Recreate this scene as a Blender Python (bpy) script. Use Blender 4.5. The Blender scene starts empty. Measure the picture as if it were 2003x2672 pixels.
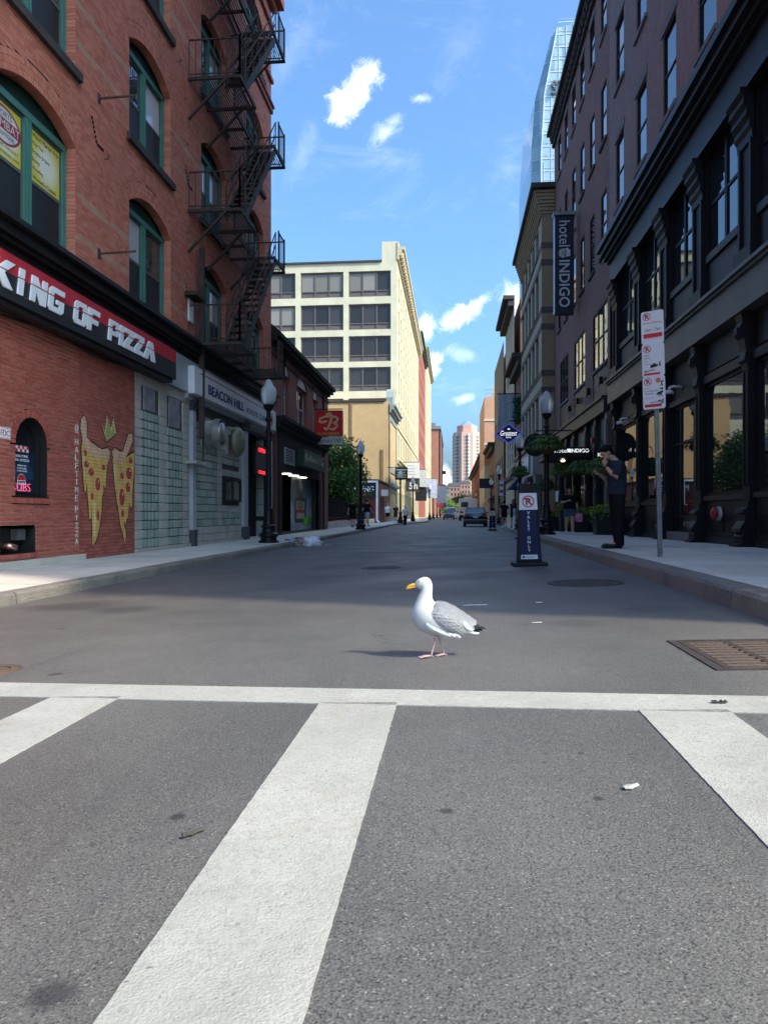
import bpy, math, random
from mathutils import Vector, Matrix, Quaternion, noise as mnoise
random.seed(7)
R_ = math.radians
scene = bpy.context.scene
COL = scene.collection

# ------------------------------------------------------------------ camera
TH = math.atan(179.5 / 1933.0)
cam = bpy.data.cameras.new('camera'); cam_o = bpy.data.objects.new('camera', cam); COL.objects.link(cam_o)
cam_o.location = (0, 0, .99); cam_o.rotation_euler = (R_(90), 0, TH)
cam.sensor_fit = 'VERTICAL'; cam.sensor_height = 36; cam.lens = 1933 / 2672 * 36; cam.shift_y = .0015
cam.clip_start = .05; cam.clip_end = 6000
scene.camera = cam_o

# ------------------------------------------------------------------ view, sun, sky
scene.view_settings.view_transform = 'Standard'; scene.view_settings.look = 'None'
scene.view_settings.gamma = 1; scene.view_settings.exposure = 1.68
scene.view_settings.use_curve_mapping = False
SUN = Vector((.96, -.50, 1.0)).normalized()
sl = bpy.data.lights.new('sun', 'SUN'); so = bpy.data.objects.new('sun', sl); COL.objects.link(so)
sl.energy = 2.0; sl.angle = R_(2.5); sl.color = (1, .88, .70)
so.rotation_euler = (-SUN).to_track_quat('-Z', 'Y').to_euler(); so.location = (30, -20, 60)

world = bpy.data.worlds.new('World'); scene.world = world; world.use_nodes = True
nt = world.node_tree; nt.nodes.clear()
def wn(t, **k):
    n = nt.nodes.new(t)
    for a, b in k.items(): setattr(n, a, b)
    return n
def wl(a, b): nt.links.new(a, b)
sky = wn('ShaderNodeTexSky', sky_type='NISHITA', sun_disc=False)
sky.sun_elevation = math.asin(SUN.z); sky.sun_rotation = math.atan2(SUN.x, SUN.y)
sky.air_density = 1.0; sky.dust_density = 5.0; sky.ozone_density = 8.0
tint = wn('ShaderNodeMix', data_type='RGBA', blend_type='MULTIPLY'); tint.inputs[0].default_value = 1
tint.inputs[7].default_value = (.66, .80, .82, 1)
wl(sky.outputs[0], tint.inputs[6])
tc = wn('ShaderNodeTexCoord'); DIR = tc.outputs['Generated']
def wmath(op, a, b=None, c=None):
    n = wn('ShaderNodeMath', operation=op)
    for i, v in enumerate((a, b, c)):
        if v is None: continue
        if isinstance(v, (int, float)): n.inputs[i].default_value = v
        else: wl(v, n.inputs[i])
    return n.outputs[0]
def wnoise(scale, detail, rough, vec=DIR, dist=0):
    n = wn('ShaderNodeTexNoise'); n.inputs['Scale'].default_value = scale; n.inputs['Detail'].default_value = detail
    n.inputs['Roughness'].default_value = rough; n.inputs['Distortion'].default_value = dist; wl(vec, n.inputs['Vector']); return n.outputs[0]
def wmap(v, a, b, c, d):
    n = wn('ShaderNodeMapRange', interpolation_type='SMOOTHSTEP')
    for i, x in enumerate((a, b, c, d)): n.inputs[i + 1].default_value = x
    wl(v, n.inputs[0]); return n.outputs[0]
n_big = wnoise(9, 8, .62); n_fine = wnoise(34, 10, .72, dist=.6)
def cloud(az, el, sa, se, rot, dens):
    """puff of cloud at a compass direction (az east of north, el up), sized in degrees"""
    c = Vector((math.sin(az) * math.cos(el), math.cos(az) * math.cos(el), math.sin(el)))
    r = Vector((math.cos(az), -math.sin(az), 0)); u = r.cross(c) * -1
    u = c.cross(r) * -1 if (c.cross(r) * -1).z > 0 else c.cross(r)
    a = (r * math.cos(rot) + u * math.sin(rot)) / sa; b = (u * math.cos(rot) - r * math.sin(rot)) / se
    s = wn('ShaderNodeVectorMath', operation='SUBTRACT'); wl(DIR, s.inputs[0]); s.inputs[1].default_value = c
    ds = []
    for v in (a, b):
        d = wn('ShaderNodeVectorMath', operation='DOT_PRODUCT'); wl(s.outputs[0], d.inputs[0]); d.inputs[1].default_value = v
        ds.append(wmath('MULTIPLY', d.outputs['Value'], d.outputs['Value']))
    rad = wmath('SQRT', wmath('ADD', ds[0], ds[1]))
    f = wmath('SUBTRACT', wmath('ADD', wmath('MULTIPLY', n_fine, 3.7), wmath('MULTIPLY', n_big, .35)), rad)
    dot = wn('ShaderNodeVectorMath', operation='DOT_PRODUCT'); wl(DIR, dot.inputs[0]); dot.inputs[1].default_value = c
    return wmath('MULTIPLY', wmath('MULTIPLY', wmap(f, .5, 2.15, 0, 1), dens), wmap(dot.outputs['Value'], 0, .3, 0, 1))
def azel(px, py):
    u = (px - 1001.5) / 1933; v = (1340 - py) / 1933
    return math.atan(u) - TH, math.atan2(v, math.hypot(1, u))
tot = None
for (px, py, w, h, rot, dens) in ((898, 272, 46, 30, .7, 1.0), (945, 208, 40, 27, .95, .95), (920, 240, 30, 30, .9, .9), (1000, 350, 40, 20, .7, .34), (1025, 318, 26, 12, .3, .25), (1100, 258, 22, 9, 0, .3),
                                  (1195, 830, 48, 22, .45, .95), (1235, 800, 40, 14, .6, .6), (1108, 858, 24, 30, -.5, 1.0), (1345, 785, 34, 36, .3, .9), (1205, 925, 36, 16, -.2, .2),
                                  (1128, 950, 20, 24, 0, .85), (1158, 1262, 22, 46, 0, .85), (1212, 1040, 26, 11, .2, .3), (790, 400, 70, 22, 1.15, .08), (760, 130, 90, 26, .9, .06), (1200, 130, 80, 30, .9, .05)):
    az, el = azel(px, py)
    f = cloud(az, el, w / 1933, h / 1933, rot, dens)
    tot = f if tot is None else wmath('MAXIMUM', tot, f)
# thin cirrus all over the sky
mp = wn('ShaderNodeMapping'); mp.inputs['Scale'].default_value = (1, 1.0, 2.2); mp.inputs['Rotation'].default_value = (.5, .3, .9); wl(DIR, mp.inputs['Vector'])
cir = wmath('MULTIPLY', wmap(wnoise(6, 9, .7, mp.outputs[0], .8), .5, .85, 0, 1), .13)
tot = wmath('MAXIMUM', tot, cir)
cm = wn('ShaderNodeMix', data_type='RGBA'); wl(tot, cm.inputs[0]); wl(tint.outputs[2], cm.inputs[6]); cm.inputs[7].default_value = (5.2, 5.3, 5.4, 1)
bg = wn('ShaderNodeBackground'); bg.inputs[1].default_value = .15; wl(cm.outputs[2], bg.inputs[0])
wo = wn('ShaderNodeOutputWorld'); wl(bg.outputs[0], wo.inputs[0])

# ------------------------------------------------------------------ materials
MATS = {}
def newmat(name):
    m = bpy.data.materials.new(name); m.use_nodes = True; t = m.node_tree; t.nodes.clear()
    b = t.nodes.new('ShaderNodeBsdfPrincipled'); o = t.nodes.new('ShaderNodeOutputMaterial'); t.links.new(b.outputs[0], o.inputs[0])
    MATS[name] = m; return m, t, b
class NT:
    """tiny node helper"""
    def __init__(s, t): s.t = t
    def n(s, ty, **k):
        x = s.t.nodes.new(ty)
        for a, b in k.items(): setattr(x, a, b)
        return x
    def l(s, a, b): s.t.links.new(a, b)
    def put(s, v, sock):
        if isinstance(v, (int, float, tuple)): sock.default_value = v
        else: s.l(v, sock)
    def coord(s, kind='Object'):
        return s.n('ShaderNodeNewGeometry').outputs['Position'] if kind == 'World' else s.n('ShaderNodeTexCoord').outputs[kind]
    def noise(s, v, scale, detail=4, rough=.55, dist=0):
        x = s.n('ShaderNodeTexNoise'); x.inputs['Scale'].default_value = scale; x.inputs['Detail'].default_value = detail
        x.inputs['Roughness'].default_value = rough; x.inputs['Distortion'].default_value = dist; s.l(v, x.inputs['Vector']); return x.outputs[0]
    def voro(s, v, scale, feature='F1', out=0):
        x = s.n('ShaderNodeTexVoronoi', feature=feature); x.inputs['Scale'].default_value = scale; s.l(v, x.inputs['Vector']); return x.outputs[out]
    def map(s, v, a, b, c=0., d=1., clamp=True):
        x = s.n('ShaderNodeMapRange', clamp=clamp)
        for i, q in enumerate((a, b, c, d)): x.inputs[i + 1].default_value = q
        s.l(v, x.inputs[0]); return x.outputs[0]
    def mix(s, f, a, b, mode='MIX'):
        x = s.n('ShaderNodeMix', data_type='RGBA', blend_type=mode)
        s.put(f, x.inputs[0]); s.put(a, x.inputs[6]); s.put(b, x.inputs[7]); return x.outputs[2]
    def math(s, op, a, b=0.):
        x = s.n('ShaderNodeMath', operation=op); s.put(a, x.inputs[0]); s.put(b, x.inputs[1]); return x.outputs[0]
    def bump(s, h, strength, dist, bsdf, normal=None):
        x = s.n('ShaderNodeBump'); x.inputs['Strength'].default_value = strength; x.inputs['Distance'].default_value = dist; s.l(h, x.inputs['Height'])
        if normal is not None: s.l(normal, x.inputs['Normal'])
        s.l(x.outputs[0], bsdf.inputs['Normal']); return x.outputs[0]
def c4(c): return (c[0], c[1], c[2], 1)
def M(name, col=None, rough=.7, metal=0, var=.12, vs=3., bump=0, bs=40, spec=.3, emit=0, coord='Object', coat=0, stain=0, alpha=1):
    """plain surface with soft colour variation, optional grain relief and dirt"""
    if name in MATS: return MATS[name]
    m, t, b = newmat(name); N = NT(t)
    P = N.coord(coord)
    c = c4(col)
    if var:
        f = N.map(N.noise(P, vs, 5, .6), .3, .7, 1 - var, 1 + var, False)
        g = N.n('ShaderNodeCombineColor'); [N.l(f, g.inputs[i]) for i in range(3)]
        c = N.mix(1., c, g.outputs[0], 'MULTIPLY')
    if stain:
        f = N.map(N.noise(P, vs * .45, 8, .7, .6), .52, .72, 0, stain)
        c = N.mix(f, c, (.03, .028, .025, 1))
    N.put(c, b.inputs['Base Color'])
    b.inputs['Roughness'].default_value = rough; b.inputs['Metallic'].default_value = metal
    b.inputs['Specular IOR Level'].default_value = spec
    if coat: b.inputs['Coat Weight'].default_value = coat; b.inputs['Coat Roughness'].default_value = .05
    if emit:
        N.put(c, b.inputs['Emission Color']); b.inputs['Emission Strength'].default_value = emit
    if bump: N.bump(N.noise(P, bs, 4, .6), bump, .01, b)
    return m
def brickpieces(name, c1, c2, c3, rough=.82, dirt=.25):
    """colour of single modelled bricks: every piece takes its own tone"""
    m, t, b = newmat(name); N = NT(t)
    g = N.n('ShaderNodeNewGeometry'); oi = N.n('ShaderNodeObjectInfo')
    r = N.math('FRACT', N.math('ADD', g.outputs['Random Per Island'], oi.outputs['Random']))
    ramp = N.n('ShaderNodeValToRGB'); ramp.color_ramp.elements[0].color = c4(c1); ramp.color_ramp.elements[1].color = c4(c3)
    e = ramp.color_ramp.elements.new(.5); e.color = c4(c2); N.l(r, ramp.inputs[0])
    P = g.outputs['Position']
    f = N.map(N.noise(P, .55, 8, .65, .4), .45, .75, 0, dirt); c = N.mix(f, ramp.outputs[0], (.055, .03, .025, 1))
    f2 = N.map(N.noise(P, 2.3, 6, .7), .58, .8, 0, .22); c = N.mix(f2, c, (.42, .26, .2, 1))
    fb = N.noise(P, 90, 3, .6); gg = N.map(fb, .3, .7, .85, 1.15, False); cc = N.n('ShaderNodeCombineColor'); [N.l(gg, cc.inputs[i]) for i in range(3)]
    c = N.mix(1., c, cc.outputs[0], 'MULTIPLY')
    N.l(c, b.inputs['Base Color']); b.inputs['Roughness'].default_value = rough; N.bump(fb, .5, .004, b); return m
def brickwork(name, c1, c2, mortar, axis='X', course=.067, length=.215, joint=.008, dirt=.3, blotch=None):
    """brick courses too far off to pick apart: colour and relief of the surface"""
    m, t, b = newmat(name); N = NT(t)
    P = N.coord('World'); s = N.n('ShaderNodeSeparateXYZ'); N.l(P, s.inputs[0]); q = N.n('ShaderNodeCombineXYZ')
    N.l(s.outputs[1 if axis == 'X' else 0], q.inputs[0]); N.l(s.outputs[2], q.inputs[1])
    br = N.n('ShaderNodeTexBrick'); N.l(q.outputs[0], br.inputs['Vector'])
    br.inputs['Scale'].default_value = 1; br.inputs['Brick Width'].default_value = length; br.inputs['Row Height'].default_value = course
    br.inputs['Mortar Size'].default_value = joint; br.inputs['Mortar Smooth'].default_value = .2
    br.inputs['Color1'].default_value = c4(c1); br.inputs['Color2'].default_value = c4(c2); br.inputs['Mortar'].default_value = c4(mortar)
    c = br.outputs[0]
    f = N.map(N.noise(P, .5, 8, .7, .5), .45, .75, 0, dirt); c = N.mix(f, c, (c1[0] * .35, c1[1] * .35, c1[2] * .35, 1))
    if blotch:
        f = N.map(N.noise(P, 3.5, 7, .75, .3), .45, .7, 0, .55); c = N.mix(f, c, c4(blotch))
    N.l(c, b.inputs['Base Color']); b.inputs['Roughness'].default_value = .85
    h = N.math('ADD', N.math('MULTIPLY', br.outputs['Fac'], -1.), N.math('MULTIPLY', N.noise(P, 60, 3), .4)); N.bump(h, .6, .008, b); return m
def glassy(name, col, rough=.04, wav=.25, spec=.9, var=.3):
    """window pane: dark room behind a slightly wavy reflecting sheet"""
    m, t, b = newmat(name); N = NT(t); P = N.coord('World')
    oi = N.n('ShaderNodeObjectInfo'); f = N.map(oi.outputs['Random'], 0, 1, 1 - var, 1 + var)
    g = N.n('ShaderNodeCombineColor'); [N.l(f, g.inputs[i]) for i in range(3)]
    N.l(N.mix(1., c4(col), g.outputs[0], 'MULTIPLY'), b.inputs['Base Color'])
    b.inputs['Roughness'].default_value = rough; b.inputs['IOR'].default_value = 1.6; b.inputs['Specular IOR Level'].default_value = spec
    if wav: N.bump(N.noise(P, 1.7, 2, .5), wav, .012, b)
    return m

# ------------------------------------------------------------------ object helpers
def link(o, parent=None):
    COL.objects.link(o)
    if parent is not None: o.parent = parent
    return o
def tag(o, label=None, cat=None, group=None, kind=None):
    if label: o['label'] = label
    if cat: o['category'] = cat
    if group: o['group'] = group
    if kind: o['kind'] = kind
    return o
def thing(name, label, cat, loc=(0, 0, 0), rz=0, group=None):
    o = bpy.data.objects.new(name, None); o.empty_display_size = .2; link(o); o.location = loc; o.rotation_euler = (0, 0, rz)
    return tag(o, label, cat, group)
def off(parent):
    v = Vector((0, 0, 0))
    while parent is not None: v += parent.location; parent = parent.parent
    return v
class MB:
    """collects shapes into one mesh"""
    def __init__(s): s.v = []; s.f = []; s.mi = []; s.cur = 0
    def add(s, vs, fs):
        k = len(s.v); s.v += [tuple(p) for p in vs]; s.f += [tuple(i + k for i in f) for f in fs]; s.mi += [s.cur] * len(fs); return s
    def box(s, x0, x1, y0, y1, z0, z1):
        vs = [(x, y, z) for z in (z0, z1) for y in (y0, y1) for x in (x0, x1)]
        return s.add(vs, [(0, 2, 3, 1), (4, 5, 7, 6), (0, 1, 5, 4), (2, 6, 7, 3), (0, 4, 6, 2), (1, 3, 7, 5)])
    def quad(s, a, b, c, d): return s.add((a, b, c, d), [(0, 1, 2, 3)])
    def obox(s, c, ax, ay, az):
        c, ax, ay, az = Vector(c), Vector(ax), Vector(ay), Vector(az)
        vs = [c + ax * i + ay * j + az * k for k in (-1, 1) for j in (-1, 1) for i in (-1, 1)]
        return s.add(vs, [(0, 2, 3, 1), (4, 5, 7, 6), (0, 1, 5, 4), (2, 6, 7, 3), (0, 4, 6, 2), (1, 3, 7, 5)])
    def bar(s, a, b, w, h=None, up=(0, 0, 1)):
        a, b = Vector(a), Vector(b); d = b - a; L = d.length; d.normalize(); h = h or w
        u = Vector(up); r = d.cross(u)
        if r.length < 1e-4: r = d.cross(Vector((1, 0, 0)))
        r.normalize(); u = r.cross(d)
        return s.obox((a + b) / 2, r * w / 2, d * L / 2, u * h / 2)
    def tube(s, pts, r, n=8, caps=True):
        pts = [Vector(p) for p in pts]; rs = r if isinstance(r, (list, tuple)) else [r] * len(pts)
        vs, fs = [], []; ref = None
        for i, p in enumerate(pts):
            d = (pts[min(i + 1, len(pts) - 1)] - pts[max(i - 1, 0)]).normalized()
            if ref is None: ref = d.orthogonal().normalized()
            a = (ref - d * ref.dot(d)).normalized(); ref = a; b = d.cross(a)
            vs += [p + (a * math.cos(2 * math.pi * k / n) + b * math.sin(2 * math.pi * k / n)) * rs[i] for k in range(n)]
        for i in range(len(pts) - 1):
            fs += [(i * n + k, i * n + (k + 1) % n, (i + 1) * n + (k + 1) % n, (i + 1) * n + k) for k in range(n)]
        if caps: fs += [tuple(range(n))[::-1], tuple(range((len(pts) - 1) * n, len(pts) * n))]
        return s.add(vs, fs)
    def lathe(s, prof, n=16, c=(0, 0, 0), cap=True, sx=1, sy=1, a0=0):
        vs, fs = [], []
        for r, z in prof: vs += [(c[0] + sx * r * math.cos(a0 + 2 * math.pi * k / n), c[1] + sy * r * math.sin(a0 + 2 * math.pi * k / n), c[2] + z) for k in range(n)]
        for i in range(len(prof) - 1): fs += [(i * n + k, i * n + (k + 1) % n, (i + 1) * n + (k + 1) % n, (i + 1) * n + k) for k in range(n)]
        if cap: fs += [tuple(range(n))[::-1], tuple(range((len(prof) - 1) * n, len(prof) * n))]
        return s.add(vs, fs)
    def loft(s, rings, caps=True):
        n = len(rings[0]); vs = [p for r in rings for p in r]; fs = []
        for i in range(len(rings) - 1): fs += [(i * n + k, i * n + (k + 1) % n, (i + 1) * n + (k + 1) % n, (i + 1) * n + k) for k in range(n)]
        if caps: fs += [tuple(range(n))[::-1], tuple(range((len(rings) - 1) * n, len(rings) * n))]
        return s.add(vs, fs)
    def prism(s, poly, f0, f1):
        """flat outline poly [(a,b)..] carried from f0(a,b) to f1(a,b)"""
        n = len(poly); vs = [f0(*p) for p in poly] + [f1(*p) for p in poly]
        return s.add(vs, [tuple(range(n)), tuple(range(2 * n - 1, n - 1, -1))] + [(k, n + k, n + (k + 1) % n, (k + 1) % n) for k in range(n)])
    def mesh(s, name, mats, o=Vector((0, 0, 0)), smooth=False):
        me = bpy.data.meshes.new(name); me.from_pydata([(p[0] - o[0], p[1] - o[1], p[2] - o[2]) for p in s.v], [], s.f)
        for m in (mats if isinstance(mats, (list, tuple)) else [mats]): me.materials.append(m)
        if any(s.mi): me.polygons.foreach_set('material_index', s.mi)
        if smooth: me.polygons.foreach_set('use_smooth', [True] * len(s.f))
        me.update(); return me
    def build(s, name, mats, parent=None, local=False, smooth=False, bevel=0):
        me = s.mesh(name, mats, Vector((0, 0, 0)) if (local or parent is None) else off(parent), smooth)
        o = bpy.data.objects.new(name, me); link(o, parent)
        if bevel:
            bv = o.modifiers.new('bevel', 'BEVEL'); bv.width = bevel; bv.segments = 2; bv.limit_method = 'ANGLE'
        return o
def copy_tree(o, parent=None):
    c = o.copy(); link(c); c.parent = parent
    for ch in list(o.children): copy_tree(ch, c)
    return c
def inst(name, me, loc, parent=None, scale=(1, 1, 1), rot=(0, 0, 0)):
    o = bpy.data.objects.new(name, me); link(o, parent)
    o.location = Vector(loc) - (off(parent) if parent is not None else Vector((0, 0, 0))); o.scale = scale; o.rotation_euler = rot; return o
class Fac:
    """a flat facade: a runs along it, z up, d out of it"""
    def __init__(s, axis, c, sg): s.ax, s.c, s.sg = axis, c, sg
    def P(s, a, z, d=0): return (s.c + s.sg * d, a, z) if s.ax == 'X' else (a, s.c + s.sg * d, z)
    def box(s, mb, a0, a1, z0, z1, d0, d1):
        p, q = s.P(a0, z0, d0), s.P(a1, z1, d1)
        return mb.box(min(p[0], q[0]), max(p[0], q[0]), min(p[1], q[1]), max(p[1], q[1]), z0, z1)
    def wall(s, mb, a0, a1, z0, z1, ops, depth=.2, d=0):
        """sheet of wall with rectangular openings and their reveals"""
        A = sorted({a0, a1, *[min(max(q, a0), a1) for o in ops for q in o[:2]]}); Z = sorted({z0, z1, *[min(max(q, z0), z1) for o in ops for q in o[2:4]]})
        for j in range(len(Z) - 1):
            zc = (Z[j] + Z[j + 1]) / 2; run = None
            cells = []
            for i in range(len(A) - 1):
                ac = (A[i] + A[i + 1]) / 2
                solid = not any(o[0] < ac < o[1] and o[2] < zc < o[3] for o in ops)
                if solid: run = run if run is not None else A[i]
                if (not solid or i == len(A) - 2) and run is not None:
                    cells.append((run, A[i] if not solid else A[i + 1])); run = None
            for (p, q) in cells: mb.quad(s.P(p, Z[j], d), s.P(q, Z[j], d), s.P(q, Z[j + 1], d), s.P(p, Z[j + 1], d))
        for o in ops:
            p, q, u, w = o[:4]
            for (m1, m2) in (((p, u), (p, w)), ((q, u), (q, w)), ((p, u), (q, u)), ((p, w), (q, w))):
                mb.quad(s.P(*m1, d), s.P(*m2, d), s.P(*m2, d - depth), s.P(*m1, d - depth))
        return mb
def window(parent, F, a0, a1, z0, z1, fm, pm, cols=1, rows=(.5,), ins=.18, fw=.06, name='window', sill=None, lintel=None, pmats=None, mw=None, thick=.05):
    """a window in an opening: frame with mullions and rails, one pane per light, sill and lintel stones"""
    mb = MB(); mw = mw or fw; w = (a1 - a0)
    F.box(mb, a0, a1, z0, z0 + fw, -ins, -ins + thick); F.box(mb, a0, a1, z1 - fw, z1, -ins, -ins + thick)
    F.box(mb, a0, a0 + fw, z0 + fw, z1 - fw, -ins, -ins + thick); F.box(mb, a1 - fw, a1, z0 + fw, z1 - fw, -ins, -ins + thick)
    fr = [k / cols for k in range(1, cols)] if isinstance(cols, int) else list(cols)
    ca = [a0 + fw / 2] + [a0 + w * f for f in fr] + [a1 - fw / 2]; cz = [z0 + fw / 2] + [z0 + (z1 - z0) * f for f in rows] + [z1 - fw / 2]
    for a in ca[1:-1]: F.box(mb, a - mw / 2, a + mw / 2, z0 + fw, z1 - fw, -ins + .002, -ins + thick - .002)
    for z in cz[1:-1]: F.box(mb, a0 + fw, a1 - fw, z - fw * .4, z + fw * .4, -ins + .004, -ins + thick - .006)
    o = mb.build(name, fm, parent)
    for i in range(len(ca) - 1):
        for j in range(len(cz) - 1):
            p = MB(); F.box(p, ca[i] + .005, ca[i + 1] - .005, cz[j] + .005, cz[j + 1] - .005, -ins + .006, -ins + .018)
            mm = pmats[(i + j * (len(ca) - 1)) % len(pmats)] if pmats else pm
            p.build('pane', mm, o)
    for (st, zz0, zz1, ex, dd) in ((sill, z0 - .12, z0, .1, .07), (lintel, z1, z1 + .26, .12, .025)):
        if st:
            p = MB(); F.box(p, a0 - ex, a1 + ex, zz0 + .001, zz1 - .001, -.12, dd); p.build('sill' if st is sill and zz1 == z0 else 'lintel', st, o)
    return o
SCRATCH = bpy.data.scenes.new('scratch')
def evaluated_mesh(o):
    SCRATCH.collection.objects.link(o); vl = SCRATCH.view_layers[0]; vl.update(); me = bpy.data.meshes.new_from_object(o.evaluated_get(vl.depsgraph)); bpy.data.objects.remove(o); return me
def text_mesh(s, w=None, h=None, depth=.004, shear=0, offset=0, align='CENTER', space=1, vertical=False):
    """lettering as a solid mesh in the x,z plane, facing -y, middle at the origin, fitted to w x h"""
    cu = bpy.data.curves.new('lettering', 'FONT'); cu.body = s; cu.align_x = align; cu.extrude = .1; cu.shear = shear; cu.offset = offset; cu.space_character = space; cu.resolution_u = 3
    if vertical: cu.space_line = .95
    me = evaluated_mesh(bpy.data.objects.new('lettering', cu))
    xs = [v.co.x for v in me.vertices]; ys = [v.co.y for v in me.vertices]
    bw, bh = max(xs) - min(xs), max(ys) - min(ys); cx, cy = (max(xs) + min(xs)) / 2, (max(ys) + min(ys)) / 2
    sx = w / bw if w else (h / bh); sy = h / bh if h else sx
    for v in me.vertices: v.co = ((v.co.x - cx) * sx, -(v.co.z / .1 + 1) * depth / 2, (v.co.y - cy) * sy)
    return me
def text(s, w, h, mat, parent, loc, rz=0, name='lettering', world=True, **k):
    me = text_mesh(s, w, h, **k); me.materials.clear(); me.materials.append(mat)
    o = bpy.data.objects.new(name, me); link(o, parent); o.location = Vector(loc) - (off(parent) if world and parent is not None else Vector((0, 0, 0))); o.rotation_euler = (0, 0, rz); return o
def lum(c, k): return (c[0] * k, c[1] * k, c[2] * k)
# ================================================================== ground
def clamp(v, a=0., b=1.): return max(a, min(b, v))
def sY(Y): return clamp((45 - Y) / 31)
def zr(X, Y): return .22 * sY(Y) * clamp((X + 4.75) / 7)          # road surface
def zw(Y): return .13 + .25 * sY(Y)                                # pavement on the right
ZL = .13                                                           # pavement on the left
def pl(pts, y):
    for (y0, x0), (y1, x1) in zip(pts, pts[1:]):
        if y <= y1: return x0 + (x1 - x0) * clamp((y - y0) / (y1 - y0))
    return pts[-1][1]
KR = [(-3, 2.25), (14, 2.27), (20, 2.45), (26, 2.7), (40, 2.85), (50, 3.2), (62, 3.6), (80, 4.0), (400, 4.0)]
KL = [(-3, -4.75), (66, -4.75), (67.5, -4.6), (80, -2.9), (400, -2.9)]
def kr(y): return pl(KR, y)
def kl(y): return pl(KL, y)

m, t, b = newmat('asphalt'); N = NT(t); P = N.coord('World')
s_ = N.n('ShaderNodeSeparateXYZ'); N.l(P, s_.inputs[0])
agg = N.voro(P, 210, out=1); sep = N.n('ShaderNodeSeparateColor'); N.l(agg, sep.inputs[0])
c = N.mix(N.map(N.noise(P, .7, 6, .6), .35, .65), (.078, .074, .068, 1), (.108, .101, .092, 1))
gr = N.map(N.noise(P, 170, 3, .7), .34, .66, .55, 1.5, False); gc = N.n('ShaderNodeCombineColor'); [N.l(gr, gc.inputs[i]) for i in range(3)]
c = N.mix(1., c, gc.outputs[0], 'MULTIPLY')
c = N.mix(N.map(sep.outputs[0], .968, .985, 0, .55), c, (.27, .255, .23, 1))        # pale stones
c = N.mix(N.map(sep.outputs[1], .90, .93, 0, .7), c, (.02, .02, .022, 1))        # tar pits
blot = N.voro(P, 1.35); rnd = N.noise(P, 7, 4, .6)
c = N.mix(N.map(N.math('ADD', blot, N.math('MULTIPLY', rnd, .11)), .118, .10, 0, .75), c, (.025, .025, .028, 1))  # gum and oil spots
c = N.mix(N.map(N.noise(P, .42, 7, .7, 1.2), .56, .72, 0, .5), c, (.06, .059, .058, 1))        # tyre-darkened patches
st = N.n('ShaderNodeMapping'); st.inputs['Scale'].default_value = (2.2, .12, 1); N.l(P, st.inputs[0])
c = N.mix(N.map(N.noise(st.outputs[0], 1.1, 6, .7, .5), .55, .75, 0, .4), c, (.05, .051, .055, 1))
dn = N.n('ShaderNodeTexNoise'); dn.inputs['Scale'].default_value = 1.6; dn.inputs['Detail'].default_value = 5; N.l(P, dn.inputs['Vector']); vm = N.n('ShaderNodeVectorMath', operation='MULTIPLY_ADD'); N.l(dn.outputs['Color'], vm.inputs[0]); vm.inputs[1].default_value = (.9, .9, 0); N.l(P, vm.inputs[2])
c = N.mix(N.map(N.math('ADD', N.voro(P, 5.5), N.math('MULTIPLY', N.noise(P, 30, 3), .12)), .125, .10, 0, .6), c, (.03, .03, .032, 1))   # small dark spots
c = N.mix(N.map(N.noise(P, 11, 5, .65), .6, .75, 0, .25), c, (.19, .185, .175, 1))
wv = N.voro(vm.outputs[0], .33, 'DISTANCE_TO_EDGE'); wob = N.math('ADD', wv, N.math('MULTIPLY', N.noise(P, 5, 5, .7), .006))
c = N.mix(N.math('MULTIPLY', N.map(wob, .0045, .003, 0, .75), N.map(N.noise(P, .35, 2), .5, .56)), c, (.018, .018, .02, 1))   # cracks
def box_mask(x0, x1, y0, y1):
    a = N.math('MULTIPLY', N.map(s_.outputs[0], x0, x0 + .02), N.map(s_.outputs[0], x1, x1 - .02)); b2 = N.math('MULTIPLY', N.map(s_.outputs[1], y0, y0 + .02), N.map(s_.outputs[1], y1, y1 - .02)); return N.math('MULTIPLY', a, b2)
for (x0, x1, y0, y1, k) in ((-2.4, -1.5, 8.5, 17.5, .45), (-.6, .5, 15, 30, .35), (-4.4, 2.0, 10.3, 10.75, .3)):
    c = N.mix(N.math('MULTIPLY', box_mask(x0, x1, y0, y1), k), c, (.052, .052, .054, 1))      # old trench repairs
def spot(x, y, r, k):
    d = N.n('ShaderNodeVectorMath', operation='DISTANCE'); q = N.n('ShaderNodeCombineXYZ'); N.l(s_.outputs[0], q.inputs[0]); N.l(s_.outputs[1], q.inputs[1]); N.l(q.outputs[0], d.inputs[0]); d.inputs[1].default_value = (x, y, 0)
    return N.math('MULTIPLY', N.map(N.math('ADD', d.outputs['Value'], N.math('MULTIPLY', N.noise(P, 16, 5, .7), r * 1.2)), r * 1.75, r * 1.1), k)
for (x, y, r, k) in ((-.715, 1.27, .05, .75), (-.02, 2.1, .022, .8), (.42, 2.2, .018, .8), (-.78, 2.05, .025, .8), (.78, 1.47, .022, .8), (.93, 1.38, .018, .7), (-3.9, 7.4, .5, .5), (-3.2, 7.0, .35, .5), (1.6, 6.3, .3, .35), (.9, 5.6, .22, .3)):
    c = N.mix(spot(x, y, r, k), c, (.022, .022, .025, 1))
N.l(c, b.inputs['Base Color'])
N.l(N.map(N.noise(P, .8, 4), .35, .7, .5, .7), b.inputs['Roughness'])
hh = N.math('ADD', N.noise(P, 150, 2, .6), N.math('MULTIPLY', N.voro(P, 120), .5)); N.bump(hh, .42, .006, b)
asphalt = m

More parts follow.
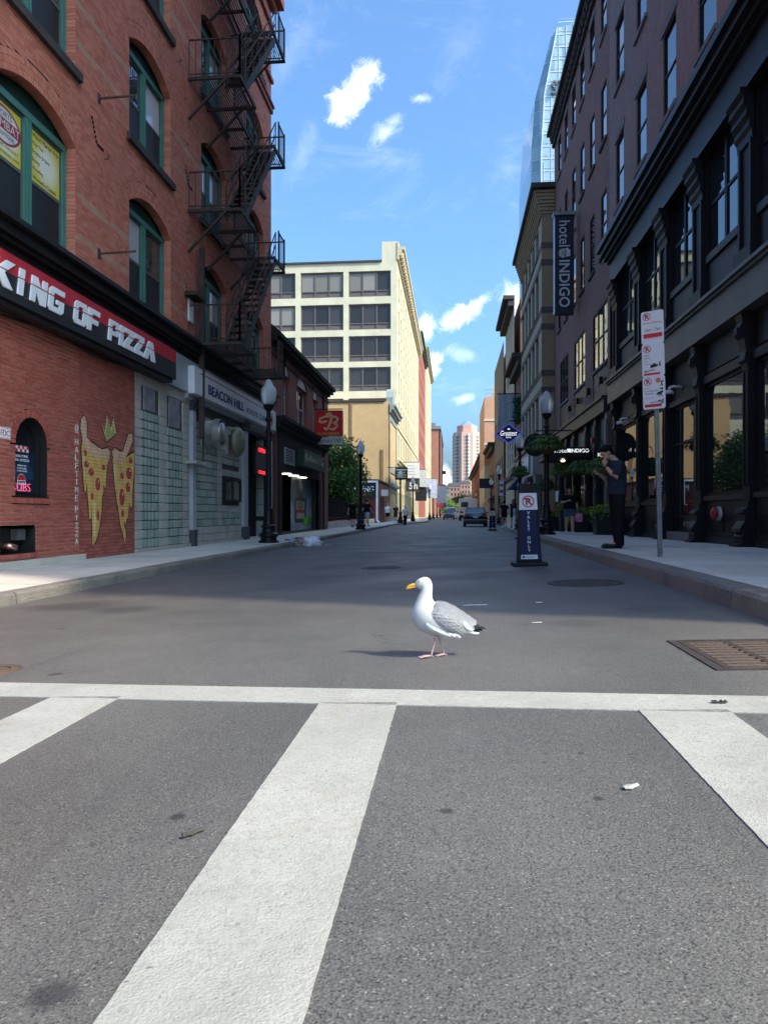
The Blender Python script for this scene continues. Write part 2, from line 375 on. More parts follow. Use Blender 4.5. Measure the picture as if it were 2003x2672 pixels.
xs = [-900, -300, -60, -15, -8, -4.75] + [-4.75 + 7 * k / 12 for k in range(1, 13)] + [3, 4, 8, 20, 60, 300, 900]
ys = [-400, -80, -20] + list(range(-6, 15, 1)) + [16 + 2.5 * k for k in range(13)] + [52, 60, 80, 120, 200, 400, 900, 2500]
mb = MB(); n = len(xs)
mb.add([(x, y, zr(x, y)) for y in ys for x in xs], [(j * n + i, j * n + i + 1, (j + 1) * n + i + 1, (j + 1) * n + i) for j in range(len(ys) - 1) for i in range(n - 1)])
road = tag(mb.build('road', asphalt, smooth=True), kind='structure', label='grey asphalt street running away between the buildings')

# ---- painted crossing
m, t, b = newmat('road_paint'); N = NT(t); P = N.coord('World')
c = N.mix(N.map(N.noise(P, 2.2, 7, .7), .35, .7), (.37, .355, .315, 1), (.275, .265, .235, 1))
c = N.mix(N.map(N.noise(P, 95, 3, .7), .54, .66, 0, .8), c, (.27, .26, .24, 1))
c = N.mix(N.map(N.noise(P, 26, 6, .8), .58, .68, 0, .8), c, (.17, .165, .155, 1))
c = N.mix(N.map(N.noise(P, 55, 4, .7), .5, .64, 0, .45), c, (.22, .215, .2, 1))
c = N.mix(N.map(N.noise(P, 3.2, 4, .6), .60, .76, 0, .6), c, (.27, .24, .19, 1))
wob = N.math('ADD', N.voro(P, 2.4, 'DISTANCE_TO_EDGE'), N.math('MULTIPLY', N.noise(P, 12, 5, .7), .008)); c = N.mix(N.math('MULTIPLY', N.map(wob, .0055, .0036, 0, .75), N.map(N.noise(P, 1.3, 2), .48, .54)), c, (.14, .14, .14, 1))
c = N.mix(N.map(N.noise(P, 42, 6, .75), .63, .67, 0, .85), c, (.10, .098, .092, 1))      # chipped through to the asphalt
c = N.mix(N.map(N.noise(P, 1.5, 6, .7), .55, .72, 0, .35), c, (.2, .195, .18, 1))        # tyre grime
N.l(c, b.inputs['Base Color']); b.inputs['Roughness'].default_value = .75
N.bump(N.math('ADD', N.noise(P, 140, 2), N.noise(P, 20, 4)), .7, .004, b)
paint = m
def strip(name, x0, x1, y0, y1, along, slope=0., lift=.004, jit=.0012, parent=road, mat=paint):
    """paint laid on the road with a slightly ragged edge"""
    mb = MB(); k = 150; rows = []
    for i in range(k + 1):
        u = i / k; j0, j1 = random.uniform(-jit, jit), random.uniform(-jit, jit)
        row = []
        for q in range(5):
            w = q / 4; e = j0 * (1 - w) + j1 * w if q in (0, 4) else 0
            if along == 'Y': x, y = x0 + (x1 - x0) * w + e, y0 + (y1 - y0) * u
            else: x = x0 + (x1 - x0) * u; y = y0 + (y1 - y0) * w + slope * x + e
            row.append((x, y, zr(x, y) + lift))
        rows.append(row)
    for i in range(k):
        for q in range(4): mb.quad(rows[i][q], rows[i][q + 1], rows[i + 1][q + 1], rows[i + 1][q])
    for side in (0, 4):
        for i in range(k):
            a, bq = rows[i][side], rows[i + 1][side]; mb.quad(a, bq, (bq[0], bq[1], bq[2] - lift - .002), (a[0], a[1], a[2] - lift - .002))
    return mb.build(name, mat, parent)
strip('crosswalk_line', -4.7, 2.2, 3.235, 3.52, 'X', slope=-.115)
for i, x in enumerate((-3.32, -1.955, -.60, .765, 1.95)):
    strip('crosswalk_stripe', x, min(x + .352, 2.22), -1.2, 3.24 - .115 * x, 'Y')

# ---- kerbs and pavements
m, t, b = newmat('granite_kerb'); N = NT(t); P = N.coord('World')
oi = N.n('ShaderNodeObjectInfo'); c = N.mix(oi.outputs['Random'], (.22, .205, .185, 1), (.31, .27, .22, 1))
c = N.mix(N.map(N.noise(P, 1.6, 7, .7), .45, .7, 0, .65), c, (.10, .085, .065, 1)); c = N.mix(N.map(N.noise(P, 70, 3, .7), .5, .7, 0, .55), c, (.4, .39, .37, 1))
N.l(c, b.inputs['Base Color']); b.inputs['Roughness'].default_value = .85; N.bump(N.math('ADD', N.noise(P, 14, 8, .75), N.noise(P, 60, 3)), 1.0, .045, b)
granite = m
m, t, b = newmat('pavement_concrete'); N = NT(t); P = N.coord('World')
oi = N.n('ShaderNodeObjectInfo'); c = N.mix(oi.outputs['Random'], (.52, .485, .42, 1), (.60, .56, .485, 1))
c = N.mix(N.map(N.noise(P, .9, 7, .65, .5), .42, .72, 0, .55), c, (.26, .25, .23, 1)); c = N.mix(N.map(N.noise(P, 55, 3, .7), .5, .72, 0, .35), c, (.16, .155, .15, 1))
c = N.mix(N.map(N.math('ADD', N.voro(P, 2.1), N.math('MULTIPLY', N.noise(P, 9, 3), .1)), .10, .085, 0, .6), c, (.07, .068, .065, 1))
N.l(c, b.inputs['Base Color']); b.inputs['Roughness'].default_value = .88; N.bump(N.noise(P, 120, 3), .4, .004, b)
concrete = m
base_dirt = M('joint_dirt', (.09, .085, .075), .95, var=.2)

def kerb_line(name, xf, zf, side, y0, y1, w, parent):
    y = y0
    while y < y1:
        L = random.uniform(1.5, 2.1) if y < 40 else 6.
        e = min(y + L, y1); k = 6 if y < 25 else 2; rings = []
        for i in range(k + 1):
            yy = y + .008 + (e - y - .016) * i / k; x = xf(yy); j = [random.uniform(-.011, .011) if y < 25 else 0 for _ in range(4)]
            zt = zf(yy); zb = zr(x, yy) - .05
            rings.append([(x + j[0], yy, zb), (x + j[1] + .012 * side, yy, zt - .03 + j[2] * .4), (x + .035 * side, yy, zt + j[3] * .25), (x + w * side, yy, zt), (x + w * side, yy, zb)])
        MB().loft(rings).build('kerb_stone', granite, parent); y = e
def slab_field(parent, ya, yb, cols, zf, step):
    y = ya
    while y < yb - .01:
        e = min(y + step, yb)
        for (xa, xb, tilt) in cols:
            m_ = MB(); g = .006
            p = [(xa(y) + g, y + g), (xb(y) - g, y + g), (xb(e) - g, e - g), (xa(e) + g, e - g)]
            dz = random.uniform(-.003, .003)
            m_.add([(x, yy, zf(yy) - .06) for x, yy in p] + [(x, yy, zf(yy) + dz) for x, yy in p], [(4, 5, 6, 7), (0, 1, 5, 4), (1, 2, 6, 5), (2, 3, 7, 6), (3, 0, 4, 7)])
            m_.build('paving_slab', concrete, parent)
        y = e
def pavement(name, label, xin, xout, zf, y0, y1):
    m_ = MB(); q = [y0 + (y1 - y0) * i / 120 for i in range(121)]
    for a, c_ in zip(q, q[1:]): m_.quad((xin(a), a, zf(a) - .012), (xout(a), a, zf(a) - .012), (xout(c_), c_, zf(c_) - .012), (xin(c_), c_, zf(c_) - .012))
    return tag(m_.build(name, base_dirt), label, kind='structure')
swr = pavement('sidewalk_right', 'concrete pavement in front of the black shopfront', lambda y: kr(y) + .2, lambda y: 6.2, zw, -3, 300)
kerb_line('kerb', kr, zw, 1, -3, 150, .28, swr)
slab_field(swr, -3, 60, [(lambda y: kr(y) + .285, lambda y: (kr(y) + 5.6) / 2 + .1, 0), (lambda y: (kr(y) + 5.6) / 2 + .1, lambda y: 5.9, 0)], zw, 2.1)
slab_field(swr, 60, 300, [(lambda y: kr(y) + .285, lambda y: 6.1, 0)], zw, 30)
zl = lambda y: ZL
swl = pavement('sidewalk_left', 'concrete pavement in front of the red brick building', lambda y: -8.2, lambda y: kl(y) - .15, zl, -3, 300)
kerb_line('kerb', kl, zl, -1, -3, 150, .2, swl)
slab_field(swl, -3, 66, [(lambda y: -7.6, lambda y: kl(y) - .205, 0)], zl, 2.9)
slab_field(swl, 66, 300, [(lambda y: -8.1, lambda y: kl(y) - .205, 0)], zl, 14)

# ---- iron covers in the road
iron = M('cast_iron', (.075, .06, .055), .6, .5, var=.3, vs=9, bump=.4, bs=90, stain=.3)
rust = M('rusty_iron', (.105, .068, .048), .8, .2, var=.35, vs=14, bump=.5, bs=80)
black_hole = M('drain_dark', (.006, .006, .007), .9, var=0)
def on_road(o, x, y): o.location = (x, y, zr(x, y)); o.rotation_euler = (0, -math.atan(.0314 * sY(y)), 0); return o
def manhole(label, x, y, r, mat=iron):
    t = on_road(thing('manhole_cover', label, 'manhole cover'), x, y)
    MB().lathe([(r, 0), (r, .010), (r - .06, .010), (r - .06, .002)], 40, cap=False).build('rim', mat, t, True)
    MB().lathe([(r - .068, -.01), (r - .068, .007), (.0, .007)], 40, cap=False).build('lid', mat, t, True)
    rb = MB(); q = r - .1
    k = int(2 * q / .05)
    for i in range(k + 1):
        a = -q + 2 * q * i / k; L = math.sqrt(max(q * q - a * a, 0))
        if L > .03:
            rb.box(a - .009, a + .009, -L, L, .007, .0125); rb.box(-L, L, a - .009, a + .009, .0068, .012)
    rb.build('tread_pattern', mat, t, True); return t
manhole('large round iron manhole cover in the road near the right kerb', 1.5, 8.62, .42)
manhole('round manhole cover far out in the middle of the road beyond the gull', -1.15, 11.9, .32)
manhole('small rusty valve cover cut by the left edge of the photo', -2.68, 4.12, .15, rust)
g = on_road(thing('storm_drain', 'rusty rectangular storm drain grate beside the right kerb', 'drain grate'), 1.33, 3.9)
MB().box(0, .88, 0, .88, -.05, -.03).build('pit', black_hole, g, True)
fr = MB()
for (a, b_, c_, d) in ((0, .88, 0, .035), (0, .88, .845, .88), (0, .05, .035, .845), (.83, .88, .035, .845)): fr.box(a, b_, c_, d, -.03, .007)
fr.build('frame', iron, g, True)
gr_ = MB()
for x in (.075, .33, .585, .80): gr_.box(x - .018, x + .018, .04, .84, -.02, .0065)
gr_.build('cross_bar', iron, g, True)
bar = MB().box(-.11, .11, -.02, .02, -.018, .006).mesh('bar', rust)
for i in range(10):
    for x in (.203, .458, .693): o = bpy.data.objects.new('bar', bar); link(o, g); o.location = (x, .085 + i * .079, .001); o.scale = (1 if x < .6 else .78, .62, 1)
rp = M('red_spray_paint', (.45, .06, .06), .8, var=.5, vs=40)


# ---- litter
white_paper = M('paper_scrap', (.5, .5, .49), .8, var=.15, vs=20)
def scrap(label, x, y, L, W, rz, mat=white_paper, name='paper_scrap', cat='litter', curl=.012):
    mb = MB(); k = 8; rng = random.Random(int(x * 997 + y * 131))
    top = []
    for i in range(k + 1):
        u = i / k; ww = W * (.35 + .65 * math.sin(math.pi * (.1 + .8 * u))) * rng.uniform(.7, 1.1)
        xx = (u - .5) * L; z = .004 + curl * rng.random()
        top.append([(xx, -ww / 2, z * .4), (xx, 0, z), (xx, ww / 2, z * .5)])
    for i in range(k):
        for q in range(2): mb.quad(top[i][q], top[i][q + 1], top[i + 1][q + 1], top[i + 1][q])
    o = mb.build(name, mat); on_road(o, x, y); o.location.z += .003; o.rotation_euler[2] = rz; sol = o.modifiers.new('thick', 'SOLIDIFY'); sol.thickness = .002
    return tag(o, label, cat)
grey_paper = M('grey_scrap', (.34, .33, .31), .85, var=.3, vs=30)
scrap('thin white straw wrapper lying on the road behind the gull', .2, 6.75, .22, .007, .05, curl=.004)
scrap('small white paper scrap right of the straw wrapper', .78, 6.85, .06, .02, .2, curl=.006)
scrap('crumpled foil strip on the road right of the gull tail', .62, 5.6, .075, .018, .1, grey_paper, curl=.008)
scrap('flattened pale wrapper on the asphalt right of the middle stripe', .53, 2.28, .055, .03, .6, grey_paper, curl=.003)
scrap('white crumb of paper low in the right corner of the road', .72, 1.33, .016, .014, .3, curl=.003)
dark_leaf = M('dead_leaf', (.045, .04, .035), .8, var=.3, vs=30)
scrap('dark dry twig lying on the edge of the middle crosswalk stripe', -.69, 1.93, .07, .016, .9, dark_leaf, 'twig', 'twig')
scrap('dark dead leaf on the crosswalk line at right', 1.12, 3.25, .065, .03, 0, dark_leaf, 'dead_leaf', 'leaf')
scrap('dead leaf lying on the pavement by the right kerb', 2.9, 6.7, .09, .04, .4, dark_leaf, 'dead_leaf', 'leaf').location.z = zw(6.7) + .004
bag_w = M('plastic_bag', (.62, .66, .72), .35, var=.2, vs=6, bump=.6, bs=14)
bag_b = M('soiled_bag', (.23, .2, .17), .6, var=.3, vs=5, bump=.5, bs=18)
def lump(name, label, cat, x, y, z, sx, sy, sz, mat, seed, rz=0):
    mb = MB(); n_, k = 26, 14; rings = []
    for i in range(k + 1):
        th = math.pi * (.02 + .96 * i / k); ring = []
        for q in range(n_):
            ph = 2 * math.pi * q / n_; d = Vector((math.sin(th) * math.cos(ph), math.sin(th) * math.sin(ph), math.cos(th)))
            r = 1 + .55 * mnoise.noise(d * 2.2 + Vector((seed, 0, 0))) + .22 * mnoise.noise(d * 7 + Vector((0, seed, 0)))
            ring.append((d.x * r * sx, d.y * r * sy, max(d.z * r * sz, -.3 * sz)))
        rings.append(ring)
    mb.loft(rings); o = mb.build(name, mat, smooth=True); o.location = (x, y, z + .3 * sz); o.rotation_euler[2] = rz
    return tag(o, label, cat)
lump('trash_bag', 'torn white plastic bag slumped in the left gutter', 'trash bag', -4.28, 22.1, 0, .34, .26, .21, bag_w, 3.1)
lump('trash_bag', 'brown stained end of the rubbish pile against the left kerb', 'trash bag', -4.6, 22.0, 0, .17, .18, .16, bag_b, 5.7)
lump('crushed_cup', 'crumpled blue plastic cup against the left kerb', 'litter', -4.82, 21.9, .1, .07, .08, .1, M('blue_plastic', (.18, .4, .55), .4), 1.2)
lump('cardboard_scrap', 'flattened tan cardboard in the gutter right of the white bag', 'litter', -3.85, 22.4, 0, .16, .1, .03, M('card', (.42, .33, .25), .9), 8.2)
lump('rag', 'dark rag in the road at the end of the rubbish', 'litter', -3.55, 22.3, 0, .12, .07, .03, dark_leaf, 9.2)
lump('dark_rag', 'dark clump of rubbish on the left pavement by the lamp post', 'litter', -5.15, 24.6, ZL, .16, .1, .04, dark_leaf, 4.4)
lump('leaf_clump', 'small brown leaf clump on the left pavement', 'litter', -5.25, 23.2, ZL, .09, .06, .035, M('brown_leaf', (.13, .09, .06), .9), 6.4)
# ================================================================== red brick building on the left
LX = -6.88
FL = Fac('X', LX, 1)
ZMAX, YA, YB = 20.6, 5.0, 27.66
bA = thing('brick_building', 'tall red brick building with green windows and a fire escape on the left', 'building', (LX, YA, 0))
br_up = brickpieces('red_brick', (.47, .14, .085), (.56, .185, .118), (.62, .23, .155), dirt=.2)
br_new = brickpieces('glazed_red_brick', (.33, .075, .05), (.39, .095, .065), (.44, .12, .085), rough=.7, dirt=.15)
br_old = brickpieces('painted_red_brick', (.30, .08, .055), (.37, .1, .07), (.44, .13, .09), dirt=.25)
br_tan = brickpieces('tan_brick', (.48, .25, .165), (.52, .28, .19), (.56, .32, .22), dirt=.25)
mor_up = M('dark_mortar', (.20, .075, .055), .95, var=.2, coord='World')
mor_new = M('pale_mortar', (.66, .50, .41), .95, var=.2, coord='World')
mor_old = M('painted_mortar', (.13, .04, .032), .9, var=.2, coord='World')
green = M('green_paint', (.065, .195, .155), .45, var=.12, vs=4, bump=.15, bs=30)
green_d = M('dark_green_paint', (.012, .04, .034), .5, var=.15)
pane_up = glassy('old_window_glass', (.05, .055, .06), .03, .5)
pane_blind_sky = glassy('blind_and_sky_glass', (.42, .44, .45), .12, .3, var=.35)  # pale colour paints in sky reflections as well as blinds
screen = M('insect_screen', (.022, .024, .028), .5, var=.2, coord='World')
stone_d = M('dark_stone', (.06, .05, .045), .8, var=.25, vs=4, bump=.3)

COLS = [(5.95, 8.3), (10.55, 13.0), (15.25, 17.6), (19.8, 22.1), (24.3, 26.5)]
FLOORS = [(5.56, 7.68, .36), (9.1, 11.15, .36), (12.65, 14.7, .36), (16.75, 18.5, .36)]
RING = .34
ARCH = []
for (y0, y1) in COLS:
    for (z0, zs, rise) in FLOORS:
        w = (y1 - y0) / 2; R = (w * w + rise * rise) / (2 * rise); ARCH.append(dict(y0=y0, y1=y1, yc=(y0 + y1) / 2, w=w, z0=z0, zs=zs, rise=rise, R=R, zc=zs + rise - R, t0=math.asin(w / R)))
SHOP = (15.54, YB + 1, -1, 4.12)
POSTER = dict(y0=11.12, y1=12.04, z0=1.25, zs=2.1)
RECESS = (10.72, 11.68, .35, .77)
def row_gaps(z):
    """openings cut by the course whose middle is at z"""
    g = []
    for a in ARCH:
        zo = a['zc'] + (a['R'] + RING) * math.cos(a['t0'])
        if a['z0'] < z < a['zs']: g.append((a['y0'], a['y1']))
        elif a['zs'] <= z < zo: k = (z - a['zs']) * math.tan(a['t0']); g.append((a['y0'] - k, a['y1'] + k))
        elif zo <= z < a['zc'] + a['R'] + RING: h = math.sqrt((a['R'] + RING) ** 2 - (z - a['zc']) ** 2); g.append((a['yc'] - h, a['yc'] + h))
    if z < SHOP[3]: g.append(SHOP[:2])
    p = POSTER; pr = .46 + .13; pc = (p['y0'] + p['y1']) / 2
    if p['z0'] - .1 < z < p['zs']: g.append((p['y0'] - (.09 if z < p['z0'] else 0), p['y1'] + (.09 if z < p['z0'] else 0)))
    elif p['zs'] <= z < p['zs'] + pr: h = math.sqrt(pr ** 2 - (z - p['zs']) ** 2); g.append((pc - h, pc + h))
    if RECESS[2] < z < RECESS[3]: g.append(RECESS[:2])
    return sorted(g)
def solid(z, a, b):
    out = []; y = a
    for (p, q) in row_gaps(z):
        if p > y: out.append((y, min(p, b)))
        y = max(y, q)
        if y >= b: break
    if y < b: out.append((y, b))
    return [(p, q) for p, q in out if q - p > .012]
back = {k: MB() for k in 'uno'}
wallp = MB()
BR = {k: MB() for k in ('u', 'n', 'o', 't')}
single = []
CH = .0672
BANDS = (6.02, 6.78, 9.62, 10.36, 13.2, 13.95, 17.3)
nrow = int((ZMAX - .13) / CH)
def brick_box(mb, y0, y1, z0, z1, d):
    j = random.uniform(-.0025, .0025); x = LX + d + j
    mb.add([(LX - .02, y0, z0), (LX - .02, y1, z0), (LX - .02, y1, z1), (LX - .02, y0, z1), (x, y0, z0), (x, y1, z0), (x, y1, z1), (x, y0, z1)],
           [(4, 5, 6, 7), (0, 1, 5, 4), (1, 2, 6, 5), (2, 3, 7, 6), (3, 0, 4, 7)])
for r in range(nrow):
    z0 = .13 + r * CH; z1 = z0 + CH; zm = (z0 + z1) / 2
    zones = (('n', YA, 13.14), ('o', 13.14, 15.54)) if zm < 4.55 else (('u', YA, YB),)
    for (zk, a, b_) in zones:
        for (p, q) in solid(zm, a, b_):
            back[zk].quad((LX - .004, p, z0), (LX - .004, q, z0), (LX - .004, q, z1), (LX - .004, p, z1))
            L = .215; ph = (r % 2) * L / 2
            if zk == 'u' and r % 6 == 5: L = .108; ph = .03
            jt = {'n': .0058, 'o': .0042, 'u': .0034}[zk]
            k = math.floor((p - ph) / L)
            while k * L + ph < q:
                y0 = max(k * L + ph, p); y1 = min((k + 1) * L + ph, q); k += 1
                if y1 - y0 < .02: continue
                band = zk == 'u' and any(bz < zm < bz + .145 for bz in BANDS)
                key = 't' if band and random.random() < .93 else zk
                if zk == 'n' and y0 > 10.6 and y1 < 12.9 and .15 < zm < 4.15:
                    single.append((y0 + jt, y1 - jt, z0 + jt, z1 - jt)); continue
                brick_box(BR[key], y0 + jt, y1 - jt, z0 + jt, z1 - jt, .006 if zk == 'n' else .003)
# plain body, return wall and roof behind the courses
wall = MB().box(LX - .5, LX - .42, YA, YB, .0, ZMAX).box(LX - 14, LX - .02, YB - .3, YB, .0, ZMAX).box(LX - 14, LX - .02, YA, YA + .3, 0, ZMAX).box(LX - 14, LX, YA, YB, ZMAX - .3, ZMAX).build('wall', M('room_dark', (.012, .012, .014), .9, var=0), bA)
for k, mm in (('u', mor_up), ('n', mor_new), ('o', mor_old)): tag(back[k].build('mortar_bed', mm, wall), kind='stuff')
cam_p = Vector((0, 0, .99))
single.sort(key=lambda q: (Vector((LX, (q[0] + q[1]) / 2, (q[2] + q[3]) / 2)) - cam_p).length)
unit = MB().box(-.5, .5, -.5, .5, -.5, .5).mesh('brick', br_new)
for i, (y0, y1, z0, z1) in enumerate(single):
    if i < 300: inst('brick', unit, (LX - .007 + random.uniform(-.002, .002), (y0 + y1) / 2, (z0 + z1) / 2), wall, (.026, y1 - y0, z1 - z0))
    else: brick_box(BR['n'], y0, y1, z0, z1, .006)
for k, mm in (('u', br_up), ('n', br_new), ('o', br_old), ('t', br_tan)): tag(BR[k].build('bricks', mm, wall), kind='stuff')
# arches: rings of standing bricks, reveals
vo, rev = MB(), MB()
def arch_pts(yc, zc, R, t): return (yc + R * math.sin(t), zc + R * math.cos(t))
for a in ARCH:
    for ring in range(3):
        r0 = a['R'] + .012 + ring * .108; r1 = r0 + .1; n_ = int(2 * a['t0'] * r0 / .067)
        for k in range(n_):
            t0 = -a['t0'] + 2 * a['t0'] * (k + .05) / n_; t1 = -a['t0'] + 2 * a['t0'] * (k + .95) / n_
            pts = [arch_pts(a['yc'], a['zc'], rr, tt) for rr, tt in ((r0, t0), (r0, t1), (r1, t1), (r1, t0))]
            x = LX + .006 + random.uniform(-.002, .003)
            vo.add([(LX - .02, y, z) for y, z in pts] + [(x, y, z) for y, z in pts], [(4, 5, 6, 7), (0, 1, 5, 4), (1, 2, 6, 5), (2, 3, 7, 6), (3, 0, 4, 7)])
    n_ = 14
    for k in range(n_):
        t0, t1 = [-a['t0'] + 2 * a['t0'] * q / n_ for q in (k, k + 1)]
        p0, p1 = arch_pts(a['yc'], a['zc'], a['R'] + .004, t0), arch_pts(a['yc'], a['zc'], a['R'] + .004, t1)
        q0, q1 = arch_pts(a['yc'], a['zc'], a['R'] + RING, t0), arch_pts(a['yc'], a['zc'], a['R'] + RING, t1)
        rev.quad((LX + .004, *p0), (LX + .004, *p1), (LX - .4, *p1), (LX - .4, *p0))
        rev.quad((LX - .006, *p0), (LX - .006, *p1), (LX - .006, *q1), (LX - .006, *q0))
    nj = int((a['zs'] - a['z0']) / CH)
    for s_, y in ((1, a['y0']), (-1, a['y1'])):       # jambs in courses
        for k in range(nj):
            z = a['z0'] + k * CH; rev.box(LX - .34, LX + .002, min(y, y + .012 * s_), max(y, y + .012 * s_), z + .004, z + CH - .003)
        rev.quad((LX, y, a['z0']), (LX, y, a['zs']), (LX - .4, y, a['zs']), (LX - .4, y, a['z0']))
tag(vo.build('arch_bricks', br_up, wall), kind='stuff'); tag(rev.build('reveal_bricks', br_up, wall), kind='stuff')
# windows
def arch_window(a, lights):
    F = FL; ins = .2; y0, y1, z0, zs = a['y0'] + .012, a['y1'] - .012, a['z0'], a['zs']; yc = a['yc']
    f = MB(); fw = .11
    for (p, q) in ((y0, y0 + fw), (y1 - fw, y1), (yc - .1, yc + .1)): F.box(f, p, q, z0 + .05, zs - .1, -ins - .06, -ins + .03)
    F.box(f, y0, y1, zs - .1, zs + .02, -ins - .06, -ins + .04); F.box(f, y0, y1, z0, z0 + .05, -ins - .06, -ins + .06)
    for (p, q) in ((y0 + .035, y0 + .05), (y1 - .05, y1 - .035), (yc - .05, yc - .035), (yc + .035, yc + .05)): F.box(f, p, q, z0 + .05, zs - .1, -ins + .03, -ins + .045)
    o = f.build('window', green, bA)
    h = MB(); n_ = 16; top = []
    for k in range(n_ + 1):
        tt = -a['t0'] + 2 * a['t0'] * k / n_; y, z = arch_pts(yc, a['zc'], a['R'] - .002, tt); top.append((y, z))
    for k in range(n_): h.add([FL.P(top[k][0], zs + .02, -ins), FL.P(top[k + 1][0], zs + .02, -ins), FL.P(*top[k + 1], -ins), FL.P(*top[k], -ins)], [(0, 1, 2, 3)])
    for k in range(n_): h.quad(FL.P(*top[k], -ins), FL.P(*top[k + 1], -ins), FL.P(top[k + 1][0], top[k + 1][1] - .05, -ins + .05), FL.P(top[k][0], top[k][1] - .05, -ins + .05))
    h.build('arch_head', green_d, o)
    zm = z0 + (zs - z0) * .5
    for (p, q) in ((y0 + fw, yc - .1), (yc + .1, y1 - fw)):
        sr = MB()
        for (u, w_) in ((z0 + .05, z0 + .11), (zm - .03, zm + .03), (zs - .16, zs - .1)): F.box(sr, p, q, u, w_, -ins - .05, -ins - .012)
        for (u, w_) in ((p, p + .045), (q - .045, q)): F.box(sr, u, w_, z0 + .05, zs - .1, -ins - .048, -ins - .014)
        sr.build('sash', M('sash_grey', (.10, .11, .11), .5), o)
        m1 = MB(); F.box(m1, p + .03, q - .03, zm, zs - .12, -ins - .045, -ins - .03); m1.build('pane', random.choice(lights), o)
        m2 = MB(); F.box(m2, p + .03, q - .03, z0 + .08, zm, -ins - .04, -ins - .025); m2.build('pane', screen if random.random() < .8 else pane_up, o)
    s_ = MB(); F.box(s_, a['y0'] - .12, a['y1'] + .12, z0 - .16, z0 - .001, -.3, .09); s_.build('sill', stone_d, o)
    return o
for a in ARCH:
    o = arch_window(a, (pane_up, pane_blind_sky, pane_blind_sky))
    if a['y0'] == 10.55 and a['z0'] < 6: poster_win = o
# shop-front cornice, string courses, roof cornice
blackp = M('black_paint', (.014, .0145, .016), .5, var=.25, vs=3, bump=.2, bs=20)
cor = MB()
for (z0, z1, d) in ((4.98, 5.12, .10), (5.12, 5.2, .2), (5.2, 5.38, .27), (5.38, 5.46, .38)): FL.box(cor, YA, YB, z0, z1, .0, d)
cor.build('cornice', blackp, bA)
bands = MB()
for (z0, z1, d) in ((16.2, 16.42, .07), (16.42, 16.5, .12), (19.4, 19.6, .1), (20.1, 20.35, .2), (20.35, 20.7, .42)): FL.box(bands, YA, YB + d, z0, z1, .0, d)
FL.box(bands, 26.75, YB + .09, 17.35, 17.5, 0, .09)
bands.build('string_course', M('red_stone', (.3, .1, .075), .8, var=.2), bA)
corner = MB(); corner.box(LX - .5, LX + .003, YB - .002, YB + .012, .1, ZMAX); corner.build('corner', brickwork('red_brick_end', (.5, .17, .11), (.56, .2, .14), (.2, .075, .055), 'Y'), bA)
# projecting flag brackets and wall ties
for (y, z) in ((13.9, 9.1), (13.9, 5.72 + .35)):
    o = thing('wall_bracket', 'rusty iron bracket bar standing out of the brick wall ' + ('above the pizza sign cornice' if z < 7 else 'between the upper windows'), 'bracket', (LX, y, z))
    MB().tube([(0, 0, 0), (.75, 0, .02)], .022, 8).build('bar', rust, o, True); MB().box(0, .015, -.05, .05, -.1, .1).build('plate', iron, o, True)
tie = MB()
for _ in range(46):
    y, z = random.uniform(9.5, 26), random.uniform(5.8, 16)
    if any(a['y0'] - .3 < y < a['y1'] + .3 and a['z0'] - .3 < z < a['zs'] + .8 for a in ARCH): continue
    if random.random() < .4: tie.bar((LX, y, z), (LX + .09, y, z), .015); tie.bar((LX + .09, y, z), (LX + .09, y, z + .07), .015)
    else: tie.box(LX, LX + .018, y - .02, y + .02, z - .03, z + .03)
tag(tie.build('wall_ties', iron, bA), kind='stuff')
for (y, z) in ((13.75, 8.55), (18.75, 9.95), (18.75, 6.9)):
    st = MB()
    for k in range(6): st.box(LX, LX + .02, y - .16 + k * .035, y - .125 + k * .035, z - k * .075, z - k * .075 + .05)
    for k in range(4): st.box(LX, LX + .02, y + .07 + k * .07, y + .11 + k * .07, z - .41, z - .36)
    tag(st.build('vent_holes', black_hole, bA), kind='stuff')

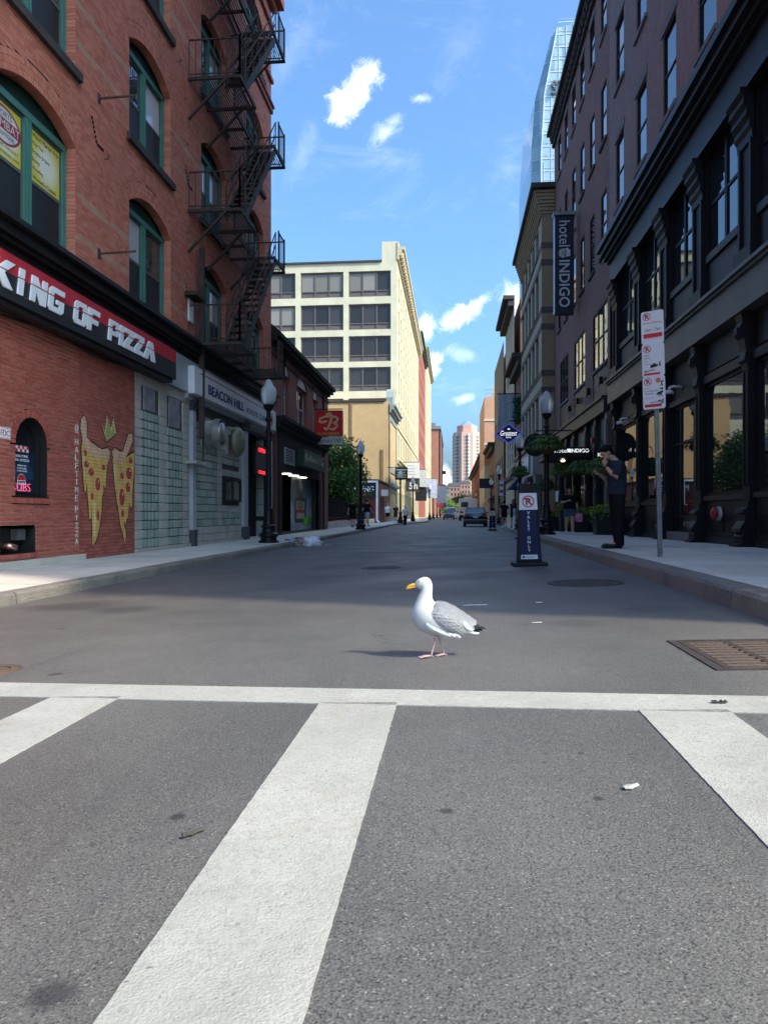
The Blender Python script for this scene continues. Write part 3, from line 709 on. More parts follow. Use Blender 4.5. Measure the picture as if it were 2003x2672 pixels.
# ---- pizza sign
sr = M('sign_red', (.48, .025, .04), .45, var=.12); sb = M('sign_black', (.022, .023, .026), .45, var=.15); sw = M('sign_white', (.82, .83, .86), .45, var=.05)
X1 = -6.55
ks = thing('pizza_sign', 'long red and black sign board with white lettering above the brick shopfront', 'sign', (X1, 7.0, 4.0))
zt, zb, zmid = 4.86, 4.17, 4.56
MB().box(LX + .01, X1, 6.6, 17.1, zb, zmid).build('lower_panel', sb, ks); MB().box(LX + .01, X1 + .003, 6.6, 17.1, zmid + .001, zt).build('upper_panel', sr, ks)
G = {  # outlines on a unit box, bold cut letters
 'K': [[(0, 0), (.32, 0), (.32, .38), (.62, 0), (1, 0), (.58, .52), (1, 1), (.62, 1), (.32, .64), (.32, 1), (0, 1)]],
 'I': [[(.1, 0), (.9, 0), (.9, 1), (.1, 1)]],
 'N': [[(0, 0), (.3, 0), (.3, .55), (.66, 0), (1, 0), (1, 1), (.7, 1), (.7, .45), (.34, 1), (0, 1)]],
 'G': [[(.14, 0), (.86, 0), (1, .14), (1, .54), (.5, .54), (.5, .36), (.7, .36), (.7, .22), (.3, .22), (.3, .78), (1, .78), (1, 1), (.14, 1), (0, .86), (0, .14)]],
 'O': [[(.14, 0), (.86, 0), (1, .14), (1, .5), (.7, .5), (.7, .22), (.3, .22), (.3, .5), (0, .5), (0, .14)], [(0, .5), (.3, .5), (.3, .78), (.7, .78), (.7, .5), (1, .5), (1, .86), (.86, 1), (.14, 1), (0, .86)]],
 'F': [[(0, 0), (.32, 0), (.32, .34), (.9, .34), (.9, .56), (.32, .56), (.32, .78), (1, .78), (1, 1), (0, 1)]],
 'P': [[(0, 0), (.3, 0), (.3, .3), (.86, .3), (1, .42), (1, .6), (.7, .6), (.7, .5), (.3, .5), (.3, .6), (0, .6)], [(0, .6), (.3, .6), (.3, .8), (.7, .8), (.7, .6), (1, .6), (1, .88), (.86, 1), (0, 1)]],
 'Z': [[(0, 0), (1, 0), (1, .22), (.5, .22), (1, .74), (1, 1), (0, 1), (0, .78), (.52, .78), (0, .26)]],
 'A': [[(0, 0), (.34, 0), (.5, .58), (.66, 0), (1, 0), (.66, 1), (.34, 1)]]}
def clip(poly, lo, hi):
    def half(pts, f):
        out = []
        for i, p in enumerate(pts):
            q = pts[(i + 1) % len(pts)]; a, b_ = f(p), f(q)
            if a >= 0: out.append(p)
            if (a >= 0) != (b_ >= 0): k = a / (a - b_); out.append((p[0] + (q[0] - p[0]) * k, p[1] + (q[1] - p[1]) * k))
        return out
    return half(half(poly, lambda p: p[1] - lo), lambda p: hi - p[1])
def letter(ch, y0, y1, z0, z1, parent):
    mb = MB(); sh = .07
    for poly in G[ch]:
        for lo, hi in ((0, .60), (.66, 1)):
            pp = clip(poly, lo, hi)
            if len(pp) < 3: continue
            f = lambda d: (lambda a, b_: (X1 + d, y0 + (y1 - y0) * a + sh * (b_ - .5), z0 + (z1 - z0) * b_))
            mb.prism(pp, f(.004), f(.03))
    mb.build('letter', sw, parent)
for ch, a, b_ in (('K', 9.95, 10.52), ('I', 10.63, 10.80), ('N', 10.98, 11.42), ('G', 11.49, 11.95), ('O', 12.3, 12.74), ('F', 12.79, 13.21), ('P', 13.6, 14.02), ('I', 14.04, 14.24), ('Z', 14.28, 14.72), ('Z', 14.76, 15.2), ('A', 15.22, 15.85)):
    letter(ch, a, b_, 4.31, 4.72, ks)
# slack cables and box below the sign
cb = MB()
for (y0, y1, z, sag) in ((8, 12.2, 4.14, .14), (12.2, 15.3, 4.12, .1), (9, 13.5, 4.16, .08)):
    cb.tube([(LX + .06, y0 + (y1 - y0) * k / 10, z - sag * math.sin(math.pi * k / 10)) for k in range(11)], .018, 6)
o = tag(cb.build('sagging_cable', blackp), 'slack black cables drooping under the pizza sign', 'cable')
MB().box(LX, X1 - .05, 6.6, 17.0, 4.08, 4.165).build('bottom_ledge', blackp, ks)

# ---- arched poster window
pw = thing('arched_window', 'small arched window with a dark advertising poster in the brick shopfront', 'window', (LX, 11.58, 1.25))
yc, zs, rr = 11.58, 2.1, .46
def archpoly(y0, y1, z0, zs, rr, yc, n=16): return [(y0, z0), (y1, z0)] + [(yc + rr * math.cos(math.pi * k / n), zs + rr * math.sin(math.pi * k / n)) for k in range(n + 1)]
outer = archpoly(yc - rr, yc + rr, 1.25, zs, rr, yc); inner = archpoly(yc - rr + .07, yc + rr - .07, 1.31, zs, rr - .07, yc)
f = MB(); n_ = len(outer)
f.add([(LX - .12, *p) for p in outer] + [(LX - .12, *p) for p in inner] + [(LX - .17, *p) for p in inner], [(k, (k + 1) % n_, n_ + (k + 1) % n_, n_ + k) for k in range(n_)] + [(n_ + k, n_ + (k + 1) % n_, 2 * n_ + (k + 1) % n_, 2 * n_ + k) for k in range(n_)])
f.add([(LX + .004, *p) for p in outer] + [(LX - .12, *p) for p in outer], [(k, (k + 1) % n_, n_ + (k + 1) % n_, n_ + k) for k in range(n_)])
f.build('frame', blackp, pw)
MB().add([(LX - .16, *p) for p in inner], [tuple(range(n_))]).build('pane', glassy('poster_glass', (.008, .01, .014), .08, .1), pw)
navy = M('poster_navy', (.012, .022, .05), .4, var=.3, vs=5); lightb = M('poster_white', (.7, .72, .75), .5, var=.05); pred = M('poster_red', (.5, .03, .04), .5, var=.05); pblue = M('poster_blue', (.03, .06, .28), .5, var=.1)
po = MB(); po.box(LX - .158, LX - .154, 11.2, 11.84, 1.33, 2.0); po = po.build('poster', navy, pw)
def flat(name, mat, polys, parent, x=LX - .15, th=.003):
    m_ = MB()
    for p in polys: m_.prism(p, lambda a, b_: (x, a, b_), lambda a, b_: (x + th, a, b_))
    return m_.build(name, mat, parent)
def disc(y, z, ry, rz, n=18, a0=0, a1=2 * math.pi): return [(y + ry * math.cos(a0 + (a1 - a0) * k / n), z + rz * math.sin(a0 + (a1 - a0) * k / n)) for k in range(n + (0 if abs(a1 - a0 - 2 * math.pi) < 1e-6 else 1))]
flat('poster_arc', M('poster_arc', (.02, .05, .1), .4, var=.1), [disc(11.5, 1.55, .3, .3, 20, 0, math.pi)], po, x=LX - .153, th=.001)
ck = []
for i in range(7):
    for j in range(2):
        if (i + j) % 2: ck.append([(11.22 + i * .062, 2.0 + j * .05), (11.282 + i * .062, 2.0 + j * .05), (11.282 + i * .062, 2.05 + j * .05), (11.22 + i * .062, 2.05 + j * .05)])
flat('white_checks', lightb, [[(11.22, 2.0), (11.654, 2.0), (11.654, 2.1), (11.22, 2.1)]], po, x=LX - .152, th=.001); flat('red_checks', pred, ck, po, x=LX - .150, th=.001)
text('HALFTIME', .36, .045, lightb, po, (LX - .149, 11.45, 1.93), R_(90)); text('KING OF PIZZA', .42, .04, lightb, po, (LX - .149, 11.45, 1.865), R_(90))
for i, s in enumerate(('PROUD TO', 'PARTNER', 'WITH PEPSI')): text(s, .24 + .02 * i, .026, lightb, po, (LX - .149, 11.46, 1.775 - .045 * i), R_(90))
flat('logo_disc', lightb, [disc(11.45, 1.5, .125, .145)], po, x=LX - .150, th=.001)
flat('logo_top', pred, [disc(11.45, 1.525, .113, .11, 12, .1, math.pi - .1)], po, x=LX - .1485, th=.001); flat('logo_bottom', pblue, [disc(11.45, 1.475, .113, .11, 12, math.pi + .1, 2 * math.pi - .1)], po, x=LX - .1485, th=.001)
text('PEPSI', .19, .045, blackp, po, (LX - .146, 11.45, 1.5), R_(90))
neon = M('pink_neon', (.8, .1, .2), .4, emit=.5, var=0)
text('SUBS', .5, .13, neon, po, (LX - .142, 11.44, 1.42), R_(90), name='neon_lettering', offset=-.02)
po.location.y += .09
rk = MB()
for k in range(22):
    a0, a1 = math.pi * (k + .08) / 22, math.pi * (k + .92) / 22
    pts = [(yc + r_ * math.cos(a), zs + r_ * math.sin(a)) for r_, a in ((.465, a0), (.465, a1), (.585, a1), (.585, a0))]
    rk.add([(LX - .02, *p) for p in pts] + [(LX + .012, *p) for p in pts], [(4, 5, 6, 7), (0, 1, 5, 4), (1, 2, 6, 5), (2, 3, 7, 6), (3, 0, 4, 7)])
for k in range(10):
    y = yc - .55 + k * .11; rk.box(LX - .05, LX + .03, y + .004, y + .106, 1.155, 1.245)
rk.build('brick_surround', br_new, pw)
# ---- hose connection recess
rc = thing('hose_connection', 'recessed fire hose connection low in the brick shopfront wall', 'hose connection', (LX, 11.2, .35))
bx = MB(); y0, y1, z0, z1 = RECESS
bx.quad((LX - .25, y0, z0), (LX - .25, y1, z0), (LX - .25, y1, z1), (LX - .25, y0, z1))
for (p, q) in (((y0, z0), (y1, z0)), ((y0, z1), (y1, z1)), ((y0, z0), (y0, z1)), ((y1, z0), (y1, z1))): bx.quad((LX + .004, *p), (LX + .004, *q), (LX - .25, *q), (LX - .25, *p))
bx.build('niche', blackp, rc)
ys_ = MB()
for k in range(9): ys_.box(LX - .02, LX + .035, y0 - .05 + k * .118, y0 + .062 + k * .118, z0 - .07, z0 - .002)
ys_.build('sill', br_new, rc)
copper = M('copper', (.6, .33, .24), .35, .9, var=.2); brass = M('brass', (.5, .38, .14), .4, .8, var=.2); steel = M('galvanised_steel', (.45, .46, .47), .4, .85, var=.2, vs=8)
MB().tube([(LX - .24, 11.1, .47), (LX - .1, 11.12, .47), (LX - .02, 11.2, .44)], [.06, .06, .05], 14).build('outlet', copper, rc, smooth=True)
MB().tube([(LX - .24, 10.8, .63), (LX - .2, 10.8, .63)], .05, 14).build('cap', brass, rc); MB().tube([(LX - .24, 10.95, .58), (LX - .17, 10.97, .58)], .025, 10).build('valve', brass, rc)
MB().box(LX - .24, LX - .12, 11.38, 11.6, .56, .74).build('meter_box', steel, rc)
fd = thing('hose_sign', 'small white sign with red letters on the brick wall at the left edge', 'sign', (LX, 10.8, 2.22))
MB().box(LX + .008, LX + .016, 10.62, 10.98, 2.14, 2.32).build('plate', sw, fd); text('FDC', .22, .09, M('sign_red2', (.4, .02, .06), .5), fd, (LX + .016, 10.83, 2.23), R_(90))
bo = MB()
for (a, b_, c_, d) in ((10.63, 10.97, 2.15, 2.156), (10.63, 10.97, 2.304, 2.31), (10.963, 10.97, 2.15, 2.31)): bo.box(LX + .016, LX + .018, a, b_, c_, d)
bo.build('border', MATS['sign_red2'], fd)

# ---- yellow gym posters in the upper window
yel, t, b = newmat('poster_yellow'); N = NT(t); P = N.coord('Object'); gr_n = N.n('ShaderNodeTexGradient', gradient_type='SPHERICAL'); mpp = N.n('ShaderNodeMapping'); mpp.inputs['Scale'].default_value = (1, 1.9, 1.9); mpp.inputs['Location'].default_value = (0, -.1, .0); N.l(P, mpp.inputs[0]); N.l(mpp.outputs[0], gr_n.inputs[0])
N.l(N.mix(N.map(gr_n.outputs[0], .15, .65), (.62, .55, .05, 1), (.75, .74, .62, 1)), b.inputs['Base Color']); b.inputs['Roughness'].default_value = .5
XP = LX - .222; inkg = M('poster_ink', (.05, .06, .07), .6, var=0)
pr_ = thing('gym_list_poster', 'yellow poster listing martial arts classes in the right half of the upper window', 'poster', (XP, 12.37, 7.08)); MB().box(-.003, 0, -.49, .49, -.45, .47).build('sheet', yel, pr_, True)
for i, s_ in enumerate(('Mixed Martial Arts', 'Muay Thai', 'Brazilian Jiu Jitsu', 'Boxing', 'Wrestling', "Women's Classes")):
    me = text_mesh('- ' + s_, None, .075, depth=.002); me.materials.clear(); me.materials.append(inkg); o = bpy.data.objects.new('lettering', me); link(o, pr_); wd = max(v.co.x for v in me.vertices); k_ = min(1, .44 / wd); o.scale = (k_, 1, 1); o.rotation_euler = (0, 0, R_(90)); o.location = (.001, -.45 + wd * k_, .36 - i * .142)
pl_ = thing('gym_logo_poster', 'yellow poster with a round red logo in the left half of the upper window', 'poster', (XP, 11.17, 7.08)); MB().box(-.003, 0, -.5, .5, -.45, .47).build('sheet', yel, pl_, True)
def fl(n, mat, pts, lay): m_ = MB(); m_.prism(pts, lambda a, c_: (lay * .001, a, c_), lambda a, c_: (lay * .001 + .001, a, c_)); return m_.build(n, mat, pl_, True)
fl('logo_ring', M('maroon', (.28, .03, .05), .5), disc(.0, .1, .46, .3, 28), 0); fl('logo_face', M('logo_pale', (.62, .6, .55), .5), disc(.0, .1, .41, .26, 28), 1); fl('logo_band', MATS['maroon'], [(-.48, .02), (.49, .02), (.52, .1), (.49, .2), (-.48, .2)], 2)
nb_ = M('logo_blue', (.05, .07, .25), .5)
for s_, w, h, z, mt, lay in (('SPORTS', .42, .09, .27, nb_, 3), ('COMBAT', .86, .13, .11, MATS['logo_pale'], 4), ('INTERNATIONAL', .6, .07, -.05, nb_, 3), ('TRAINING FACILITY', .8, .05, -.23, inkg, 1), ('sportsboston.com', .84, .08, -.34, inkg, 1)):
    text(s_, w, h, mt, pl_, (lay * .001, 0, z), R_(90), world=False, depth=.002)
# ---- painted mural on the old brick
mu = thing('pizza_mural', 'painted mural of two pizza slice wings with a crown on the brick wall', 'mural', (LX, 13.2, .3))
ol = M('mural_black', (.02, .018, .016), .8, var=.2, vs=9)
def mpaint(name, col, vs=6, var=.25):
    m, t, b = newmat(name); N = NT(t); P = N.coord('World')
    c = N.mix(N.map(N.noise(P, vs, 6, .7), .35, .7), c4(lum(col, 1 + var)), c4(lum(col, 1 - var)))
    s_ = N.n('ShaderNodeSeparateXYZ'); N.l(P, s_.inputs[0])
    fz = N.math('FRACT', N.math('DIVIDE', N.math('ADD', s_.outputs[2], -.13), CH)); ed = N.math('ABSOLUTE', N.math('ADD', fz, -.5))
    c = N.mix(N.map(ed, .44, .47, 0, .75), c, (.05, .02, .015, 1))                      # bed joints show through the paint
    c = N.mix(N.map(N.noise(P, 30, 5, .7), .62, .72, 0, .7), c, (.2, .06, .045, 1))     # flaked off to the brick
    N.l(c, b.inputs['Base Color']); b.inputs['Roughness'].default_value = .75; N.bump(N.map(ed, .43, .48, 1, 0), .6, .006, b); return m
cheese = mpaint('mural_cheese', (.68, .43, .12)); crust_m = mpaint('mural_crust', (.66, .42, .26)); pep = mpaint('mural_pepperoni', (.42, .04, .045)); gold = mpaint('mural_gold', (.40, .38, .13)); pale = mpaint('mural_pale', (.7, .62, .3))
LW = [(13.2, 2.21), (13.25, 1.86), (13.31, 1.43), (13.37, 1.37), (13.41, 1.57), (13.47, 1.17), (13.51, .87), (13.57, .9), (13.59, 1.17), (13.61, .77), (13.63, .36), (13.77, .46), (13.91, .7), (14.0, 1.04), (14.02, 1.32), (14.08, 1.42), (14.06, 1.56), (14.17, 1.49), (14.2, 1.74), (14.23, 1.95), (14.36, 2.14), (14.17, 2.14), (13.73, 2.19), (13.45, 2.3), (13.25, 2.35)]
RW = [(14.47, 2.11), (14.54, 1.76), (14.58, 1.65), (14.63, 1.33), (14.73, 1.08), (14.83, .75), (14.96, .53), (15.04, .34), (15.09, .52), (15.06, .71), (15.14, .89), (15.18, .89), (15.25, 1.19), (15.34, 1.1), (15.41, 1.16), (15.4, 1.42), (15.47, 1.81), (15.52, 2.32), (15.34, 2.27), (14.96, 2.11), (14.67, 2.09)]
LC = [(13.3, 2.73), (13.29, 2.58), (13.33, 2.39), (13.49, 2.27), (13.73, 2.19), (14.02, 2.16), (14.28, 2.2)]
RC = [(14.54, 2.22), (14.79, 2.15), (15.0, 2.21), (15.14, 2.38), (15.32, 2.62)]
CR = [(14.0, 2.77), (14.13, 2.61), (14.23, 2.98), (14.4, 2.71), (14.51, 2.93), (14.63, 2.63), (14.2, 2.42)]
def grow(p, k):
    n = len(p); out = []
    area = sum(p[i][0] * p[(i + 1) % n][1] - p[(i + 1) % n][0] * p[i][1] for i in range(n)); sg = 1 if area > 0 else -1
    for i in range(n):
        a, b_, c_ = Vector(p[i - 1]), Vector(p[i]), Vector(p[(i + 1) % n]); t = ((b_ - a).normalized() + (c_ - b_).normalized())
        t = t.normalized() if t.length > .2 else (b_ - a).normalized(); out.append((b_.x + sg * t.y * k, b_.y - sg * t.x * k))
    return out
def ribbon(pts, w):
    n = len(pts); L, R = [], []
    for i in range(n):
        a, c_ = Vector(pts[max(i - 1, 0)]), Vector(pts[min(i + 1, n - 1)]); d = (c_ - a).normalized(); q = Vector((-d.y, d.x)); p = Vector(pts[i]); k = w * (.85 + .15 * math.sin(i * 2.1))
        L.append(tuple(p + q * k)); R.append(tuple(p - q * k))
    cap0 = tuple(Vector(pts[0]) - (Vector(pts[1]) - Vector(pts[0])).normalized() * w * .8); cap1 = tuple(Vector(pts[-1]) + (Vector(pts[-1]) - Vector(pts[-2])).normalized() * w * .8)
    return L + [cap1] + R[::-1] + [cap0]
def mural(name, mat, polys, lay):
    m_ = MB()
    for p in polys: m_.prism(p, lambda a, b_: (LX + .0042, a, b_), lambda a, b_: (LX + .0068 + lay * .0009, a, b_))
    return m_.build(name, mat, mu)
mural('wing_outline', ol, [grow(LW, .035), grow(RW, .035), ribbon(LC, .16), ribbon(RC, .165), grow(CR, .03)], 0)
mural('cheese_wing', cheese, [LW], 1); mural('cheese_wing', cheese, [RW], 1)
mural('crust', crust_m, [ribbon(LC, .125)], 2); mural('crust', crust_m, [ribbon(RC, .13)], 2)
mural('crown', gold, [CR], 1); mural('crown_edge', pale, [[CR[0], CR[1], CR[2], (14.23, 2.86), (14.15, 2.53), (14.04, 2.7)], [CR[3], CR[4], CR[5], (14.56, 2.65), (14.5, 2.84), (14.41, 2.63)]], 2)
for (y, z, a, c_) in ((13.35, 2.13, .06, .06), (13.39, 1.92, .1, .065), (13.58, 1.78, .11, .075), (13.84, 1.56, .1, .13), (14.08, 1.9, .075, .06), (13.61, 1.32, .055, .07), (13.85, .95, .06, .1),
                      (15.32, 2.13, .1, .07), (15.24, 1.85, .14, .13), (14.91, 1.78, .085, .075), (15.19, 1.55, .11, .11), (14.9, 1.33, .125, .185), (14.93, .99, .065, .085), (15.03, .75, .035, .07)):
    mural('pepperoni', pep, [disc(y, z, a, c_, 16)], 2)
    mural('highlight', pale, [disc(y + a * .3, z + c_ * .4, a * .2, c_ * .2, 8)], 3) if a > .08 else None
mural('drip', pale, [[(13.27, 2.15), (13.31, 1.6), (13.34, 1.6), (13.33, 2.1)], [(14.5, 2.0), (14.6, 1.45), (14.63, 1.45), (14.57, 2.0)], [(13.68, 1.2), (13.68, .5), (13.73, .55), (13.75, 1.2)]], 2)
wl_ = thing('wall_lettering', 'white vertical painted handle lettering beside the mural on the brick', 'lettering', (LX, 13.03, .5))
wp = M('white_wall_paint', (.78, .76, .73), .8, var=.12, vs=20)
text('@', .14, .17, wp, wl_, (LX + .0065, 13.03, 2.55), R_(90), name='letter', depth=.003)
for i, ch in enumerate('HALFTIMEPIZZA'):
    z = 2.31 - i * .148 - (.06 if i > 7 else 0)
    text(ch, .032 if ch == 'I' else .115, .108, wp, wl_, (LX + .0065, 13.03, z), R_(90), name='letter', depth=.003)
MB().box(LX - .02, LX + .1, 5.2, 13.2, .1, .24).build('plinth', concrete, bA)

# ---- glass block shopfront
gbm, t, b = newmat('glass_block'); N = NT(t); oi = N.n('ShaderNodeObjectInfo'); P = N.coord('Object')
c = N.mix(oi.outputs['Random'], (.24, .31, .26, 1), (.36, .43, .37, 1)); N.l(c, b.inputs['Base Color']); b.inputs['Roughness'].default_value = .12; b.inputs['Specular IOR Level'].default_value = .7
N.bump(N.noise(N.coord('World'), 30, 2), .4, .01, b)
cmu = M('concrete_block', (.48, .45, .40), .9, var=.16, vs=2.5, bump=.5, bs=70, coord='World', stain=.3)
gw = thing('glass_block_front', 'ground floor front of pale blocks and green glass blocks beside the mural', 'wall', (LX, 15.54, .13))
grout = MB().box(LX - .3, LX - .03, 15.55, 24.2, .1, 4.1).build('grout', M('grout', (.10, .097, .088), .95, var=.2), gw)
gmesh = MB(); gmesh.lathe([(.5, -.5), (.5, .28), (.44, .46), (.36, .5), (.0, .42)], 4, a0=math.pi / 4, cap=False)
gm = bpy.data.meshes.new('glass_block'); k = math.sqrt(2); gm.from_pydata([(p[2] * .06, p[0] * k, p[1] * k) for p in gmesh.v], [], gmesh.f); gm.materials.append(gbm); gm.update()
cmesh = MB().box(-.5, .5, -.5, .5, -.5, .5).mesh('block', cmu)
BH = .205; ngb = 0
def blocks(kind, y0, y1, n_, z0, z1):
    rows = int(round((z1 - z0) / BH)); w = (y1 - y0) / n_
    for r in range(rows):
        for k in range(n_):
            y, z = y0 + (k + .5) * w, z0 + (r + .5) * BH
            if kind == 'g': inst('glass_block', gm, (LX - .015, y, z), grout, (1, w - .024, BH - .022))
            else: inst('block', cmesh, (LX - .06 + random.uniform(-.003, .003), y, z), grout, (.12, w - .014, BH - .014))
B0 = .22
blocks('c', 15.55, 15.87, 1, B0, B0 + 19 * BH)
blocks('g', 15.88, 16.88, 5, B0, B0 + 15 * BH); blocks('c', 16.9, 17.38, 1, B0, B0 + 19 * BH)
blocks('g', 17.4, 18.4, 5, B0, B0 + 14 * BH); blocks('c', 18.42, 18.9, 1, B0, B0 + 18 * BH)
blocks('c', 19.16, 19.42, 1, B0, B0 + 17 * BH); blocks('g', 19.44, 21.2, 7, B0 + 2 * BH, B0 + 16 * BH); blocks('c', 21.22, 21.66, 1, B0, B0 + 17 * BH)
blocks('g', 21.68, 23.48, 8, B0 + 2 * BH, B0 + 4 * BH); blocks('g', 21.68, 23.48, 8, B0 + 11 * BH, B0 + 16 * BH); blocks('c', 21.68, 23.48, 4, B0 + 4 * BH, B0 + 5 * BH); blocks('c', 21.68, 23.48, 4, B0 + 9 * BH + .06, B0 + 11 * BH - .05)
blocks('c', 23.5, 23.72, 1, B0, B0 + 17 * BH); blocks('c', 19.44, 21.2, 4, B0, B0 + 2 * BH); blocks('c', 21.68, 23.48, 4, B0, B0 + 2 * BH)
for (a, b_, zz) in ((16.02, 16.62, B0 + 15 * BH), (17.5, 18.2, B0 + 14 * BH)):
    MB().box(LX - .02, LX + .012, a, b_, zz + .03, zz + .75).build('vent_panel', M('dull_panel', (.30, .31, .33), .5, .3, var=.3), gw)
MB().box(LX - .05, LX + .02, 15.55, 18.9, 3.86, 4.1).build('head_board', cmu, gw)
MB().box(LX - .1, LX + .05, 15.55, 24.2, .1, .215).build('footing', cmu, gw)
ww_ = window(gw, FL, 21.72, 23.44, 1.36, 2.1, blackp, glassy('shop_glass', (.03, .035, .04), .03, .2), cols=2, rows=(), ins=.0, fw=.07); ww_.location.x += .03
greyblue = M('grey_blue_paint', (.40, .43, .46), .5, var=.1, vs=2, stain=.2)
for (a, b_) in ((18.92, 19.14), (23.75, 24.2), (27.1, 27.55)):
    p = thing('shop_pilaster', {18.92: 'slim grey iron pilaster between the glass block panels', 23.75: 'grey pilaster left of the athletic club doorway', 27.1: 'grey pilaster right of the athletic club doorway'}[a], 'pilaster', (LX, a, .13))
    MB().box(LX - .02, LX + .09, a, b_, .55, 3.7).box(LX - .02, LX + .1, a + .03, b_ - .03, 3.0, 3.02).build('shaft', greyblue, p)
    MB().box(LX - .02, LX + .13, a - .02, b_ + .02, .13, .55).box(LX - .02, LX + .14, a - .03, b_ + .03, .5, .56).build('base', M('dark_grey_paint', (.06, .065, .07), .5), p)
    cp = MB()
    for k in range(4): cp.box(LX - .02, LX + .1 + .03 * k, a - .01 - .015 * k, b_ + .01 + .015 * k, 3.7 + k * .08, 3.77 + k * .08)
    cp.build('capital', MATS['dark_grey_paint'], p)
MB().box(LX - .02, LX + .11, 15.56, 18.5, 4.12, 4.97).build('fascia', greyblue, bA); MB().box(LX - .02, LX + .1, 18.5, YB, 3.96, 4.97).build('fascia', greyblue, bA)

# ---- athletic club sign
ac = thing('club_sign', 'long white box sign with blue letters above the athletic club entrance', 'sign', (-6.6, 18.5, 4.05))
MB().box(LX + .1, -6.6, 18.5, 27.3, 4.08, 4.8).build('box', M('sign_box_white', (.72, .73, .74), .4, var=.08, stain=.12), ac, bevel=.015)
MB().box(-6.6, -6.596, 18.95, 26.4, 4.66, 4.69).build('red_line', sr, ac)
dblue = M('letter_blue', (.035, .045, .16), .5); text('BEACON HILL', 3.45, .27, dblue, ac, (-6.598, 21.3, 4.36), R_(90), offset=.02, depth=.012)
text('ATHLETIC CLUBS', 2.5, .17, M('letter_grey_blue', (.2, .22, .32), .5), ac, (-6.598, 24.55, 4.33), R_(90), depth=.01)
flat('emblem', sr, [disc(26.65, 4.4, .17, .25, 4)], ac, x=-6.599, th=.004)
# ---- entrance recess
en = thing('club_entrance', 'recessed athletic club entrance with pale marble walls and red signs', 'entrance', (LX, 25.6, .13))
marble = M('pale_marble', (.36, .36, .34), .25, var=.2, vs=2, stain=.15); gmar = M('green_marble', (.02, .035, .03), .2, var=.3, vs=6)
rm = MB(); rm.box(LX - 1.75, LX - 1.7, 24.2, 27.1, .1, 3.9).box(LX - 1.7, LX, 27.1, 27.14, .1, 3.9).box(LX - 1.7, LX, 24.16, 24.2, .1, 3.9).build('recess_wall', M('recess_paint', (.12, .12, .12), .5), en)
tl = MB().box(-.5, .5, -.5, .5, -.5, .5)
tm_p, tm_g = tl.mesh('tile', marble), tl.mesh('tile', gmar)
for j in range(6):
    for k in range(3):
        z = .13 + j * .6
        if j in (1, 4): inst('tile', tm_g, (LX - .3 - k * .55, 27.09, z + .08), en, (.54, .02, .14)); inst('tile', tm_p, (LX - .3 - k * .55, 27.09, z + .37), en, (.54, .02, .42))
        else: inst('tile', tm_p, (LX - .3 - k * .55, 27.09, z + .29), en, (.54, .02, .57))
for j in range(6): inst('tile', tm_g, (LX - .06, 27.085, .43 + j * .6), en, (.14, .02, .59))
MB().box(LX - 1.7, LX, 24.2, 27.1, 3.86, 3.96).build('soffit', M('soffit_grey', (.3, .3, .31), .6), en)
lampw = M('downlight', (1, .9, .72), .5, emit=2, var=0)
for (x, y) in ((LX - .5, 24.9), (LX - .55, 26.0)): MB().lathe([(.1, 0), (.1, -.012), (0, -.012)], 16, (x, y, 3.86), cap=False).build('downlight', lampw, en)
MB().box(LX - 1.7, LX - .02, 24.2, 27.1, .1, .15).build('threshold', cmu, en)
dr = MB(); FD = Fac('X', LX - 1.7, 1); d = window(en, FD, 24.5, 26.8, .16, 2.5, M('aluminium', (.35, .36, .37), .35, .8), MATS['shop_glass'], cols=2, rows=(.12,), ins=-.05, fw=.08, name='door')
led_red = M('led_red', (1, .03, .04), .4, emit=.7, var=0)
ls = thing('led_sign', 'black window sign board with glowing red text beside the club doorway', 'led sign', (-6.75, 25.6, 2.4))
MB().box(-6.87, -6.79, 25.2, 26.7, 2.35, 3.4).build('board', sb, ls)
text('OPEN', .9, .15, led_red, ls, (-6.79, 25.95, 3.24), R_(90), depth=.01, offset=-.015); text('CLUB', .9, .12, led_red, ls, (-6.79, 25.95, 2.46), R_(90), depth=.01)

# ---- exhaust fans
fan_m = M('weathered_aluminium', (.42, .41, .37), .42, .7, var=.25, vs=5, stain=.3)
e1 = thing('exhaust_fan', 'drum shaped metal exhaust fan with open cowl on the glass block wall', 'exhaust fan', (LX, 20.1, 3.25))
MB().box(0, .06, -.36, .36, -.42, .42).build('wall_plate', fan_m, e1, True)
MB().tube([(.05, 0, 0), (.12, 0, 0), (.13, 0, 0), (.3, 0, 0)], [.36, .36, .33, .33], 28).build('drum', fan_m, e1, True, True)
MB().tube([(.3, 0, 0), (.5, 0, 0)], .37, 28, False).build('cowl', fan_m, e1, True, True); MB().tube([(.42, 0, 0), (.52, 0, 0)], .27, 24).build('cap', fan_m, e1, True, True)
e2 = thing('exhaust_fan', 'brownish domed exhaust fan on the glass block wall near the club door', 'exhaust fan', (LX, 22.3, 3.2))
MB().box(0, .1, -.36, .36, -.42, .42).build('wall_plate', fan_m, e2, True)
MB().tube([(.1, 0, 0), (.25, 0, 0)], [.25, .3], 24).build('neck', fan_m, e2, True, True)
MB().tube([(.22, 0, 0), (.26, 0, 0), (.34, 0, 0), (.42, 0, 0), (.47, 0, 0), (.49, 0, 0)], [.44, .47, .45, .36, .22, .02], 28).build('dome', M('dirty_dome', (.26, .23, .16), .5, .3, var=.3, vs=5), e2, True, True)
MB().box(.1, .2, -.42, -.3, .18, .42).box(.1, .35, -.36, -.32, .34, .4).build('bracket', fan_m, e2, True)

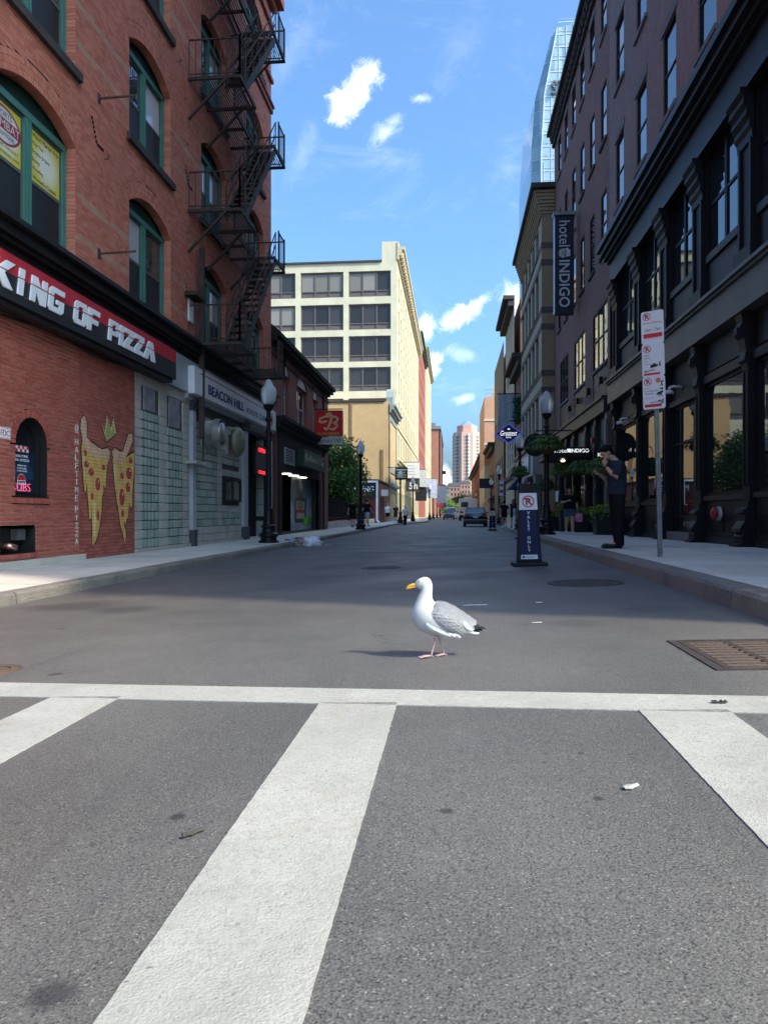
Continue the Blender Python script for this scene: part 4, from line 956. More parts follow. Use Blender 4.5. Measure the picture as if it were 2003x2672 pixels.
# ---- fire escape
fem = M('fire_escape_iron', (.055, .042, .036), .65, .3, var=.35, vs=6, bump=.3, bs=40, stain=.2)
fe = thing('fire_escape', 'rusty dark iron fire escape zigzagging up the red brick facade', 'fire escape', (LX, 18.8, 5.4))
XO, XI = -5.5, -6.12
LEV = (5.48, 8.95, 12.4, 15.88, 19.35)
Y0, Y1, Y2, Y3 = 18.8, 20.3, 22.5, 23.9
def grating(mb, x0, x1, y0, y1, z):
    n_ = int((x1 - x0) / .062)
    for i in range(n_ + 1): x = x0 + (x1 - x0) * i / n_; mb.box(x - .01, x + .01, y0, y1, z - .02, z + .004)
def rail(mb, p, q, z, h=.95, sp=.15, wave=0):
    p, q = Vector((*p, 0)), Vector((*q, 0)); L = (q - p).length; n_ = max(1, int(L / sp))
    for zz, w in ((z + h, .035), (z + .06, .025)): mb.bar((p.x, p.y, zz), (q.x, q.y, zz), w, w)
    for i in range(n_ + 1): a = p.lerp(q, i / n_); mb.bar((a.x, a.y, z), (a.x, a.y, z + h), .016)
for li, z in enumerate(LEV):
    g_ = MB(); grating(g_, LX + .03, XO, Y0, Y1, z); grating(g_, LX + .03, XI, Y1, Y2, z); grating(g_, LX + .03, XO, Y2, Y3, z)
    for y in (Y0, Y1, (Y1 + Y2) / 2): g_.box(LX, (XO if y < Y1 + .01 else XI) + .03, y - .03, y + .03, z - .1, z - .022)
    for y in (Y2, Y3): g_.box(LX, XO + .03, y - .03, y + .03, z - .1, z - .022)
    for (x, a, b_) in ((XO, Y0, Y1), (XI, Y1, Y2), (XO, Y2, Y3)): g_.box(x - .02, x + .02, a, b_, z - .09, z + .012)
    g_.build('platform', fem, fe)
    for segs in ((((LX + .03, Y0), (XO, Y0)), ((XO, Y0), (XO, Y0 + .5))), (((XI, Y1 + .1), (XI, Y2)),), (((XO, Y2 + .6), (XO, Y3)), ((LX + .03, Y3), (XO, Y3)))):
        r_ = MB()
        for p_, q_ in segs:
            rail(r_, p_, q_, z)
            for (x, y) in (p_, q_):
                if x > LX + .1: r_.bar((x, y, z - .08), (x, y, z + 1.02), .04)
        r_.build('railing', fem, fe)
    if z > 6:
        for y in (Y0, Y1): MB().bar((LX, y, z - 1.12), (XO - .35, y, z - .08), .055, .055).build('bracket', fem, fe)
        for y in (Y2, Y3): MB().bar((LX, y, z - 1.0), (XO - .5, y, z - .08), .05).build('bracket', fem, fe)
    if li < len(LEV) - 1:
        zt = LEV[li + 1]; ya, yb = 19.45, 22.8; n_ = 14
        s_ = MB()
        for x in (XO - .02, XI + .05): s_.bar((x, ya, z), (x, yb, zt), .03, .19)
        st_ = s_.build('stair', fem, fe)
        tr = MB().box(-.27, .27, -.115, .115, -.012, .012).mesh('tread', fem)
        for k in range(1, n_):
            f_ = k / n_; o = bpy.data.objects.new('tread', tr); link(o, st_); o.location = Vector(((XO + XI + .03) / 2, ya + (yb - ya) * f_, z + (zt - z) * f_)) - off(st_)
        h_ = MB()
        for x in (XO - .02, XI + .05):
            for hh in (.85, .45): h_.bar((x, ya, z + hh), (x, yb, zt + hh), .028, .028)
            for k in range(6): f_ = k / 5; y = ya + (yb - ya) * f_; zz = z + (zt - z) * f_; h_.bar((x, y, zz), (x, y, zz + .86), .022)
            for k in range(5): f_, g2 = k / 5, (k + 1) / 5; h_.bar((x, ya + (yb - ya) * f_, z + (zt - z) * f_ + .1), (x, ya + (yb - ya) * g2, z + (zt - z) * g2 + .8), .014)
        h_.build('handrail', fem, st_)
gd = thing('ladder_channel', 'tall brown steel guide channel hanging down the wall by the fire escape', 'steel channel', (-6.6, 19.6, 2.9))
MB().box(-6.7, -6.58, 19.12, 19.24, 2.98, 8.05).build('channel', M('brown_steel', (.07, .05, .042), .6, .3, var=.3, vs=3), gd); MB().tube([(-6.64, 19.28, 3.0), (-6.64, 19.28, 2.35)], .02, 8).build('rod', fem, gd); MB().box(LX, -6.55, 18.5, 19.24, 6.62, 6.72).build('arm', fem, gd)
sh_ = thing('wall_shelf', 'small pale bent metal arm sticking out below the steel channel', 'bracket', (LX, 19.0, 2.3)); MB().box(LX, LX + .3, 18.6, 19.35, 2.29, 2.36).build('arm', M('pale_metal', (.45, .44, .4), .5, .2, stain=.3), sh_)
nt_ = thing('paper_notice', 'small white paper notice on the brick pier left of the steel channel', 'notice', (LX, 18.9, 6.2)); MB().box(LX + .01, LX + .05, 18.75, 19.08, 6.02, 6.6).build('sheet', sw, nt_)

# ---- acorn street lamps
lampb = M('lamp_black', (.012, .0125, .014), .4, .2, var=.2, vs=4)
m, t, b = newmat('acorn_glass'); b.inputs['Base Color'].default_value = (.78, .80, .81, 1); b.inputs['Roughness'].default_value = .2; b.inputs['Transmission Weight'].default_value = .5; b.inputs['IOR'].default_value = 1.3
N = NT(t); wv = N.n('ShaderNodeTexWave'); wv.inputs['Scale'].default_value = 9; wv.bands_direction = 'Z'; N.l(N.coord('Object'), wv.inputs['Vector']); N.bump(wv.outputs[1], .3, .01, b); acorn = m
def lamp(label, x, y, z, arms=False):
    t = thing('street_lamp', label, 'street lamp', (x, y, z), 0, 'black acorn street lamps along the street')
    MB().lathe([(.30, 0), (.30, .06), (.24, .08), (.235, .16), (.29, .2), (.29, .26), (.2, .32), (.185, .42), (.225, .46), (.225, .5), (.17, .55), (.13, .75), (.115, .95), (.13, .97), (.13, 1.0), (.1, 1.02)], 16).build('base', lampb, t, True, bevel=.006)
    p = MB(); p.lathe([(.085, .98), (.075, 2.2), (.066, 3.2), (.085, 3.22), (.085, 3.28), (.066, 3.3), (.06, 3.55), (.1, 3.58), (.1, 3.64), (.07, 3.67), (.062, 3.86), (.12, 3.92), (.15, 3.98), (.17, 4.04), (.12, 4.06)], 14)
    for k in range(10):
        a = 2 * math.pi * k / 10; p.bar((.078 * math.cos(a), .078 * math.sin(a), 1.02), (.066 * math.cos(a), .066 * math.sin(a), 3.2), .016)
    p.build('post', lampb, t, True)
    gp = [(.12, 4.05), (.185, 4.14), (.225, 4.28), (.232, 4.4), (.215, 4.52), (.16, 4.6), (.125, 4.63), (.12, 4.68), (.09, 4.74), (.06, 4.78), (.03, 4.8)]
    MB().lathe(gp, 24).build('globe', acorn, t, True, True)
    MB().lathe([(.02, 4.78), (.028, 4.82), (.012, 4.85), (.008, 4.93)], 10).build('finial', lampb, t, True)
    MB().lathe([(.04, 4.06), (.05, 4.2), (.045, 4.4), (.02, 4.46)], 10).build('bulb_housing', M('lamp_inner', (.7, .71, .72), .5, var=.1), t, True)
    if arms: MB().tube([(-.28, 0, 3.0), (.28, 0, 3.0)], .012, 6).tube([(-.2, 0, 3.35), (.2, 0, 3.35)], .012, 6).build('banner_arm', lampb, t, True)
    return t
for lab, x, y in (('acorn street lamp in front of the athletic club, nearest on the left', -5.38, 21.35), ('acorn street lamp in front of the fence and tree on the left', -4.95, 39.7), ('acorn street lamp by the tan building, third on the left pavement', -4.72, 66.9), ('acorn street lamp in front of the white hanging signs, fourth on the left', -4.3, 80.0), ('acorn street lamp beneath the pale banners, fifth on the left', -3.15, 101), ('acorn street lamp far along the left kerb in front of the red building', -3.2, 122), ('distant acorn street lamp, second from the far end on the left', -3.2, 150), ('farthest acorn street lamp on the left', -3.2, 190)):
    lamp(lab, x, y, ZL)
for lab, x, y in (('acorn street lamp with a flower basket in front of the hotel, nearest on the right', 3.12, 25.2), ('acorn street lamp with a flower basket beyond the valet signs on the right', 3.32, 37.4), ('acorn street lamp, third along the right pavement', 3.75, 61), ('acorn street lamp, fourth along the right pavement', 4.25, 83), ('acorn street lamp beneath the black hanging sign far on the right', 4.3, 110), ('farthest acorn street lamp on the right by the motorhome', 4.3, 140)):
    lamp(lab, x, y, zw(y), arms=y < 40)
# ================================================================== further along the left
# ---- low brick pub
PXF = -6.95; FP = Fac('X', PXF, 1)
pb = thing('pub_building', 'two storey dark brick pub with arched windows and dark shopfront', 'building', (PXF, 27.7, 0))
pub_brick = brickwork('pub_brick', (.27, .085, .065), (.33, .115, .085), (.16, .08, .065), 'X', dirt=.45)
ops = [(30.0, 31.0, 5.05, 6.75), (32.7, 34.9, 4.93, 6.75), (36.5, 37.55, 5.05, 6.75)]
w_ = MB(); FP.wall(w_, 27.7, 41, 4.6, 8.0, ops, .25); FP.wall(w_, 27.7, 29.35, 0, 4.6, [], .1); FP.wall(w_, 37.9, 41, 0, 4.6, [], .1); FP.wall(w_, 29.35, 37.9, 2.75, 4.6, [], .1)
w_.build('wall', pub_brick, pb); MB().box(PXF - 12, PXF - 2, 27.7, 41, 0, 7.9).box(PXF - 12, PXF - .01, 27.72, 27.9, 0, 8.1).box(PXF - 12, PXF - .01, 40.8, 41, 0, 8.1).box(PXF - 12, PXF - .01, 27.8, 41, 7.8, 8.0).build('body', brickwork('pub_brick_end', (.17, .055, .045), (.22, .08, .06), (.11, .06, .05), 'Y', dirt=.45), pb)
white_old = M('old_white_paint', (.42, .42, .4), .6, var=.15)
for (a, b_, z0, z1) in ops:
    o = window(pb, FP, a, b_, z0, z1, white_old, pane_up, cols=2 if b_ - a > 1.5 else 1, rows=(.5,), ins=.2, fw=.07, sill=stone_d)
    yc = (a + b_) / 2; r = (b_ - a) / 2; rise = min(r, .42); RR = (r * r + rise * rise) / (2 * rise); zc = z1 + rise - RR; t0 = math.asin(min(1, r / RR)); h = MB(); k_ = 12
    tp = [(yc + RR * math.sin(-t0 + 2 * t0 * k / k_), zc + RR * math.cos(-t0 + 2 * t0 * k / k_)) for k in range(k_ + 1)]
    h.prism([(a, z1)] + tp[1:-1] + [(b_, z1)], lambda y, z: FP.P(y, z, .001), lambda y, z: FP.P(y, z, .004)); h.build('arch_light', M('arch_light', (.02, .022, .025), .3), o)
    v = MB()
    for k in range(18):
        q0, q1 = -t0 + 2 * t0 * (k + .06) / 18, -t0 + 2 * t0 * (k + .94) / 18; pts = [(yc + rr_ * math.sin(q), zc + rr_ * math.cos(q)) for rr_, q in ((RR, q0), (RR, q1), (RR + .26, q1), (RR + .26, q0))]
        v.prism(pts, lambda y, z: FP.P(y, z, -.01), lambda y, z: FP.P(y, z, .03))
    for s_, y in ((-1, a), (1, b_)): v.box(PXF, PXF + .04, min(y, y + .2 * s_), max(y, y + .2 * s_), z1 - .12, z1 + .04)
    v.build('arch_trim', pub_brick, o)
dk = M('tarred_wood', (.022, .019, .018), .7, var=.3, vs=2.5, bump=.3, bs=15)
co = MB()
for (z0, z1, d) in ((7.15, 7.22, .05), (7.5, 7.62, .12), (7.62, 7.78, .3), (7.78, 7.92, .42)): FP.box(co, 27.75, 41.1, z0, z1, 0, d)
co.add([FP.P(y, z, d) for y in (27.75, 41.1) for (z, d) in ((7.92, .44), (8.25, .05), (8.25, -.6), (7.92, -.6))], [(0, 1, 5, 4), (1, 2, 6, 5), (0, 3, 2, 1), (4, 5, 6, 7), (0, 4, 7, 3)])
co.build('cornice', dk, pb)
sf = MB()
for (z0, z1, d) in ((4.3, 4.4, .1), (4.4, 4.62, .2), (4.62, 4.72, .34), (4.72, 4.85, .4)): FP.box(sf, 28.6, 40.2, z0, z1, 0, d)
FP.box(sf, 29.0, 38.2, 2.72, 4.3, 0, .06); FP.box(sf, 29.0, 29.4, .13, 2.72, -.1, .1); FP.box(sf, 37.9, 38.3, .13, 2.72, -.1, .1); sf.build('shopfront', dk, pb)
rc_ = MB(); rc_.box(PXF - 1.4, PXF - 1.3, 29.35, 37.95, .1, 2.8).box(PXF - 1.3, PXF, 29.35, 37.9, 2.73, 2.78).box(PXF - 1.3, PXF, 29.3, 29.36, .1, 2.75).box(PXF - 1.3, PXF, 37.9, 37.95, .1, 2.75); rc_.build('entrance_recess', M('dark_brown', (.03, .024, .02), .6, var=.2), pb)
MB().box(PXF - 1.3, PXF + .05, 29.4, 37.9, .11, .17).build('step', stone_d, pb)
for y in (31.6, 33.2, 35.0): MB().lathe([(.24, 0), (.24, -.03), (.0, -.035)], 20, (PXF - .25, y, 2.73), cap=False).build('downlight', lampw, pb)
lv = MB(); FP.box(lv, 29.9, 31.7, 3.05, 3.12, .06, .12); FP.box(lv, 29.9, 31.7, 3.66, 3.72, .06, .12); FP.box(lv, 29.9, 29.97, 3.12, 3.66, .06, .12); FP.box(lv, 31.63, 31.7, 3.12, 3.66, .06, .12); lv = lv.build('louvre', M('grey_metal', (.4, .4, .41), .5, .4), pb)
for k in range(5): q = MB(); FP.box(q, 29.98, 31.62, 3.13 + k * .105, 3.185 + k * .105, .06, .115); q.build('blade', MATS['grey_metal'], lv)
q = MB(); FP.box(q, 29.97, 31.63, 3.12, 3.66, .058, .063); q.build('backing', black_hole, lv)
dp = MB(); dp.box(PXF + .03, PXF + .12, 39.1, 39.2, .13, 7.6).build('downpipe', dk, pb); MB().box(PXF, PXF + .1, 28.1, 28.35, .13, 4.3).build('red_pier', M('red_pier', (.13, .04, .035), .7, var=.2), pb)
# posters in the doorway
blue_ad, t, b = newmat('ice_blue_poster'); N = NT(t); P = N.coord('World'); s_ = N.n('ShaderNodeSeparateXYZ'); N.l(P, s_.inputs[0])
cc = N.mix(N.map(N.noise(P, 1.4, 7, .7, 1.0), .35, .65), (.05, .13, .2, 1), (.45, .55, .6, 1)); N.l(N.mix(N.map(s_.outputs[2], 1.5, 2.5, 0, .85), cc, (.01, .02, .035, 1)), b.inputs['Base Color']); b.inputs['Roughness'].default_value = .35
ad = thing('bottle_poster', 'large icy blue window poster of a dark bottle in the pub doorway', 'poster', (PXF - .3, 33, .17))
MB().box(PXF - .35, PXF - .3, 33.0, 37.75, .2, 2.7).build('sheet', blue_ad, ad)
bot = M('bottle_green', (.012, .022, .012), .3, var=.1)
def ipoly(pts, name, mat, th, x=PXF - .3, par=ad): return flat(name, mat, [pts], par, x=x, th=th)
ipoly([(33.6, .65), (33.9, .55), (36.0, .55), (36.25, .65), (36.25, 1.62), (35.9, 1.75), (35.35, 1.78), (35.35, 2.08), (34.5, 2.08), (34.5, 1.78), (33.9, 1.75), (33.6, 1.62)], 'bottle', bot, .004)
ipoly([(33.95, .75), (35.9, .75), (35.9, 1.58), (33.95, 1.58)], 'label', M('label_cream', (.4, .38, .3), .5), .006); ipoly([(33.95, 1.02), (35.9, 1.02), (35.9, 1.18), (33.95, 1.18)], 'band', sr, .008)
ipoly(disc(34.9, 1.38, .5, .17, 16), 'emblem', bot, .008); ipoly(disc(34.9, 1.38, .3, .1, 12), 'emblem_ring', MATS['mural_gold'], .010)
lime = M('lime_green', (.12, .5, .03), .4, var=.1)
ipoly([(35.7, .42), (36.5, .42), (36.7, .78), (35.55, .78)], 'green_cup', lime, .03); ipoly([(36.75, .48), (37.5, .48), (37.65, .8), (36.7, .8)], 'green_cup', M('dark_lime', (.05, .28, .02), .4), .03)
ic = thing('door_poster', 'narrow blue poster with white lettering on the pub door', 'poster', (PXF - .6, 30.8, .17))
MB().box(PXF - .66, PXF - .6, 30.8, 32.4, .2, 2.5).build('sheet', blue_ad, ic); text('ICE', 1.2, .32, sw, ic, (PXF - .598, 31.65, 1.45), R_(90)); text('COLD', 1.2, .24, sw, ic, (PXF - .598, 31.65, 1.12), R_(90))
MB().box(PXF - .62, PXF - .59, 31.0, 32.3, .25, .95).build('pale_panel', M('pale_blue', (.25, .45, .6), .4), ic)
tp_ = thing('pub_sign', 'long dark green sign box with cream lettering over the pub entrance', 'sign', (PXF, 32.2, 3.1)); MB().box(PXF + .06, PXF + .42, 32.25, 37.85, 3.1, 3.85).build('box', M('sign_green', (.02, .045, .035), .5, var=.2), tp_)
cream_l = M('letter_cream', (.38, .36, .26), .5); text("Sullivan's Tap", 4.4, .42, cream_l, tp_, (PXF + .42, 35.0, 3.48), R_(90), depth=.01); flat('emblem', MATS['mural_gold'], [disc(32.62, 3.48, .14, .22)], tp_, x=PXF + .42, th=.006)
# projecting beer sign
bs = thing('beer_sign', 'square red projecting sign with a gold script letter above a white name strip', 'sign', (-6.17, 36.9, 4.4))
beer = M('beer_red', (.62, .01, .02), .35, var=.15, emit=.0); MB().box(-6.86, -5.5, 36.72, 37.08, 4.88, 6.15).build('box', beer, bs, bevel=.02)
bg_ = M('beer_gold', (.62, .40, .07), .35, .3); fr_ = MB()
for (a, b_, c_, d) in ((-6.86, -5.5, 6.12, 6.16), (-6.86, -5.5, 4.87, 4.9), (-6.865, -6.835, 4.9, 6.12), (-5.525, -5.495, 4.9, 6.12)): fr_.box(a, b_, 36.70, 36.73, c_, d)
fr_.build('edge_trim', M('bronze', (.2, .12, .06), .4, .5), bs)
def ribz(pts, w, name, mat, y, th=.02, par=bs):
    m_ = MB(); m_.prism(ribbon(pts, w), lambda a, b_: (a, y, b_), lambda a, b_: (a, y - th, b_)); return m_.build(name, mat, par)
script = [[(-6.4, 5.28), (-6.32, 5.2), (-6.25, 5.22), (-6.15, 5.45), (-6.05, 5.75), (-6.02, 5.86)], [(-6.3, 5.62), (-6.55, 5.55), (-6.68, 5.62), (-6.62, 5.74), (-6.4, 5.83), (-6.1, 5.87), (-5.85, 5.83), (-5.72, 5.74), (-5.78, 5.6), (-5.98, 5.53)], [(-5.98, 5.53), (-5.82, 5.5), (-5.76, 5.4), (-5.84, 5.27), (-6.0, 5.2), (-6.13, 5.24)]]
for pts in script: ribz(pts, .055, 'script_outline', sw, 36.72, .012)
for pts in script: ribz(pts, .036, 'script_letter', bg_, 36.708, .012)
text('BUDWEISER', 1.14, .13, bg_, bs, (-6.18, 36.715, 4.99), 0, depth=.012); cw = MB(); cw.prism([(-6.32, 5.93), (-6.04, 5.93), (-6.0, 6.05), (-6.1, 6.0), (-6.18, 6.08), (-6.26, 6.0), (-6.36, 6.05)], lambda a, b_: (a, 36.72, b_), lambda a, b_: (a, 36.705, b_)); cw.build('crown', bg_, bs)
MB().box(-6.8, -5.5, 36.75, 37.05, 4.47, 4.82).build('name_strip', M('strip_white', (.5, .5, .48), .5, stain=.2), bs); text("Sullivan's TAP", 1.1, .2, M('letter_teal', (.03, .06, .07), .5), bs, (-6.15, 36.748, 4.645), 0)
MB().tube([(PXF, 36.9, 6.25), (-5.5, 36.9, 6.25)], .025, 8).tube([(-6.8, 36.9, 6.25), (-6.8, 36.9, 4.5)], .02, 8).build('bracket', dk, bs)

# ---- foliage
def leafmat(name, c1, c2, c3):
    m, t, b = newmat(name); N = NT(t); g = N.n('ShaderNodeNewGeometry'); oi = N.n('ShaderNodeObjectInfo'); r = N.n('ShaderNodeValToRGB')
    r.color_ramp.elements[0].color = c4(c1); r.color_ramp.elements[1].color = c4(c3); e = r.color_ramp.elements.new(.5); e.color = c4(c2); N.l(g.outputs['Random Per Island'], r.inputs[0])
    N.l(r.outputs[0], b.inputs['Base Color']); b.inputs['Roughness'].default_value = .55; b.inputs['Specular IOR Level'].default_value = .35
    tr = N.n('ShaderNodeBsdfTranslucent'); N.l(r.outputs[0], tr.inputs[0]); mx = N.n('ShaderNodeMixShader'); mx.inputs[0].default_value = .3
    out = [n for n in t.nodes if n.type == 'OUTPUT_MATERIAL'][0]; N.l(b.outputs[0], mx.inputs[1]); N.l(tr.outputs[0], mx.inputs[2]); N.l(mx.outputs[0], out.inputs[0]); return m
leaf_mid = leafmat('leaf_green', (.035, .075, .02), (.06, .12, .03), (.1, .17, .05)); leaf_dark = leafmat('leaf_dark', (.018, .05, .016), (.035, .08, .024), (.06, .115, .035)); leaf_light = leafmat('leaf_light', (.09, .16, .03), (.14, .22, .045), (.2, .28, .07))
leaf_tree = leafmat('leaf_locust', (.05, .11, .03), (.085, .17, .04), (.14, .24, .065)); bark = M('bark', (.09, .065, .05), .9, var=.3, vs=8, bump=.8, bs=25)
def leaf(mb, p, d, up, L, W):
    s = d.cross(up); s = s.normalized() if s.length > 1e-3 else d.orthogonal().normalized(); n = s.cross(d) * .12 * L
    mb.add([p, p + d * L * .45 + s * W / 2 - n, p + d * L, p + d * L * .45 - s * W / 2 - n], [(0, 1, 2, 3)])
def rdir(rng): 
    while True:
        v = Vector((rng.uniform(-1, 1), rng.uniform(-1, 1), rng.uniform(-1, 1)))
        if .05 < v.length < 1: return v.normalized()
def tree(label, x, y, z, H, crown, rad, nclump, nleaf, ls, mat, seed, group=None, trunk_r=.12, name='street_tree'):
    rng = random.Random(seed); t = thing(name, label, 'tree', (x, y, z), 0, group); c = Vector(crown); R = Vector(rad)
    tk = MB(); top = Vector((c.x * .6, c.y * .6, c.z - R.z * .3)); tk.tube([(0, 0, -.1), (top.x * .2, top.y * .2, top.z * .5), top, (c.x, c.y, c.z + R.z * .4)], [trunk_r * 1.3, trunk_r, trunk_r * .7, trunk_r * .25], 10)
    lv = MB(); cl = []
    for _ in range(nclump):
        d = rdir(rng); k = rng.random() ** .45; q = c + Vector((d.x * R.x * k, d.y * R.y * k, d.z * R.z * k)) * (1 + .25 * mnoise.noise(d * 1.7 + Vector((seed, 0, 0)))); cl.append(q)
        if rng.random() < .35: tk.tube([top, top.lerp(q, .5) + Vector((0, 0, -.1 * R.z)), q], [trunk_r * .35, trunk_r * .2, trunk_r * .06], 5)
    tk.build('trunk', bark, t, True)
    for q in cl:
        cr = rng.uniform(.16, .3) * min(R)
        for _ in range(nleaf):
            d = rdir(rng); p = q + d * cr * rng.random() ** .5 * Vector((1.2, 1.2, .7)).length / 1.6
            dd = (rdir(rng) + Vector((0, 0, -.35)) + d * .5).normalized(); leaf(lv, p, dd, rdir(rng), ls * rng.uniform(.7, 1.2), ls * .5)
    lv.build('crown', mat, t, True); return t
tree('leafy green tree behind the iron fence beside the pub', -8.5, 51, .1, 6, (-.2, 0, 3.7), (3.0, 2.9, 2.6), 260, 60, .25, leaf_tree, 3)
# ---- lot: low wall, railings, boards
lw = thing('low_wall', 'low concrete wall under the iron fence by the pub', 'wall', (-7.0, 41.1, 0)); 
for k in range(8): MB().box(-7.25, -6.95, 41.1 + k * 3.1, 44.15 + k * 3.1, 0, .52).build('wall_block', cmu, lw)
fn = thing('iron_fence', 'black iron railing fence along the lot beside the pub', 'fence', (-7.1, 41.1, .5))
for k in range(9): MB().box(-7.13, -7.06, 41.2 + k * 3.05, 41.27 + k * 3.05, .5, 2.05).build('post', lampb, fn)
for z in (.72, 1.75): MB().box(-7.115, -7.075, 41.2, 65.7, z, z + .04).build('rail', lampb, fn)
pk = MB().box(-.011, .011, -.011, .011, 0, 1.3).mesh('picket', lampb)
for k in range(176): inst('picket', pk, (-7.095, 41.3 + k * .138, .58), fn)
for i, (y, c_) in enumerate(((44.5, (.5, .5, .5)), (48.2, (.34, .3, .32)), (52.5, (.4, .33, .34)))):
    q = thing('notice_board', ('white notice board behind the fence nearest the pub', 'faded poster board behind the fence under the tree', 'reddish faded board behind the fence farther from the pub')[i], 'notice board', (-7.6, y, .5))
    MB().box(-7.62, -7.58, y, y + 2.2, .95, 1.75).build('board', M('board%d' % i, c_, .6, var=.45, vs=5), q); MB().box(-7.6, -7.56, y + .1, y + .16, .0, 1.0).build('leg', lampb, q); MB().box(-7.6, -7.56, y + 2, y + 2.06, .0, 1.0).build('leg', lampb, q)
gt = MB(); rng = random.Random(5)
for _ in range(2600):
    p = Vector((rng.uniform(-9.5, -7.3), rng.uniform(41.5, 66), .12)); leaf(gt, p, (rdir(rng) * .5 + Vector((0, 0, 1))).normalized(), rdir(rng), rng.uniform(.1, .3), .04)
tag(gt.build('grass_strip', leaf_mid), 'grass growing behind the low wall of the lot', 'grass', kind='stuff')
# ---- parking booth
bo_ = thing('parking_booth', 'small red brick parking booth with white gutter and black sign', 'booth', (-6.9, 68, 0))
redp = M('red_painted_brick', (.26, .028, .024), .7, var=.15, vs=3, coord='World', stain=.2)
MB().box(-12.5, -6.92, 68, 81, 0, 4.0).build('wall', redp, bo_); MB().box(-6.93, -6.9, 68.3, 81, 0, 4.0).build('street_wall', brickwork('booth_brick', (.24, .075, .05), (.30, .11, .07), (.2, .12, .1), 'X'), bo_)
MB().box(-12.6, -6.8, 67.9, 81, 4.0, 4.15).build('roof', stone_d, bo_); MB().box(-12.5, -6.85, 67.78, 67.95, 3.85, 4.02).build('gutter', sw, bo_)
MB().tube([(-6.95, 67.88, 3.9), (-6.95, 67.88, .35), (-6.75, 67.8, .2)], .1, 8).build('downspout', sw, bo_)
for y in (70.5, 73): MB().box(-6.89, -6.86, y, y + 1.1, .15, 2.6).build('door', M('brown_door', (.06, .03, .025), .6), bo_)
MB().box(-6.9, -6.3, 71.5, 72.6, 2.7, 3.3).build('bracket_sign', sw, bo_)
ps = thing('parking_sign', 'black parking sign with white letters and a red bar on the booth', 'sign', (-8.4, 67.9, 2.6)); MB().box(-9.9, -7.15, 67.86, 67.97, 2.4, 3.75).build('board', sb, ps)
text('PARKING', 2.5, .55, sw, ps, (-8.5, 67.858, 3.25), 0, offset=.02); MB().box(-9.2, -7.9, 67.84, 67.86, 2.62, 2.78).build('red_bar', sr, ps); pt_ = MB(); pt_.prism([(-9.2, 2.5), (-9.2, 2.9), (-9.5, 2.7)], lambda a, b_: (a, 67.86, b_), lambda a, b_: (a, 67.84, b_)); pt_.build('arrow', sr, ps)
MB().box(-11.8, -10.3, 67.95, 68.02, 1.0, 2.3).build('window', pane_up, bo_)
# ---- tan walled building with grey-green front
tb = thing('tan_building', 'three storey building with a blank tan brick side wall and grey-green front', 'building', (-6.9, 81, 0))
MB().box(-18, -7.0, 81, 92, 0, 13.3).build('side_wall', brickwork('tan_brickwork', (.52, .355, .17), (.56, .39, .195), (.44, .30, .145), 'Y', dirt=.22), tb)
gg = M('grey_green_paint', (.23, .27, .26), .55, var=.12); FT = Fac('X', -6.9, 1)
tops = [(82.2, 90.8, 6.2, 11.4), (82.2, 90.8, 4.6, 5.6), (82.2, 90.8, .6, 3.4)]; q = MB(); FT.wall(q, 81, 92, 0, 13.2, tops, .3); q.build('front', gg, tb)
for (a, b_, z0, z1) in tops: window(tb, FT, a, b_, z0, z1, gg, pane_up, cols=5, rows=(), ins=.25, fw=.14)
q = MB(); [FT.box(q, 80.9, 92, z0, z1, 0, d) for (z0, z1, d) in ((12.1, 12.4, .2), (12.4, 12.75, .5), (12.75, 12.95, .7))]; q.build('cornice', gg, tb); q = MB(); FT.box(q, 80.9, 92, 4.0, 4.3, 0, .3); q.build('string_course', gg, tb)
q = MB(); q.box(-18.2, -7.4, 80.85, 81.3, 13.3, 13.5).build('coping', stone_d, tb); q = MB(); q.prism([(81.2, 12.95), (84.5, 12.95), (84.0, 13.9), (83.2, 14.4), (82.5, 14.9), (81.6, 14.5), (81.2, 13.8)], lambda a, b_: (-7.3, a, b_), lambda a, b_: (-6.6, a, b_)); q.build('pediment', gg, tb)
dkp = M('old_patch', (.2, .13, .07), .9, var=.2); q = MB(); q.box(-11.3, -11.05, 80.9, 81.0, 5.6, 13.2).box(-11.3, -10.2, 80.9, 81.0, 5.4, 5.65); q.build('duct', dkp, tb); MB().box(-7.9, -7.6, 80.92, 81.0, 4.2, 8.0).build('pipe', dkp, tb)
# ---- big cream office building
cb_ = thing('cream_building', 'large pale cream office building with wide grey windows on its near end', 'building', (-6.9, 92, 0))
cwall = M('pale_green_stucco', (.53, .51, .38), .85, var=.1, vs=.6, coord='World', stain=.18); cfront = M('cream_stone', (.47, .41, .27), .8, var=.07, vs=1, coord='World')
FE_ = Fac('Y', 92, -1); FS = Fac('X', -6.9, 1)
rows_ = [(28.1, 31.3), (24.0, 27.2), (20.0, 23.2), (16.3, 19.3), (12.2, 15.4)]; bays = [(-13.0, -7.7), (-19.1, -13.65), (-25.3, -19.75), (-31.5, -25.95)]
eops = [(a, b_, z0, z1) for (z0, z1) in rows_ for (a, b_) in bays]
q = MB(); FE_.wall(q, -34, -6.9, 0, 32.4, eops, .35); q.box(-34, -7.2, 92.5, 150, 31.8, 32.3); q.build('end_wall', cwall, cb_); MB().box(-8.8, -6.92, 92.0, 96, 32.4, 34.9).build('corner_parapet', cwall, cb_); MB().box(-34, -8.8, 91.8, 92.3, 32.4, 32.6).build('coping', stone_d, cb_)
taupe = M('taupe_frame', (.12, .105, .1), .5, .2); off_glass = glassy('office_glass', (.028, .027, .027), .12, .35, .35, var=.5); blind = glassy('office_blind', (.2, .19, .17), .3, .1, .3, var=.3); spand = M('taupe_panel', (.11, .095, .095), .5, var=.1)
rng = random.Random(11)
